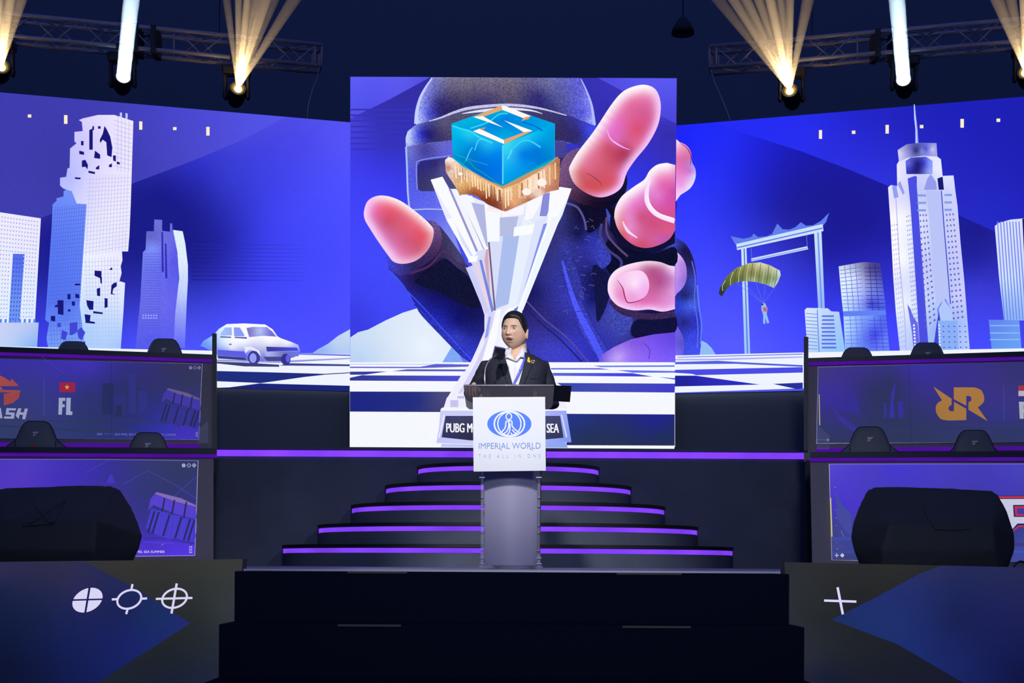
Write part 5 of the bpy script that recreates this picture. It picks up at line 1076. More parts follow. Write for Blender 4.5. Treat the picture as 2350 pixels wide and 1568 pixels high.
# ------------------------------------------------------------------ gaming chairs
def chair(zlift):
    t = thing('gaming_chair', 'x', 'chair')
    prof = [(0, 1.0), (9, 1.0), (19, 0.8), (27, -3), (33, -11), (38, -22), (44, -38), (52, -48), (66, -58), (68, -72), (62, -110), (56, -190), (52, -232)]
    k = 0.00383
    half = [(x * k, z * k) for x, z in prof]
    outl = half + [(-x, z) for x, z in half[::-1]][:-1]
    bm = bmesh.new(); nseg = 7
    def depth(z): return 0.10 * (max(0.0, -z) / 0.9) ** 1.2        # the back leans: its foot is further forward
    rings = []
    zt = 1.29 + zlift
    for j, (sc, yy) in enumerate(((0.0, -0.028), (0.55, -0.034), (0.90, -0.026), (0.98, -0.012), (1.0, 0.01), (0.98, 0.05), (0.9, 0.062), (0.0, 0.064))):
        cz = -0.40
        rings.append([Vector((x * sc if sc else x * 0.02, yy - depth(z if sc else cz + (z - cz) * 0.02), zt + (cz + (z - cz) * (sc if sc else 0.02)))) for x, z in outl])
    loft(bm, rings)
    back = link_bm('backrest', bm, M['chair'], t, True)
    bm = bmesh.new(); tube(bm, [Vector((x * 1.004, 0.012 - depth(z), zt + z * 1.0)) for x, z in (half[::-1] + [(-x, z) for x, z in half[1:]])], 0.0065, 6)
    link_bm('piping', bm, M['chair_edge'], back, True)
    for s_ in (-1, 1):
        bm = bmesh.new(); tube(bm, [(s_ * 46 * k, -0.030 - depth(-.17), zt - 0.17), (s_ * 47 * k, -0.030 - depth(-.4), zt - 0.42)], 0.003, 5)
        link_bm('seam', bm, M['chair_edge'], back, True)
    # maker's mark: two slanted T strokes
    bm = bmesh.new()
    lg = [[(-6, 5), (1.5, 5), (0.9, 2.8), (-1.0, 2.8), (-3.6, -5), (-6.0, -5), (-3.6, 2.2), (-6.8, 2.2)], [(2.4, 5), (7.6, 5), (6.8, 3), (4.6, 3), (3.4, 0.6), (1.6, 0.6), (-0.8, -5), (-2.8, -5), (0.8, 2)]]
    for g in lg:
        f = [bm.verts.new((x * k, -0.0345 - depth(-0.115), zt - 0.112 + y * k)) for x, y in g]
        try: bm.faces.new(f)
        except ValueError: pass
    r = bmesh.ops.extrude_face_region(bm, geom=bm.faces[:]); bmesh.ops.translate(bm, vec=(0, 0.012, 0), verts=[v for v in r['geom'] if isinstance(v, bmesh.types.BMVert)])
    link_bm('logo', bm, M['logo'], back)
    bm = bmesh.new(); box(bm, -0.25, 0.25, -0.60, -0.08, 0.40 + zlift * .5, 0.50 + zlift * .5, 0.04); link_bm('seat', bm, M['chair'], t, True)
    for s_ in (-1, 1):
        bm = bmesh.new(); box(bm, s_ * 0.27 - 0.03, s_ * 0.27 + 0.03, -0.5, -0.2, 0.66, 0.69, 0.01); box(bm, s_ * 0.27 - 0.015, s_ * 0.27 + 0.015, -0.37, -0.32, 0.42, 0.665); box(bm, min(s_ * 0.2, s_ * 0.28), max(s_ * 0.2, s_ * 0.28), -0.37, -0.32, 0.405, 0.43)
        link_bm('armrest', bm, M['chair_edge'], t)
    bm = bmesh.new(); tube(bm, [(0, -0.34, 0.07), (0, -0.34, 0.41)], 0.03, 12); link_bm('gas_column', bm, M['black'], t, True)
    bm = bmesh.new()
    for q in range(5):
        a = q * 2 * PI / 5; tube(bm, [(0, -0.34, 0.09), (0.30 * math.cos(a), -0.34 + 0.30 * math.sin(a), 0.065)], [0.028, 0.018], 8)
    link_bm('star_base', bm, M['black'], t, True)
    for q in range(5):
        a = q * 2 * PI / 5; bm = bmesh.new(); x, y = 0.30 * math.cos(a), -0.34 + 0.30 * math.sin(a); tube(bm, [(x - .012, y, 0.028), (x + .012, y, 0.028)], 0.028, 12); tube(bm, [(x, y, .03), (x, y, .07)], .01, 6)
        link_bm('caster', bm, M['black'], t, True)
    return t
M['logo'] = mat('chair_logo_silver', (0.85, 0.86, 0.88), 0.35)
chairs = [(84, 968.5, 12.75, S, 'gaming chair with a tiny strawberry trinket, lower left row, behind the crate booth'), (341, 994.5, 12.75, S, 'shorter gaming chair beside the one with the strawberry trinket, lower left row'),
          (168, 785, 14.1, S + 1, 'gaming chair in the upper left row nearer the frame edge, before the eroded tower'), (378, 779, 14.1, S + 1, 'gaming chair in the upper left row before the slim curved tower'),
          (1995, 981, 12.75, S, 'gaming chair with side wings showing, lower right row below the yellow bar panel'), (2235, 989, 12.75, S, 'gaming chair under the orange double letter logo, lower right row'),
          (1967, 799.5, 14.1, S + 1, 'gaming chair in the upper right row before the twisted glass block'), (2128, 788, 14.1, S + 1, 'taller gaming chair in the upper right row before the great spired tower')]
for i, (u, v, Y, fz, lab) in enumerate(chairs):
    p = at(u, v, Y)
    c = chair(p.z - fz - 1.29)
    c.location = (p.x, Y, fz); c['label'] = lab; c['group'] = 'gaming chairs in the player booths'
    c.rotation_euler.z = (-1 if u < HX else 1) * -0.10
    if i == 0:
        q = at(76, 1026, Y - 0.16)
        w = thing('strawberry_trinket', 'tiny red strawberry trinket with green leaf on a gaming chair', 'trinket', tuple(q))
        bm = bmesh.new(); ball(bm, (0.006, 0, 0), (0.026, 0.016, 0.024)); link_bm('berry', bm, mat('berry_red', (0.75, 0.04, 0.09), 0.4), w, True)
        bm = bmesh.new(); ball(bm, (-0.02, -0.004, 0.006), (0.017, 0.014, 0.019)); link_bm('leaf', bm, mat('leaf_green', (0.05, 0.35, 0.06), 0.5), w, True)

# ------------------------------------------------------------------ sloping LED fronts either side of the steps
for sgn in (-1, 1):
    t34 = math.radians(33.5)
    x0 = at(556 if sgn < 0 else 1800, 1300, 6.2)
    # normal: leans back, slightly turned towards the middle
    n = Vector((-sgn * 0.045, -math.cos(t34), math.sin(t34)))
    fp = Plane((x0.x, 6.2, EYE), n); fp.n = n.normalized()
    if sgn < 0: q = [(-330, 1294), (557.5, 1283.5), (536, 1640), (-330, 1640)]
    else: q = [(1800, 1290.5), (2690, 1310), (2690, 1640), (1818, 1640)]
    c = [fp.hit(u, v) for u, v in q]
    for i_ in (2, 3):
        tt = (c[i_] - c[3 - i_]); c[i_] = c[3 - i_] + tt * ((c[3 - i_].z - 0.02) / -(tt.z))
    mid = (c[2] + c[3]) / 2
    t = thing('led_screen', 'sloping led front on the left of the steps with three white target marks' if sgn < 0 else 'sloping led front on the right of the steps with one thin white cross', 'screen', (mid.x, mid.y, 0), 0, 'sloping led fronts beside the black steps')
    bm = bmesh.new(); quad_prism(bm, c, Vector((0, 0.10, 0))); link_bm('cabinet', world_to(t, bm), M['cab'], t)
    F_ = Art(fp, 0.0003, 0.002)
    if sgn < 0:
        F_.poly([(-330, 1294.5), (557, 1284), (540, 1600), (536, 1640), (-330, 1640)], grad([(0, 1310, (48, 46, 74)), (120, 1300, (52, 50, 62)), (300, 1300, (52, 52, 50)), (520, 1300, (56, 56, 56)), (480, 1350, (48, 52, 54)), (520, 1400, (50, 56, 62)), (450, 1420, (38, 42, 46)), (500, 1500, (36, 42, 52)), (400, 1500, (30, 36, 44)), (300, 1550, (28, 34, 46)), (450, 1560, (28, 34, 58)), (350, 1600, (24, 30, 50)), (-300, 1300, (48, 46, 70))]), 0.0, cell=24)
        F_.poly([(-330, 1296), (195, 1289.5), (300, 1345), (438, 1431), (330, 1500), (225, 1568), (120, 1640), (-330, 1640)], grad([(0, 1310, (46, 44, 80)), (150, 1310, (46, 44, 74)), (0, 1360, (24, 34, 70)), (180, 1350, (40, 42, 86)), (100, 1400, (26, 34, 74)), (280, 1400, (28, 34, 84)), (350, 1420, (24, 46, 96)), (425, 1432, (34, 42, 110)), (300, 1470, (26, 36, 104)), (150, 1470, (22, 32, 84)), (0, 1450, (16, 26, 60)), (200, 1540, (20, 30, 84)), (30, 1540, (14, 20, 50)), (0, 1640, (12, 16, 40)), (-300, 1450, (16, 24, 60))]), 0.0, cell=24)
        wc = (216, 212, 244)
        def ell(cx, cy, rx, ry, n=40, sh=0.32):
            return [(cx + rx * math.cos(2 * PI * k / n) + sh * ry * math.sin(2 * PI * k / n), cy - ry * math.sin(2 * PI * k / n) - 0.03 * rx * math.cos(2 * PI * k / n)) for k in range(n)]
        F_.poly(ell(201, 1378.5, 33.5, 28.5), wc); F_.stroke([(206, 1349), (196, 1408)], 4.6, (26, 30, 84)); F_.stroke([(165, 1378.6), (237, 1376.6)], 3.6, (26, 30, 84))
        F_.stroke(ell(297, 1377, 27, 21.5, sh=.24), 4.8, wc, closed=True)
        for a_ in ([(302, 1354), (304.5, 1342)], [(293, 1400), (290, 1411)], [(257, 1377.5), (271, 1376.5)], [(324, 1376), (338, 1375)]): F_.stroke(a_, 5, wc)
        F_.stroke(ell(401, 1375, 28, 22, sh=.22), 4.8, wc, closed=True)
        F_.stroke([(406, 1341), (394, 1410)], 5.2, wc); F_.stroke([(358, 1376.5), (442, 1374.3)], 4.8, wc)
    else:
        F_.poly([(1800, 1291), (2690, 1310.5), (2690, 1640), (1818, 1640)], grad([(1810, 1300, (44, 46, 54)), (1900, 1320, (42, 44, 46)), (2050, 1305, (44, 44, 44)), (1850, 1380, (42, 46, 50)), (1960, 1380, (34, 36, 42)), (1880, 1440, (36, 40, 46)), (1950, 1500, (32, 36, 42)), (1860, 1500, (40, 44, 56)), (2100, 1550, (24, 28, 44)), (1900, 1560, (24, 28, 52)), (2600, 1600, (14, 18, 50))]), 0.0, cell=24)
        F_.poly([(2160, 1299), (2690, 1310.5), (2690, 1640), (2340, 1640), (2210, 1568), (2060, 1480), (1908, 1423), (2010, 1372), (2110, 1318)], grad([(2150, 1305, (42, 46, 90)), (2330, 1310, (38, 42, 84)), (2100, 1340, (36, 46, 104)), (2050, 1370, (34, 46, 110)), (2200, 1360, (28, 38, 90)), (1930, 1423, (30, 46, 100)), (2050, 1430, (30, 50, 110)), (2100, 1490, (28, 44, 110)), (2200, 1420, (26, 32, 80)), (2300, 1400, (30, 34, 90)), (2200, 1530, (26, 38, 100)), (2300, 1500, (22, 28, 84)), (2340, 1560, (18, 22, 66)), (2600, 1450, (20, 26, 76))]), 0.0, cell=24)
        wc = (222, 214, 255)
        F_.stroke([(1922, 1349), (1934, 1411)], 5.6, wc); F_.stroke([(1891, 1379.5), (1965, 1382)], 5.2, wc)
    F_.build('screen_picture', M['led_dim'], t)

# ------------------------------------------------------------------ covered stage speakers
def hull(pts):
    bm = bmesh.new()
    for p in pts: bm.verts.new(p)
    r = bmesh.ops.convex_hull(bm, input=bm.verts[:])
    bmesh.ops.delete(bm, geom=[v for v in bm.verts if not v.link_faces], context='VERTS')
    return bm


def eval_mods(o):
    dg = bpy.context.evaluated_depsgraph_get(); dg.update()
    me = bpy.data.meshes.new_from_object(o.evaluated_get(dg)); o.modifiers.clear()
    old = o.data; o.data = me; bpy.data.meshes.remove(old)
    return o


def remesh(o, size, smooth=0, adapt=0):
    m = o.modifiers.new('r', 'REMESH'); m.mode = 'VOXEL'; m.voxel_size = size; m.use_smooth_shade = True
    if smooth:
        k = o.modifiers.new('s', 'SMOOTH'); k.iterations = smooth; k.factor = 0.5
    return eval_mods(o)


def drape(o, amp, sc, seed=0):
    nrm = [v.normal.copy() for v in o.data.vertices]
    for v in o.data.vertices:
        p = v.co * sc + Vector((seed, seed * 2, 0))
        w = noise.ridged_multi_fractal(Vector((p.x * .7, p.y * .7, p.z * .5)), 0.9, 2.0, 3, 0.9, 2.0) - 1.1
        v.co += nrm[v.index] * w * amp


def decal(bm, uvs, target_bvh, Ysearch, off, thick=0.002, cell=5, sm=0):
    """flat shape in photo pixels laid on a surface seen from the front, as a thin raised piece"""
    if sm: uvs = smooth_pts(uvs, sm)
    b2 = bmesh.new(); vs = [b2.verts.new((p[0], p[1], 0)) for p in uvs]
    for t in tessellate_polygon([[Vector((p[0], p[1], 0)) for p in uvs]]):
        try: b2.faces.new([vs[i] for i in t])
        except ValueError: pass
    xs = [p[0] for p in uvs]; ys = [p[1] for p in uvs]
    x = min(xs) + cell
    while x < max(xs): bmesh.ops.bisect_plane(b2, geom=b2.verts[:] + b2.edges[:] + b2.faces[:], plane_co=(x, 0, 0), plane_no=(1, 0, 0)); x += cell
    y = min(ys) + cell
    while y < max(ys): bmesh.ops.bisect_plane(b2, geom=b2.verts[:] + b2.edges[:] + b2.faces[:], plane_co=(0, y, 0), plane_no=(0, 1, 0)); y += cell
    b2.verts.index_update()
    o = Vector((0, 0, EYE)); vm = []; last = Ysearch
    for v in b2.verts:
        d = ray(v.co.x, v.co.y); h = target_bvh.ray_cast(o + d * (Ysearch - 1.2), d)
        if h[0] is None: q = o + d * last
        else: q = h[0]; last = q.y
        dn = d.normalized()
        vm.append((bm.verts.new(q - dn * off), bm.verts.new(q - dn * (off - thick))))
    edges = {}
    for f in b2.faces:
        ids = [v.index for v in f.verts]
        try:
            bm.faces.new([vm[i][0] for i in ids]); bm.faces.new([vm[i][1] for i in ids[::-1]])
        except ValueError: continue
        for a, b in zip(ids, ids[1:] + ids[:1]):
            k = (min(a, b), max(a, b)); edges.setdefault(k, []).append((a, b))
    for k, l in edges.items():
        if len(l) == 1:
            a, b = l[0]
            try: bm.faces.new((vm[b][0], vm[a][0], vm[a][1], vm[b][1]))
            except ValueError: pass
    b2.free(); bmesh.ops.recalc_face_normals(bm, faces=bm.faces[:])
    return bm


def bvh_of(o):
    bpy.context.view_layer.update()
    me = o.data; mw = o.matrix_world
    return BVHTree.FromPolygons([mw @ v.co for v in me.vertices], [tuple(p.vertices) for p in me.polygons])


def floor_pt(u, Y, v=None):
    x = (u - HX) / FPX * Y
    return Vector((x, Y, S + 0.001))


spk = thing('covered_speaker', 'stage monitor speaker under a black cloth cover with a folded square patch', 'speaker', (-1.9, 7.3, S), 0, 'cloth covered stage monitors')
L_ = [at(-70, 1128, 7.55), at(30, 1118, 7.6), at(180, 1112.5, 7.6), at(262, 1115, 7.55), at(276, 1121, 7.5), at(-75, 1205, 7.05), at(10, 1200, 7.0), at(222, 1196, 6.95), at(-70, 1262, 6.98), at(216, 1262, 6.93), at(300, 1160, 7.42), at(318, 1200, 7.32), at(327, 1229, 7.25), at(320, 1257, 7.22),
      floor_pt(-75, 7.02), floor_pt(228, 6.98), floor_pt(296, 7.2), floor_pt(298, 7.6), floor_pt(-70, 7.6)]
o = link_bm('cover', world_to(spk, hull(L_)), M['cloth'], spk); remesh(o, 0.012, 4); drape(o, 0.0035, 4.0, 3)
cov = bvh_of(o)
bm = bmesh.new(); decal(bm, [(75, 1147), (152, 1144), (122, 1203), (50, 1208)], cov, 7.0, 0.012, 0.012, 8)
pf = link_bm('patch', world_to(spk, bm), M['cloth'], spk)
bm = bmesh.new(); decal(bm, [(72, 1150), (80, 1150), (124, 1198), (112, 1200)], cov, 7.0, 0.022, 0.012, 6); decal(bm, [(140, 1148), (150, 1150), (70, 1202), (62, 1200)], cov, 7.0, 0.02, 0.012, 6)
link_bm('fold', world_to(spk, bm), M['cloth'], pf)
bm = bmesh.new(); decal(bm, [(258, 1128), (261, 1129), (228, 1196), (224, 1262), (220, 1262), (224, 1195)], cov, 7.0, 0.006, 0.006, 8)
link_bm('seam', world_to(spk, bm), M['cloth'], spk)

spk = thing('covered_speaker', 'stage monitor speaker under a plain black cloth cover with one sagging flap', 'speaker', (1.95, 7.3, S), 0, 'cloth covered stage monitors')
R_ = [at(1990, 1123, 7.5), at(2003, 1116, 7.55), at(2090, 1117.5, 7.6), at(2275, 1125, 7.6), at(2290, 1133, 7.55), at(1974, 1155, 7.4), at(1957, 1200, 7.3), at(1952, 1232, 7.25), at(1960, 1265, 7.2), at(2040, 1202, 6.98), at(2025, 1262, 6.95), at(2280, 1205, 7.05), at(2285, 1262, 7.0), at(2312, 1172, 7.45), at(2328, 1225, 7.35), at(2328, 1262, 7.3),
      floor_pt(1978, 7.2), floor_pt(2025, 6.98), floor_pt(2295, 7.05), floor_pt(2310, 7.35), floor_pt(2305, 7.65), floor_pt(1985, 7.65)]
o = link_bm('cover', world_to(spk, hull(R_)), M['cloth'], spk); remesh(o, 0.012, 4); drape(o, 0.0035, 4.0, 8)
cov = bvh_of(o)
bm = bmesh.new(); decal(bm, [(2118, 1150), (2215, 1152), (2230, 1190), (2225, 1214), (2160, 1216), (2142, 1208)], cov, 7.0, 0.010, 0.010, 8, sm=3)
link_bm('flap', world_to(spk, bm), M['cloth'], spk)
bm = bmesh.new(); tube(bm, [at(2327, 1301, 7.0), at(2332, 1293, 7.02), at(2341, 1289, 7.05), at(2352, 1291, 7.1), at(2375, 1297, 7.2), at(2440, 1306, 7.4)], 0.006, 8)
tag(link_bm('speaker_cable', bm, M['black'], smooth=True), 'black cable looping up behind the right covered speaker', 'cable')

# ------------------------------------------------------------------ trusses, moving heads and their beams
def truss(label, u_in, v_top, v_bot, Y, sgn, length):
    a = at(u_in, v_top, Y); b = at(u_in, v_bot, Y); hgt = a.z - b.z
    d = Vector((sgn * math.cos(math.radians(15)), -math.sin(math.radians(15)), 0))
    back = Vector((sgn * math.sin(math.radians(15)), math.cos(math.radians(15)), 0))
    t = thing('lighting_truss', label, 'truss', tuple(b), 0, 'box trusses above the side screens')
    for by in (0, 1):
        for up in (0, 1):
            p = b + back * 0.24 * by + Vector((0, 0, hgt * up))
            bm = bmesh.new(); tube(bm, [p, p + d * length], 0.024, 10); link_bm('chord', world_to(t, bm), M['truss'], t, True)
    n = int(length / 0.27); bm = bmesh.new()
    for i in range(n):
        for by in (0, 1):
            if i % 7 == 6: 
                q = b + d * (0.27 * i + 0.1) + back * 0.24 * by; tube(bm, [q, q + Vector((0, 0, hgt))], 0.010, 6); continue
            s0, s1 = (0, 1) if (i + by) % 2 else (1, 0)
            tube(bm, [b + back * .24 * by + d * (0.06 + .27 * i) + Vector((0, 0, hgt * s0)), b + back * .24 * by + d * (0.06 + .27 * (i + 1)) + Vector((0, 0, hgt * s1))], 0.009, 6)
        for up in (0, 1):
            tube(bm, [b + d * (.06 + .27 * i) + Vector((0, 0, hgt * up)) + back * (.24 * (i % 2)), b + d * (.06 + .27 * (i + 1)) + Vector((0, 0, hgt * up)) + back * (.24 * ((i + 1) % 2))], 0.008, 6)
    link_bm('lattice', world_to(t, bm), M['truss'], t, True)
    bm = bmesh.new()
    for e in (0.0, 0.08):
        for by in (0, 1): q = b + d * e + back * .24 * by; tube(bm, [q, q + Vector((0, 0, hgt))], 0.014, 8)
    for up in (0, 1): q = b + d * .0 + Vector((0, 0, hgt * up)); tube(bm, [q, q + back * .24], .014, 8)
    link_bm('end_frame', world_to(t, bm), M['truss'], t, True)
    for e in (1.95, 2.15):       # dark hanging straps
        bm = bmesh.new(); q = b + d * e; box(bm, q.x - .035, q.x + .035, q.y - .03, q.y + .27, q.z - .04, q.z + hgt + .03, 0.01); link_bm('hanger_strap', world_to(t, bm), M['black'], t)
    bm = bmesh.new()
    for e in (1.2, length - .6):
        q = b + d * e + Vector((0, 0, hgt)); tube(bm, [q, q + Vector((0, .1, 4.2))], .006, 6)
    link_bm('hanging_cable', world_to(t, bm), M['black'], t)
    return b, d, back, hgt, t

TL = truss('box truss above the left screen with three moving head lights', 738, 103, 151, 17.0, -1, 6.2)
TR = truss('box truss above the right screen with three moving head lights', 1628, 107, 155, 17.0, 1, 6.2)

# slack cable from each truss end
for pts, tr in (([(733, 155, 16.9), (728, 178, 16.9), (717, 205, 16.8), (708, 240, 16.7), (704, 279, 16.6)], TL[4]), ([(1631, 160, 16.9), (1640, 190, 16.9), (1656, 225, 16.8), (1668, 255, 16.7), (1678, 283, 16.6)], TR[4])):
    bm = bmesh.new(); tube(bm, [at(*p) for p in pts], 0.005, 6); link_bm('slack_cable', world_to(tr, bm), M['truss'], tr, True)

M['head'] = mat('moving_head_shell', (0.014, 0.015, 0.022), 0.5)
M['lens_w'] = emis('white_lens', (0.92, 0.97, 1.0), 14)
M['lens_g'] = emis('gold_lens', (1.0, 0.78, 0.36), 9)
M['hot'] = emis('hot_lens', (1.0, 0.92, 0.7), 14)


def haze(name, col, dens):
    m = bpy.data.materials.new(name); m.use_nodes = True; nt = m.node_tree; nt.nodes.clear()
    out = nt.nodes.new('ShaderNodeOutputMaterial'); v = nt.nodes.new('ShaderNodeVolumeScatter')
    v.inputs['Color'].default_value = (*col, 1); v.inputs['Density'].default_value = dens; v.inputs['Anisotropy'].default_value = 0.2
    nt.links.new(v.outputs[0], out.inputs['Volume'])
    return m
HZ = [haze('lit_haze_%d' % i, (1, 1, 1), d) for i, d in enumerate((0.06, 0.20, 0.42))]


def fixture(u, v, Y, kind, lab, ends, sgn, T):
    """moving head: base hangs under the truss, yoke holds the head, the head points up and towards the hall"""
    c = at(u, v, Y)
    e0 = at(ends[len(ends) // 2][0], -150, Y - 2.4) if kind == 'gold' else at(ends[0][0], -150, Y - 2.4)
    ax = (e0 - c).normalized()
    t = thing('moving_head_light', lab, 'stage light', tuple(c), 0, 'moving head lights under the trusses')
    rad = 0.075
    bm = bmesh.new(); lathe(bm, [(0.02, -0.30), (0.075, -0.29), (0.10, -0.22), (0.105, -0.10), (0.098, 0.0), (rad + 0.012, 0.012), (rad + 0.004, -0.004), (rad, -0.012)], 28, c, ax)
    hd = link_bm('lamp_head', world_to(t, bm), M['head'], t, True)
    bm = bmesh.new(); lathe(bm, [(rad * 1.0, -0.004), (rad * 0.93, 0.010), (rad * 0.6, 0.016), (0.001, 0.018)], 28, c, ax)
    if kind == 'gold':
        link_bm('lens', world_to(t, bm), mat('amber_glass', (0.35, 0.22, 0.03), 0.15, emit=(0.55, 0.36, 0.05), estr=0.35) if 'amber_glass' not in bpy.data.materials else bpy.data.materials['amber_glass'], hd, True)
        bm = bmesh.new(); lathe(bm, [(0.045, 0.016), (0.04, 0.03), (0.001, 0.034)], 20, c + Vector((0, 0, -0.02)), ax); link_bm('lamp_glow', world_to(t, bm), M['hot'], hd, True)
    else: link_bm('lens', world_to(t, bm), M['lens_w'], hd, True)
    piv = c - ax * 0.14
    for s_ in (-1, 1):
        bm = bmesh.new(); box(bm, piv.x + s_ * 0.135 - .018, piv.x + s_ * 0.135 + .018, piv.y - .04, piv.y + .04, piv.z - .05, piv.z + .26, .01); tube(bm, [piv + Vector((s_ * .10, 0, 0)), piv + Vector((s_ * .16, 0, 0))], .03, 12)
        link_bm('yoke_arm', world_to(t, bm), M['head'], t)
    bm = bmesh.new(); box(bm, piv.x - .16, piv.x + .16, piv.y - .09, piv.y + .09, piv.z + .24, piv.z + .34, .015); link_bm('base', world_to(t, bm), M['head'], t)
    # clamp up to the chord
    b, d, back, hgt, _ = T
    k = ((piv - b).x) / d.x; top = b + d * k
    bm = bmesh.new(); tube(bm, [Vector((piv.x, piv.y, piv.z + .33)), Vector((top.x, top.y, top.z - .02))], .018, 8); box(bm, top.x - .03, top.x + .03, top.y - .035, top.y + .035, top.z - .05, top.z + .03, .006)
    link_bm('clamp', world_to(t, bm), M['head'], t)
    if not ends: return
    src = c + ax * 0.03
    if kind == 'gold':
        sp = spot('moving_head_lamp', src - ax * 0.0, e0, 2700, 60, 0.1, (1.0, 0.68, 0.32), 0.01)
        for j, (ue, w, dn) in enumerate(ends):
            e = at(ue, -150, Y - 2.4); dd = (e - src); w1 = w * 0.85 / FPX * (Y - 2.4) * 2.2; dd = dd * 2.2
            bm = bmesh.new(); tube(bm, [src + dd * 0.005 + Vector((0, 0.0, 0)), src + dd], [0.022, w1 / 2], 20)
            o = link_bm('light_beam', world_to(t, bm), HZ[dn], t); o['kind'] = 'stuff'
    else:
        l = bpy.data.lights.new('moving_head_lamp', 'AREA'); l.shape = 'DISK'; l.size = 0.17; l.spread = math.radians(16); l.energy = 15; l.color = (0.58, 0.78, 1.0)
        lo = bpy.data.objects.new('moving_head_lamp', l); C.objects.link(lo); lo.location = src; lo.rotation_euler = ax.to_track_quat('-Z', 'Y').to_euler()
        e = at(ends[0][0], -150, Y - 2.4); w1 = ends[0][1] / FPX * (Y - 2.4); w1 = 0.156 + (w1 - 0.156) * 2.2; e = src + (e - src) * 2.2
        bm = bmesh.new(); tube(bm, [src + ax * .002, e], [0.078, w1 / 2], 32)
        o = link_bm('light_beam', world_to(t, bm), HZ[1], t); o['kind'] = 'stuff'


fixture(283, 176, 16.4, 'white', 'moving head light with a bright white lens and straight beam, left truss', [(317, 42)], -1, TL)
fixture(546, 203, 16.8, 'gold', 'moving head light throwing golden beams, inner end of the left truss', [(500, 24, 0), (548, 22, 1), (583, 24, 2), (618, 34, 1), (655, 40, 1), (690, 34, 0), (770, 44, 0)], -1, TL)
fixture(3, 152, 16.0, 'gold', 'moving head light throwing golden beams at the left frame edge', [(-60, 40, 1), (-10, 40, 1), (40, 40, 1), (90, 50, 0)], -1, TL)
fixture(2073.5, 183, 16.4, 'white', 'moving head light with a bright white lens and straight beam, right truss', [(2046, 42)], 1, TR)
fixture(1813, 208, 16.8, 'gold', 'moving head light throwing golden beams, inner end of the right truss', [(1530, 40, 0), (1590, 34, 1), (1640, 36, 1), (1690, 34, 1), (1735, 36, 2), (1775, 30, 1), (1812, 30, 1), (1885, 44, 0)], 1, TR)
fixture(2354, 165, 16.0, 'gold', 'moving head light throwing golden beams at the right frame edge', [(2230, 50, 0), (2290, 40, 0), (2350, 40, 1)], 1, TR)

# dim hall lamp high at the back
hl = thing('hall_lamp', 'faint unlit bell lamp hanging high behind the stage', 'lamp', tuple(at(1567, 70, 20)))
c = at(1567, 70, 20); bm = bmesh.new(); lathe(bm, [(0.16, -0.05), (0.155, 0.0), (0.10, 0.10), (0.05, 0.17), (0.02, 0.2)], 24, c); link_bm('lamp_shade', world_to(hl, bm), M['head'], hl, True)
bm = bmesh.new(); tube(bm, [c + Vector((0, 0, .18)), c + Vector((0, 0, 5))], .01, 6); link_bm('cord', world_to(hl, bm), M['black'], hl)

# ------------------------------------------------------------------ lectern
LY = 9.0
M['smoke'] = mat('smoked_acrylic', (0.050, 0.046, 0.056), 0.03, spec=0.5, alpha=0.72)
M['frost'] = mat('frosted_acrylic', (0.32, 0.31, 0.47), 0.5, spec=0.5, alpha=0.93, var=0.12, bscale=14)
M['clear'] = mat('clear_acrylic', (0.75, 0.72, 0.95), 0.04, spec=1.0, alpha=0.22, coat=1.0)
M['chrome'] = mat('chrome_stud', (0.85, 0.85, 0.85), 0.15, metal=1.0)
M['signw'] = mat('white_sign_board', (0.70, 0.73, 0.79), 0.45)
lec = thing('lectern', 'frosted acrylic lectern with smoked top and white logo board, centre of the stage', 'lectern', (at(1170, 1304, 9.15).x, 9.15, S))
def fq(u0, v0, u1, v1, Y, d, bev=0.0):
    a, b = at(u0, v1, Y), at(u1, v0, Y); bm = bmesh.new(); box(bm, min(a.x, b.x), max(a.x, b.x), Y, Y + d, min(a.z, b.z), max(a.z, b.z), bev); return bm
def frame_poly(pts, Y, d, sm=0):
    pts = smooth_pts(pts, sm) if sm else pts
    bm = bmesh.new(); f = [bm.verts.new(at(u, v, Y)) for u, v in pts]; b = [bm.verts.new(q.co + Vector((0, d, 0))) for q in f]; n = len(pts)
    bm.faces.new(f); bm.faces.new(b[::-1])
    for i in range(n): bm.faces.new((f[i], b[i], b[(i + 1) % n], f[(i + 1) % n]))
    bmesh.ops.recalc_face_normals(bm, faces=bm.faces[:]); return bm
# base, column, side edges, studs
b0 = at(1098, 1300, LY).x; b1 = at(1246, 1300, LY).x
bm = bmesh.new(); box(bm, b0, b1, LY - 0.02, LY + 0.42, S + 0.001, S + 0.02, 0.005); link_bm('base_plate', world_to(lec, bm), M['clear'], lec)
c0, c1 = at(1109.5, 1200, LY).x, at(1233, 1200, LY).x
bm = bmesh.new(); n = 20; fr = []; bk = []
for i in range(n + 1):          # gently bowed frosted column sheet
    t_ = i / n; x = c0 + (c1 - c0) * t_; y = LY + 0.03 + 0.06 * (2 * t_ - 1) ** 2
    fr.append((x, y)); bk.append((x, y + 0.008))
ztop = at(1170, 1000, LY).z; ring_ = fr + bk[::-1]
lo = [bm.verts.new((x, y, S + 0.02)) for x, y in ring_]; hi = [bm.verts.new((x, y, ztop)) for x, y in ring_]
for i in range(len(ring_)): bm.faces.new((lo[i], lo[(i + 1) % len(ring_)], hi[(i + 1) % len(ring_)], hi[i]))
bm.faces.new(hi); bm.faces.new(lo[::-1]); link_bm('column', world_to(lec, bm), M['frost'], lec, False)
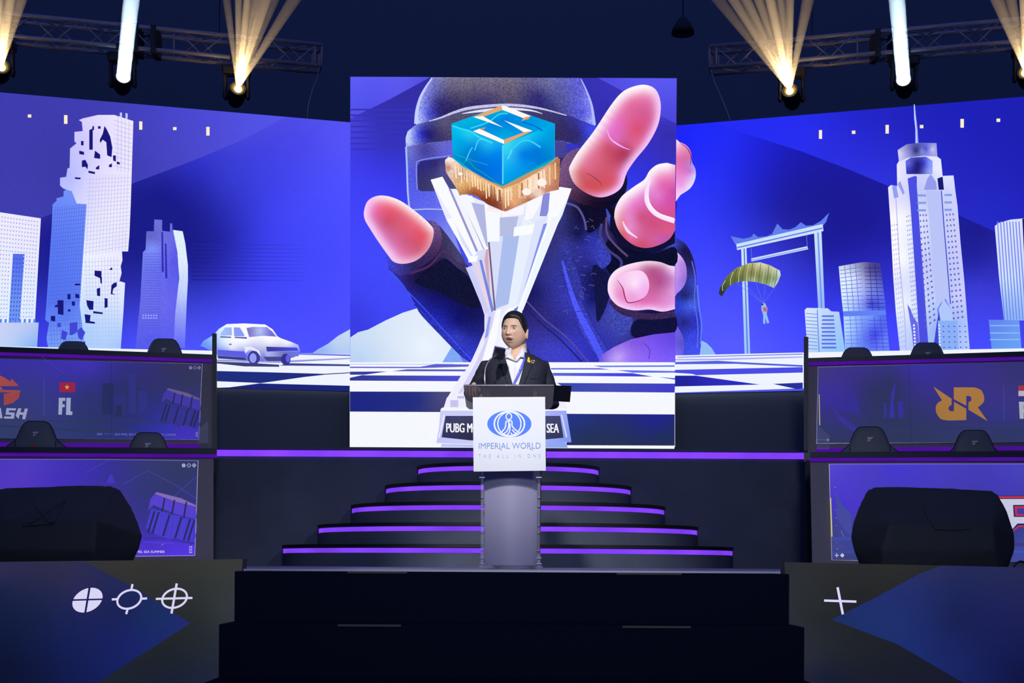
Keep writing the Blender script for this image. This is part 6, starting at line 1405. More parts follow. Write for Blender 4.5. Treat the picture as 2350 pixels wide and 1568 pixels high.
for ua, ub in ((1103, 1109.5), (1233, 1240)):
    xa, xb = at(ua, 1200, LY).x, at(ub, 1200, LY).x
    bm = bmesh.new(); box(bm, xa, xb, LY + 0.01, LY + 0.40, S + 0.02, at(1170, 915, LY).z, 0.003)
    sp_ = link_bm('side_panel', world_to(lec, bm), M['clear'], lec)
    for v in (1096, 1142, 1162, 1206, 1223, 1264):
        w_ = 3 if v != 1096 else 7
        bm = fq((ua + ub) / 2 - w_, v - 1.8, (ua + ub) / 2 + w_, v + 1.8, LY - 0.006, 0.02, 0.002); link_bm('stud', world_to(lec, bm), M['chrome'], sp_)
    bm = fq(ua - 0.5, 1272, ub + 0.5, 1300, LY - 0.003, 0.012, 0.002); link_bm('foot_bracket', world_to(lec, bm), M['clear'], sp_)
    for v in (1281, 1294):
        bm = fq(ua - 3, v - 1.4, ub + 4, v + 1.4, LY - 0.012, 0.02, 0.002); link_bm('stud', world_to(lec, bm), M['chrome'], sp_)
# logo board
bm = frame_poly([(1085, 912), (1251, 911), (1252.5, 1080.5), (1087, 1082.5)], LY - 0.13, 0.012)
board = link_bm('logo_board', world_to(lec, bm), M['signw'], lec)
G = Art(Plane((0, LY - 0.13, 0), (0, -1, 0)), 0.00015, 0.0004)
blue = (58, 116, 240); wh = (224, 228, 236)
G.ellipse(1168.9, 973.2, 50.6, 30.8, blue, n=64)
ering = lambda cx, cy, rx, ry: [(cx + rx * math.cos(q * PI / 30), cy + ry * math.sin(q * PI / 30)) for q in range(60)]
G.stroke(ering(1169, 973.2, 34.6, 29.0), 3.6, wh, closed=True); G.stroke(ering(1169, 973.0, 26.6, 27.2), 2.9, wh, closed=True)
G.stroke(ering(1167.7, 956.2, 6.4, 7.3), 2.7, wh, closed=True)
z_ = 6.534; cc = lambda ps: [(1040 + x / z_, 860 + y / z_) for x, y in ps]
G.stroke(cc([(832, 712), (822, 698), (802, 698), (790, 716), (786, 770), (768, 815), (735, 852), (700, 872)]), 3.0, wh, sm=4)
G.stroke(cc([(832, 712), (834, 760), (824, 810), (795, 860), (735, 902)]), 3.0, wh, sm=4)
G.stroke(cc([(832, 712), (842, 698), (866, 694), (882, 712), (884, 770), (930, 826), (988, 866)]), 3.0, wh, sm=4)
G.stroke(cc([(850, 730), (852, 800), (842, 860), (812, 905), (790, 925)]), 3.0, wh, sm=4)
G.stroke(cc([(884, 826), (915, 862), (958, 896)]), 2.8, wh, sm=4); G.stroke(cc([(864, 872), (885, 900), (912, 924)]), 2.8, wh, sm=4)
G.text('IMPERIAL WORLD', 1099, 1016.5, 1240.5, 1030.5, (72, 122, 200), -0.012, slope=-0.6)
G.stroke([(1146, 1030), (1151, 1034)], 1.2, (96, 140, 206)); G.stroke([(1216, 1030), (1222, 1033.5)], 1.2, (96, 140, 206))
G.text('THE ALL IN ONE', 1098.5, 1042.5, 1240, 1051.5, (140, 184, 206), -0.012, spacing=2.3, slope=-0.8)
G.build('printed_logo', picture_material('printed_logo', 1, 0, 100, glow=False), lec).parent = board
bpy.data.objects['printed_logo'].location = -Vector((0, 0, 0))
# smoked top: front apron, reading surface, end cheeks
ap = [(1064, 886), (1066, 883.5), (1100, 882.8), (1170, 882.5), (1262, 883), (1271, 885), (1272, 890), (1268.5, 930), (1264, 937), (1250, 940), (1092, 940), (1076, 939), (1070, 933), (1066, 905)]
bm = frame_poly(ap, LY - 0.10, 0.010); link_bm('front_apron', world_to(lec, bm), M['smoke'], lec)
a, b = at(1065, 885, LY - 0.10), at(1271, 885, LY - 0.10)
bm = bmesh.new(); tube(bm, [a + Vector((0, 0, 0)), b], 0.0065, 10); link_bm('polished_edge', world_to(lec, bm), mat('polished_acrylic_edge', (0.30, 0.28, 0.34), 0.06, spec=1.0, coat=1.0, alpha=0.85), lec, True)
bm = bmesh.new(); quad_prism(bm, [a + Vector((0.10, 0, 0)), b, b + Vector((-0.02, 0.30, -0.07)), a + Vector((0.12, 0.30, -0.07))], Vector((0, 0, -0.008))); link_bm('reading_surface', world_to(lec, bm), M['smoke'], lec)
for u in (1119, 1226):
    bm = fq(u - 1.0, 897, u + 1.0, 912, LY - 0.05, 0.02); box(bm, at(u + 4, 900, LY).x - .002, at(u + 4, 900, LY).x + .002, LY - .05, LY - .03, at(0, 912, LY).z, at(0, 896, LY).z)
    br = link_bm('bracket', world_to(lec, bm), M['chrome'], lec)
    bm = fq(u - 3, 907, u + 11, 911.5, LY - 0.045, 0.03, 0.002); link_bm('clip', world_to(lec, bm), M['clear'], br)

# gooseneck microphone with a black block on it
mic = thing('microphone', 'gooseneck microphone with a small black block rising from the lectern top', 'microphone', tuple(at(1113, 884, 9.02)))
gn = [(1113.5, 884, 9.02), (1112.5, 872, 9.02), (1112.5, 858, 9.03), (1114, 845, 9.04), (1119, 833, 9.06), (1127, 823, 9.09), (1134, 819, 9.12)]
bm = bmesh.new(); tube(bm, [at(*p) for p in gn], [0.006, 0.0055, 0.004, 0.004, 0.004, 0.004, 0.0045], 10); link_bm('gooseneck', world_to(mic, bm), mat('gooseneck_steel', (0.62, 0.58, 0.56), 0.3, metal=0.7), mic, True)
bm = bmesh.new(); lathe(bm, [(0.011, -0.03), (0.017, -0.01), (0.021, 0.012), (0.018, 0.03), (0.006, 0.042)], 18, at(1137, 817, 9.13), (0.25, 0.8, 0.35)); link_bm('capsule', world_to(mic, bm), M['black'], mic, True)
c = at(1145, 810.5, 9.15); Mr = Matrix.Rotation(math.radians(9), 3, 'Y') @ Matrix.Rotation(math.radians(18), 3, 'Z') @ Matrix.Rotation(math.radians(16), 3, 'X')
bm = bmesh.new(); box(bm, -.034, .034, -.020, .020, -.036, .036, .004)
for v in bm.verts: v.co = Mr @ v.co + c
link_bm('block', world_to(mic, bm), mat('black_block', (0.012, 0.010, 0.022), 0.3), mic)
bm = bmesh.new(); box(bm, -.034, .034, -.0205, .0205, .0355, .0375, .001)  # added thin face, its violet colour stands for purple light on the black block
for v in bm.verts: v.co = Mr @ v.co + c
link_bm('block_top_lit_face', world_to(mic, bm), mat('violet_light_tint', (0.10, 0.06, 0.45), 0.3), mic)
# black board at the lectern's right end
bm = frame_poly([(1268, 884.5), (1311.5, 886), (1308, 922.5), (1266.5, 920.5)], LY - 0.075, 0.012)
tag(link_bm('clipboard', bm, mat('black_clipboard', (0.0015, 0.002, 0.007), 0.8, spec=0.05)), 'flat black board sticking out past the right end of the lectern top', 'board')

# ------------------------------------------------------------------ the speaker
PYc = 9.47
def sk(u, v, Y): return at(u, v, Y)
man = thing('person', 'person in a navy jacket, white shirt and blue lanyard speaking at the lectern', 'person', (at(1180, 1300, PYc).x, PYc, S))
HC = at(1181, 761, 9.44)
yaw = math.radians(-25)
HR = Matrix.Rotation(yaw, 3, 'Z') @ Matrix.Rotation(math.radians(2), 3, 'Y') @ Matrix.Rotation(math.radians(-2), 3, 'X')


def g2(x, z, x0, z0, sx, sz): return math.exp(-((x - x0) / sx) ** 2 - ((z - z0) / sz) ** 2)


def head_point(d, off=0.0):
    """surface of the head in its own frame: x to the viewer's right, -y forward, z up"""
    x, y, z = d
    rx, ry, rz = 0.0822, 0.096, 0.119
    if z < 0:
        t = -z
        rx *= (1 + 0.42 * t * (1 - t)) * (1 - 0.22 * t ** 3); ry *= 1 - (0.10 if y < 0 else 0.45) * t ** 1.5
    if y > 0 and z > -0.2: ry *= 1.04
    p = Vector((x * rx, y * ry, z * rz))
    if abs(x) > .6 and y < 0.3: p.x *= 0.985
    fr = max(0.0, -y) ** 0.7
    if fr > 0:
        X, Z = p.x, p.z; ax = abs(X); f = 0.0
        f += 0.006 * g2(ax, Z, 0.030, 0.022, 0.024, 0.008)                      # brow
        f -= 0.011 * g2(ax, Z, 0.032, 0.008, 0.016, 0.012)                      # sockets
        f -= 0.004 * g2(ax, Z, 0.014, 0.008, 0.008, 0.010)
        nz = min(1, max(0, (0.016 - Z) / 0.050))
        if -0.05 < Z < 0.03: f += (0.004 + 0.017 * nz) * math.exp(-(X / (0.0085 + 0.008 * nz)) ** 2) * (1 if Z > -0.036 else max(0, 1 - (-0.036 - Z) / 0.009))
        f += 0.007 * g2(ax, Z, 0.0145, -0.032, 0.006, 0.007)                    # nostril wings
        f += 0.005 * g2(ax, Z, 0.045, -0.018, 0.018, 0.020)                     # cheeks
        f += 0.006 * g2(X, Z, 0, -0.058, 0.024, 0.010)
        f += 0.007 * g2(X, Z, 0, -0.0565, 0.020, 0.0042) + 0.008 * g2(X, Z, 0, -0.0825, 0.017, 0.005)
        f -= 0.013 * g2(X, Z, 0, -0.0690, 0.0165, 0.0068)                        # open mouth
        f -= 0.003 * g2(X, Z, 0, -0.086, 0.02, 0.004)
        f += 0.007 * g2(X, Z, 0, -0.104, 0.022, 0.012)                          # chin
        p.y -= f * fr
    n = Vector((p.x / rx ** 2, p.y / ry ** 2, p.z / rz ** 2)).normalized()
    return p + n * off


def H(p): return HR @ Vector(p) + HC


bm = bmesh.new()
nu, nv = 150, 120; rows = []
for j in range(1, nv):
    th = PI * j / nv; rows.append([bm.verts.new(H(head_point(Vector((math.sin(th) * math.sin(2 * PI * i / nu), -math.sin(th) * math.cos(2 * PI * i / nu), math.cos(th)))))) for i in range(nu)])
for a_, b_ in zip(rows, rows[1:]):
    for i in range(nu): bm.faces.new((a_[i], b_[i], b_[(i + 1) % nu], a_[(i + 1) % nu]))
bm.faces.new(rows[0]); bm.faces.new(rows[-1][::-1])
# ears
for s_ in (-1, 1):
    E = Matrix.Rotation(s_ * 0.35, 3, 'Z')
    n_ = 18; cx = Vector((s_ * (0.083 if s_ > 0 else 0.074), 0.014, -0.019))
    tube(bm, [H(cx + E @ Vector((s_ * 0.006, 0.017 * math.cos(2 * PI * k / n_) + 0.006 * math.sin(2 * PI * k / n_), 0.033 * math.sin(2 * PI * k / n_) * (1 if math.sin(2 * PI * k / n_) > 0 else 0.9)))) for k in range(n_ + 1)], 0.0048, 8)
    ball(bm, H(cx), (0.007, 0.013, 0.026), 14, 10)
# neck, torso, legs under the clothes
tube(bm, [sk(1188, 776, 9.48), sk(1189, 795, 9.475), sk(1187, 812, 9.48), sk(1183, 832, 9.49)], [(0.050, 0.052), (0.054, 0.058), (0.056, 0.060), (0.075, 0.07)], 24)
tx = man.location.x
def ringz(z, rx, ry, cx=0.0, cy=0.0, n=28, ex=0.85): return [Vector((tx + cx + rx * math.copysign(abs(math.cos(2 * PI * k / n)) ** ex, math.cos(2 * PI * k / n)), PYc + cy + ry * math.copysign(abs(math.sin(2 * PI * k / n)) ** ex, math.sin(2 * PI * k / n)), z)) for k in range(n)]
zv = lambda v: at(1180, v, PYc).z
loft(bm, [ringz(zv(v), a_, b_) for v, a_, b_ in ((816, .05, .05), (822, .10, .065), (832, .165, .08), (860, .175, .095), (930, .150, .095), (1000, .155, .10), (1040, .16, .105), (1075, .12, .09))])
for s_ in (-1, 1):
    hx = tx + s_ * 0.085
    tube(bm, [(hx, PYc, zv(1040)), (hx + s_ * .01, PYc, S + 0.60), (hx + s_ * .015, PYc - .01, S + 0.45), (hx + s_ * .02, PYc + .01, S + 0.09)], [.082, .062, .052, .040], 18)
    tube(bm, [(hx + s_ * .02, PYc + .03, S + 0.04), (hx + s_ * .03, PYc - .14, S + 0.03)], [.036, .03], 14)
# arms and hands
armL = [sk(1122, 842, 9.48), sk(1103, 868, 9.50), sk(1084, 903, 9.52), sk(1083, 898, 9.36), sk(1081, 893, 9.22)]
armR = [sk(1240, 842, 9.48), sk(1253, 872, 9.50), sk(1265, 922, 9.50), sk(1252, 914, 9.35), sk(1236, 906, 9.20)]
tube(bm, armL, [.042, .038, .036, .032, .024], 16); tube(bm, armR, [.042, .038, .036, .032, .024], 16)
def finger(pts, r0): tube(bm, pts, [r0, r0 * .98, r0 * .92, r0 * .8][:len(pts)], 10); ball(bm, pts[-1], r0 * .8, 10, 8)
def hand(w, side, spread, over):
    """palm and five fingers, fingers fold over an edge and hang down in front of it"""
    k = w + Vector((0, -0.075, 0.000))
    tube(bm, [w + Vector((0, 0.02, 0)), w + Vector((0, -0.02, .003)), w + Vector((0, -0.05, .004)), k], [(.026, .018), (.036, .016), (.040, .015), (.038, .013)], 14)
    for i, ln in enumerate((0.92, 1.0, 0.95, 0.76)):
        x = side * (-0.030 + i * 0.020)
        a_ = k + Vector((x, 0.004, 0.000)); b_ = a_ + Vector((side * .001, -0.030 * ln, -0.006)); c_ = b_ + Vector((0, -0.012 * ln, -0.026 * ln)); d_ = c_ + Vector((0, 0.004, -0.030 * ln))
        finger([a_, b_, c_, d_], 0.0086 if i < 3 else 0.0074)
    a_ = w + Vector((side * -0.030, -0.028, 0)); b_ = a_ + Vector((side * -0.018, -0.024, -0.010)); c_ = b_ + Vector((side * -0.004, -0.022, -0.014)); finger([a_, b_, c_], 0.0100)
hand(armL[-1] + Vector((0.006, -0.05, -0.002)), -1, 0, 0)
hand(armR[-1] + Vector((0, -0.01, -0.012)), 1, 0, 0)
bmesh.ops.recalc_face_normals(bm, faces=bm.faces[:])
mskin = bpy.data.materials.new('skin'); mskin.use_nodes = True
nt = mskin.node_tree; bs = nt.nodes['Principled BSDF']; vc = nt.nodes.new('ShaderNodeVertexColor'); vc.layer_name = 'Col'
nt.links.new(vc.outputs[0], bs.inputs['Base Color']); bs.inputs['Roughness'].default_value = 0.42; bs.inputs['Specular IOR Level'].default_value = 0.45
bs.inputs['Subsurface Weight'].default_value = 0.12; bs.inputs['Subsurface Radius'].default_value = (0.012, 0.005, 0.003); bs.inputs['Subsurface Scale'].default_value = 1.0
bm.verts.index_update()
body = link_bm('body', world_to(man, bm), mskin, man)
remesh(body, 0.0026, 1)
HRi = HR.inverted(); me = body.data
ca = me.color_attributes.new('Col', 'FLOAT_COLOR', 'POINT'); cols = np.zeros((len(me.vertices), 4), np.float32); cols[:, 3] = 1
base = np.array((0.72, 0.47, 0.34)); lip = np.array((0.44, 0.17, 0.14)); brow = np.array((0.055, 0.038, 0.03)); dark = np.array((0.035, 0.012, 0.01)); teeth = np.array((0.55, 0.5, 0.48))
def blend(a, b, t): return a * (1 - t) + b * t
for v in me.vertices:
    c = base
    w = v.co + man.location; q = HRi @ (w - HC)
    if q.length < 0.15 and q.y < 0.03:
        X, Z = q.x, q.z; ax = abs(X); fr = q.y < -0.05
        if fr:
            c = blend(c, np.array((0.58, 0.27, 0.20)), 0.35 * g2(ax, Z, 0.045, -0.022, 0.02, 0.018) + 0.3 * g2(X, Z, 0, -0.035, 0.014, 0.01))
            c = blend(c, brow, 0.92 * min(1, 1.6 * g2(ax, Z, 0.033, 0.0225 - 0.10 * abs(ax - 0.036), 0.0175, 0.0036)))
            c = blend(c, np.array((0.30, 0.15, 0.10)), 0.45 * g2(ax, Z, 0.033, 0.001, 0.018, 0.005))
            c = blend(c, brow * 0.6, 0.9 * g2(ax, Z, 0.0335, 0.0100, 0.0150, 0.0022))
            c = blend(c, lip, min(1, 1.4 * (g2(X, Z, 0, -0.0568, 0.0215, 0.0042) + g2(X, Z, 0, -0.0820, 0.018, 0.0056))))
            c = blend(c, dark, min(1, 1.9 * g2(X, Z, 0, -0.0685, 0.0180, 0.0058)))
            if abs(X) < 0.012 and -0.0655 < Z < -0.0625: c = teeth
            c = blend(c, np.array((0.50, 0.26, 0.24)), 0.8 * g2(X, Z, 0, -0.0745, 0.010, 0.0025))
            c = blend(c, dark, 0.8 * g2(ax, Z, 0.0075, -0.0415, 0.0035, 0.0022))
        c = blend(c, np.array((0.36, 0.24, 0.18)), 0.30 * g2(X, Z, 0, -0.092, 0.06, 0.022) * (1 if q.y < 0 else 0))
    cols[v.index, :3] = c
ca.data.foreach_set('color', cols.ravel())
# eyes
for s_ in (-1, 1):
    ec = Vector((s_ * 0.0335, -0.0822, 0.0062))
    bm = bmesh.new(); ball(bm, H(ec), (0.0100, 0.006, 0.0029), 18, 12, HR); eye = link_bm('eye', world_to(man, bm), mat('eye_white', (0.62, 0.58, 0.55), 0.25) if 'eye_white' not in bpy.data.materials else bpy.data.materials['eye_white'], man, True)
    bm = bmesh.new(); ball(bm, H(ec + Vector((0.000, -0.0042, 0.0))), (0.0052, 0.0026, 0.0029), 14, 10, HR); link_bm('iris', world_to(man, bm), mat('dark_iris', (0.012, 0.008, 0.006), 0.1) if 'dark_iris' not in bpy.data.materials else bpy.data.materials['dark_iris'], eye, True)
# hair: short sides, fuller top swept up at the front
def hair_mask(d):
    a = math.atan2(d.x, -d.y); aa = abs(a); z = d.z
    line = np.interp(aa, [0, .45, .80, 0.95, 1.12, 1.32, 1.5, 1.75, 2.1, 3.14], [0.62, 0.62, 0.56, 0.36, 0.12, -0.06, -0.20, 0.0, -0.34, -0.55])
    return min(1.0, max(0.0, (z - line) / 0.10))
bm = bmesh.new(); nu, nv = 180, 110; grid = {}
for j in range(0, nv + 1):
    th = PI * 0.80 * j / nv + 1e-3
    for i in range(nu):
        ph = 2 * PI * i / nu; d = Vector((math.sin(th) * math.sin(ph), -math.sin(th) * math.cos(ph), math.cos(th))); m_ = hair_mask(d)
        top = max(0, d.z) ** 1.2; fr_ = max(0, -d.y)
        th_ = 0.0035 + 0.012 * top + 0.011 * top * fr_ * (1 - 0.25 * d.x) * 1.4 + 0.0016 * noise.noise(Vector((d.x * 9, d.y * 9, d.z * 30)))
        off = -0.004 + (th_ + 0.004) * (m_ ** 0.5)
        p = head_point(d, off)
        st = noise.noise(Vector((ph * 28, th * 2.0, 3.1))) * 0.0016 * m_ * (0.4 + top)
        grid[i, j] = (bm.verts.new(H(p + p.normalized() * st)), m_)
for j in range(nv):
    for i in range(nu):
        q = [grid[i, j], grid[i, j + 1], grid[(i + 1) % nu, j + 1], grid[(i + 1) % nu, j]]
        if max(x[1] for x in q) > 0.0: bm.faces.new([x[0] for x in q])
bmesh.ops.delete(bm, geom=[v for v in bm.verts if not v.link_faces], context='VERTS')
bmesh.ops.recalc_face_normals(bm, faces=bm.faces[:])
link_bm('hair', world_to(man, bm), mat('black_hair', (0.010, 0.009, 0.011), 0.45, bump=0.25, bscale=300), man, True)

# clothes
M['jacket'] = mat('navy_jacket', (0.016, 0.019, 0.036), 0.75, bump=0.12, bscale=220)
M['shirt'] = mat('white_shirt', (0.80, 0.80, 0.84), 0.7, bump=0.1, bscale=60)
bm = bmesh.new()
loft(bm, [ringz(zv(v), a_, b_, cx, cy, 40) for v, a_, b_, cx, cy in ((808, .064, .064, .012, 0.005), (812, .085, .072, .008, 0), (816, .120, .084, .004, 0), (822, .160, .096, .0, 0), (829, .192, .106, .0, 0), (838, .208, .112, .0, 0), (850, .215, .120, .0, -.004), (880, .200, .124, 0, -.006), (920, .188, .122, 0, -.004), (960, .190, .124, 0, 0), (1010, .202, .130, 0, 0), (1050, .212, .134, 0, 0))])
tube(bm, [sk(1134, 842, 9.475), sk(1118, 844, 9.48), sk(1107, 862, 9.50), sk(1094, 884, 9.53), sk(1082, 907, 9.54), sk(1081, 902, 9.44), sk(1082, 896, 9.30), sk(1081, 894, 9.255)], [.052, .058, .052, .049, .054, .050, .042, .037], 24)
tube(bm, [sk(1228, 842, 9.475), sk(1243, 844, 9.48), sk(1251, 863, 9.50), sk(1259, 895, 9.52), sk(1265, 925, 9.51), sk(1258, 922, 9.42), sk(1246, 911, 9.29), sk(1240, 908, 9.225)], [.052, .057, .055, .056, .056, .052, .044, .038], 24)
bmesh.ops.recalc_face_normals(bm, faces=bm.faces[:])
jk = link_bm('jacket', world_to(man, bm), M['jacket'], man); remesh(jk, 0.0055, 3)
jn = [v.normal.copy() for v in jk.data.vertices]
for v in jk.data.vertices:
    w = v.co + man.location
    f = noise.noise(Vector((w.x * 9, w.y * 6, w.z * 22))) * 0.0045 + noise.noise(Vector((w.x * 22 + w.z * 20, w.y * 10, w.z * 18))) * 0.0018
    v.co += jn[v.index] * f * (1.5 if abs(w.x - tx) > 0.17 else 0.7)
jbvh = bvh_of(jk)
V_ = [(1150, 796), (1213, 796), (1204.5, 830), (1200, 850), (1191, 884), (1187, 940), (1182, 940), (1176, 884), (1167, 850), (1160, 826)]
def inside(u, v, P):
    r = False; j = len(P) - 1
    for i in range(len(P)):
        if (P[i][1] > v) != (P[j][1] > v) and u < (P[j][0] - P[i][0]) * (v - P[i][1]) / (P[j][1] - P[i][1]) + P[i][0]: r = not r
        j = i
    return r
def pix(w): 
    a = w.x / w.y; b = (w.z - EYE) / w.y; return HX + FPX * (a * cr + b * sr), HY - FPX * (b * cr - a * sr)
bm = bmesh.new(); bm.from_mesh(jk.data); kill = []
for f in bm.faces:
    w = f.calc_center_median() + man.location; u, v = pix(w)
    if w.y < PYc - 0.02 and inside(u, v, V_): kill.append(f)
    elif v < 812 and abs(w.x - tx - .01) < 0.06: kill.append(f)
bmesh.ops.delete(bm, geom=kill, context='FACES'); bm.to_mesh(jk.data); bm.free()
bm = bmesh.new()
loft(bm, [ringz(zv(v), a_, b_, cx, cy, 40) for v, a_, b_, cx, cy in ((804, .058, .062, .016, .002), (812, .061, .066, .013, 0.0), (820, .10, .078, .006, -.002), (830, .17, .096, 0, -.004), (850, .192, .108, 0, -.008), (900, .175, .110, 0, -.008), (1000, .18, .115, 0, 0), (1045, .185, .118, 0, 0))])
shirt = link_bm('shirt', world_to(man, bm), M['shirt'], man, True)
bm = bmesh.new(); bm.from_mesh(shirt.data)
kill = [f for f in bm.faces if len(f.verts) > 4]
bmesh.ops.delete(bm, geom=kill, context='FACES'); bmesh.ops.subdivide_edges(bm, edges=bm.edges[:], cuts=5, use_grid_fill=True)
kill = [f for f in bm.faces if (lambda w: w.y < PYc - 0.02 and inside(*pix(w), [(1163, 790), (1202, 790), (1192, 814), (1181.5, 828), (1171, 815)]))(f.calc_center_median() + man.location)]
bmesh.ops.delete(bm, geom=kill, context='FACES'); bm.to_mesh(shirt.data); bm.free()
for p_ in shirt.data.polygons: p_.use_smooth = True
sbvh = bvh_of(shirt)
def wear(name, polys, bvh, off, th, m, parent, sm=0, cell=4):
    bm = bmesh.new()
    for p in polys: decal(bm, p, bvh, 9.36, off, th, cell, sm)
    return link_bm(name, world_to(man, bm), m, parent, True)
def shaped(name, pts, m, parent, back=0.006):
    """small cloth piece with its own depth at each corner (u, v, Y)"""
    bm = bmesh.new(); f = [bm.verts.new(sk(*p)) for p in pts]; r = [bm.verts.new(q.co + Vector((0, back, 0))) for q in f]; n = len(pts)
    for tri in tessellate_polygon([[Vector((p[0], p[1], 0)) for p in pts]]):
        bm.faces.new([f[i] for i in tri]); bm.faces.new([r[i] for i in tri[::-1]])
    for i in range(n): bm.faces.new((f[i], r[i], r[(i + 1) % n], f[(i + 1) % n]))
    bmesh.ops.recalc_face_normals(bm, faces=bm.faces[:]); return link_bm(name, world_to(man, bm), m, parent, True)
def band(name, cx, cy, prof, a0, a1, m, parent, n=36):
    """cloth band round the neck: prof = (rx, ry, v) rows; angles from the front, going round"""
    bm = bmesh.new(); rows = []
    for k in range(n + 1):
        a = math.radians(a0 + (a1 - a0) * k / n)
        rows.append([bm.verts.new((cx + rx * math.sin(a), cy - ry * math.cos(a), zv(v))) for rx, ry, v in prof])
    for p, q in zip(rows, rows[1:]):
        for i in range(len(prof)): bm.faces.new((p[i], p[(i + 1) % len(prof)], q[(i + 1) % len(prof)], q[i]))
    bm.faces.new(rows[0]); bm.faces.new(rows[-1][::-1]); bmesh.ops.recalc_face_normals(bm, faces=bm.faces[:])
    return link_bm(name, world_to(man, bm), m, parent, False)
ncx = sk(1186, 812, 9.475).x
band('collar_stand', ncx, 9.475, [(0.062, 0.064, 816), (0.060, 0.062, 800), (0.0635, 0.066, 799), (0.074, 0.076, 812), (0.076, 0.078, 818)], 34, 326, M['shirt'], shirt)
shaped('collar', [(1155.5, 812, 9.432), (1157, 804, 9.435), (1161, 800, 9.425), (1168, 804, 9.405), (1175, 814, 9.385), (1182, 829.5, 9.350), (1172, 824, 9.345), (1163, 820, 9.350), (1159, 824, 9.36), (1156, 818, 9.40)], M['shirt'], shirt)
shaped('collar', [(1205.5, 812, 9.43), (1206, 801, 9.44), (1203, 797, 9.44), (1196, 801, 9.41), (1188, 813, 9.385), (1180.5, 829, 9.350), (1186, 829, 9.343), (1194, 819, 9.345), (1203, 821, 9.355), (1206, 818, 9.40)], M['shirt'], shirt)
wear('placket', [[(1180, 828), (1183, 828), (1186, 886), (1182, 886)]], sbvh, 0.003, 0.002, M['shirt'], shirt)
ll = wear('lapel', [[(1158, 805), (1150, 808), (1144, 818), (1142, 824), (1148, 829), (1146, 833), (1152, 852), (1166, 884), (1180, 910), (1184, 910), (1177, 884), (1168, 850), (1161, 826)]], jbvh, 0.008, 0.006, M['jacket'], jk)
rl = wear('lapel', [[(1205.5, 808), (1212, 811), (1219, 816), (1226, 824), (1219, 830), (1223, 835), (1214, 856), (1202, 884), (1190, 910), (1185, 910), (1190, 884), (1199, 851), (1203.5, 830)]], jbvh, 0.008, 0.006, M['jacket'], jk)
wear('pocket', [[(1216, 866), (1240, 864), (1240, 869), (1216, 871)]], jbvh, 0.003, 0.003, M['jacket'], jk)
band('jacket_collar', ncx, 9.485, [(0.075, 0.076, 812), (0.073, 0.074, 802), (0.078, 0.079, 801), (0.090, 0.088, 812), (0.098, 0.094, 820)], 62, 298, M['jacket'], jk)
M['lanyard'] = mat('lanyard_blue', (0.10, 0.12, 0.75), 0.5)
lan = thing('lanyard', 'narrow bright blue lanyard with white marks over the white shirt', 'lanyard', tuple(man.location))
bm = bmesh.new(); decal(bm, [(1203.5, 809), (1206.5, 809), (1206, 822), (1201, 840), (1193, 858), (1184, 876), (1177, 890), (1173, 890), (1180, 874), (1189, 854), (1197, 836), (1202, 822)], sbvh, 9.36, 0.019, 0.002, 4)
strap = link_bm('strap', world_to(lan, bm), M['lanyard'], lan, True)
bm = bmesh.new()
for u, v in ((1195, 845), (1190, 855), (1187, 860), (1183, 867)): decal(bm, [(u - .9, v - .7), (u + .8, v - 1.1), (u + .9, v + .7), (u - .8, v + 1.1)], sbvh, 9.36, 0.0205, 0.0015, 4)
link_bm('white_marks', world_to(lan, bm), M['shirt'], strap)
bm = bmesh.new(); lbv = jbvh
decal(bm, [(1211.5, 820), (1214.5, 820), (1216, 824), (1215.5, 827), (1218, 830), (1216, 832.5), (1210.5, 831), (1210, 826), (1211, 824)], jbvh, 9.36, 0.013, 0.005, 4)
tag(link_bm('lapel_pin', bm, mat('gold_yellow', (0.75, 0.52, 0.02), 0.35)), 'small yellow emblem pin on the navy lapel beside a round pin', 'pin')
pin = thing('lapel_pin', 'tiny multicoloured ring pin on the navy lapel beside the yellow pin', 'pin', tuple(at(1223, 830, 9.36)))
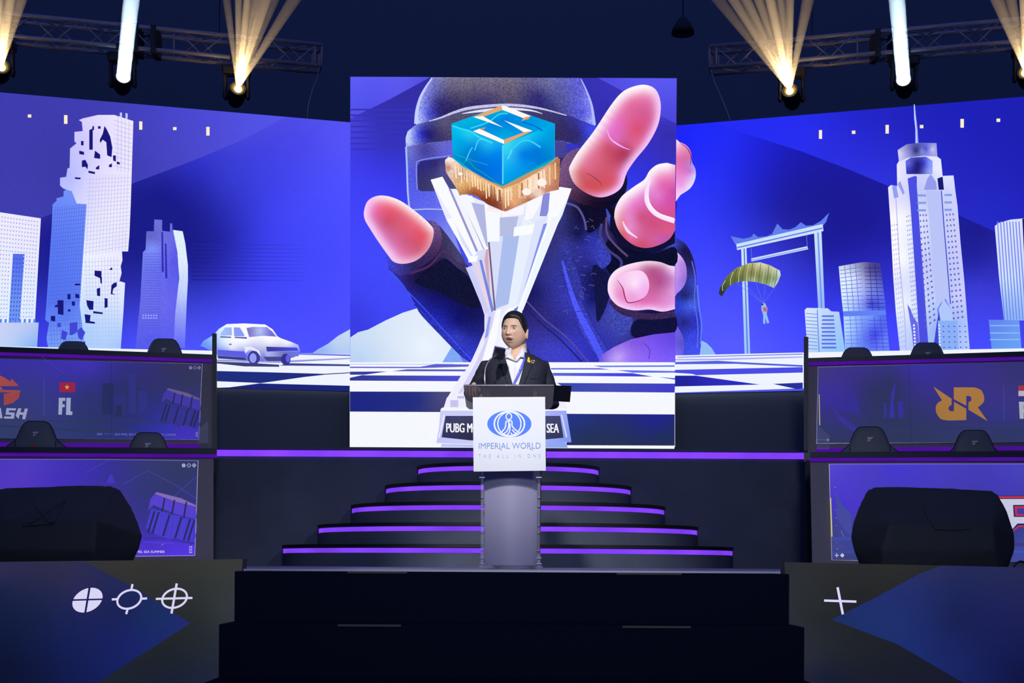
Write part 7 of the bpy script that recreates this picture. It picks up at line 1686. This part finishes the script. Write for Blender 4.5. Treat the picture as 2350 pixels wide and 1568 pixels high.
pc = [(0.7, 0.05, 0.05), (0.75, 0.45, 0.05), (0.1, 0.45, 0.1), (0.8, 0.3, 0.02), (0.02, 0.2, 0.5), (0.7, 0.6, 0.4)]
for k in range(6):
    a0, a1 = k * PI / 3, (k + .86) * PI / 3; bm = bmesh.new()
    decal(bm, [(1223 + 4.3 * math.cos(a0), 830 + 4.3 * math.sin(a0)), (1223 + 4.5 * math.cos((a0 + a1) / 2), 830 + 4.5 * math.sin((a0 + a1) / 2)), (1223 + 4.3 * math.cos(a1), 830 + 4.3 * math.sin(a1)), (1223 + 2 * math.cos(a1), 830 + 2 * math.sin(a1)), (1223 + 2 * math.cos(a0), 830 + 2 * math.sin(a0))], jbvh, 9.36, 0.010, 0.004, 4)
    link_bm('segment', world_to(pin, bm), mat('pin_colour_%d' % k, pc[k], 0.3), pin)
# trousers and shoes
bm = bmesh.new(); loft(bm, [ringz(zv(v), a_, b_, n=32) for v, a_, b_ in ((1030, .165, .11), (1060, .172, .115), (1085, .165, .11), (1100, .11, .09))])
for s_ in (-1, 1):
    hx = tx + s_ * .088; tube(bm, [(hx, PYc, zv(1062)), (hx + s_ * .008, PYc, S + .60), (hx + s_ * .015, PYc, S + .42), (hx + s_ * .02, PYc + .01, S + .06)], [.098, .082, .074, .066], 22)
tr_ = link_bm('trousers', world_to(man, bm), mat('dark_trousers', (0.012, 0.013, 0.022), 0.8), man); remesh(tr_, 0.012, 2)
for s_ in (-1, 1):
    hx = tx + s_ * .108; bm = bmesh.new()
    loft(bm, [[Vector((hx + sx * w_ * math.cos(2 * PI * k / 16), y, S + 0.002 + h_ * (0.5 + 0.5 * math.sin(2 * PI * k / 16)))) for k in range(16)] for y, w_, h_, sx in ((PYc + .07, .022, .05, 1), (PYc + .05, .036, .085, 1), (PYc - .0, .040, .09, 1), (PYc - .07, .044, .06, 1), (PYc - .15, .042, .045, 1), (PYc - .19, .02, .03, 1))])
    link_bm('shoe', world_to(man, bm), mat('black_leather', (0.01, 0.01, 0.01), 0.25) if 'black_leather' not in bpy.data.materials else bpy.data.materials['black_leather'], man, True)
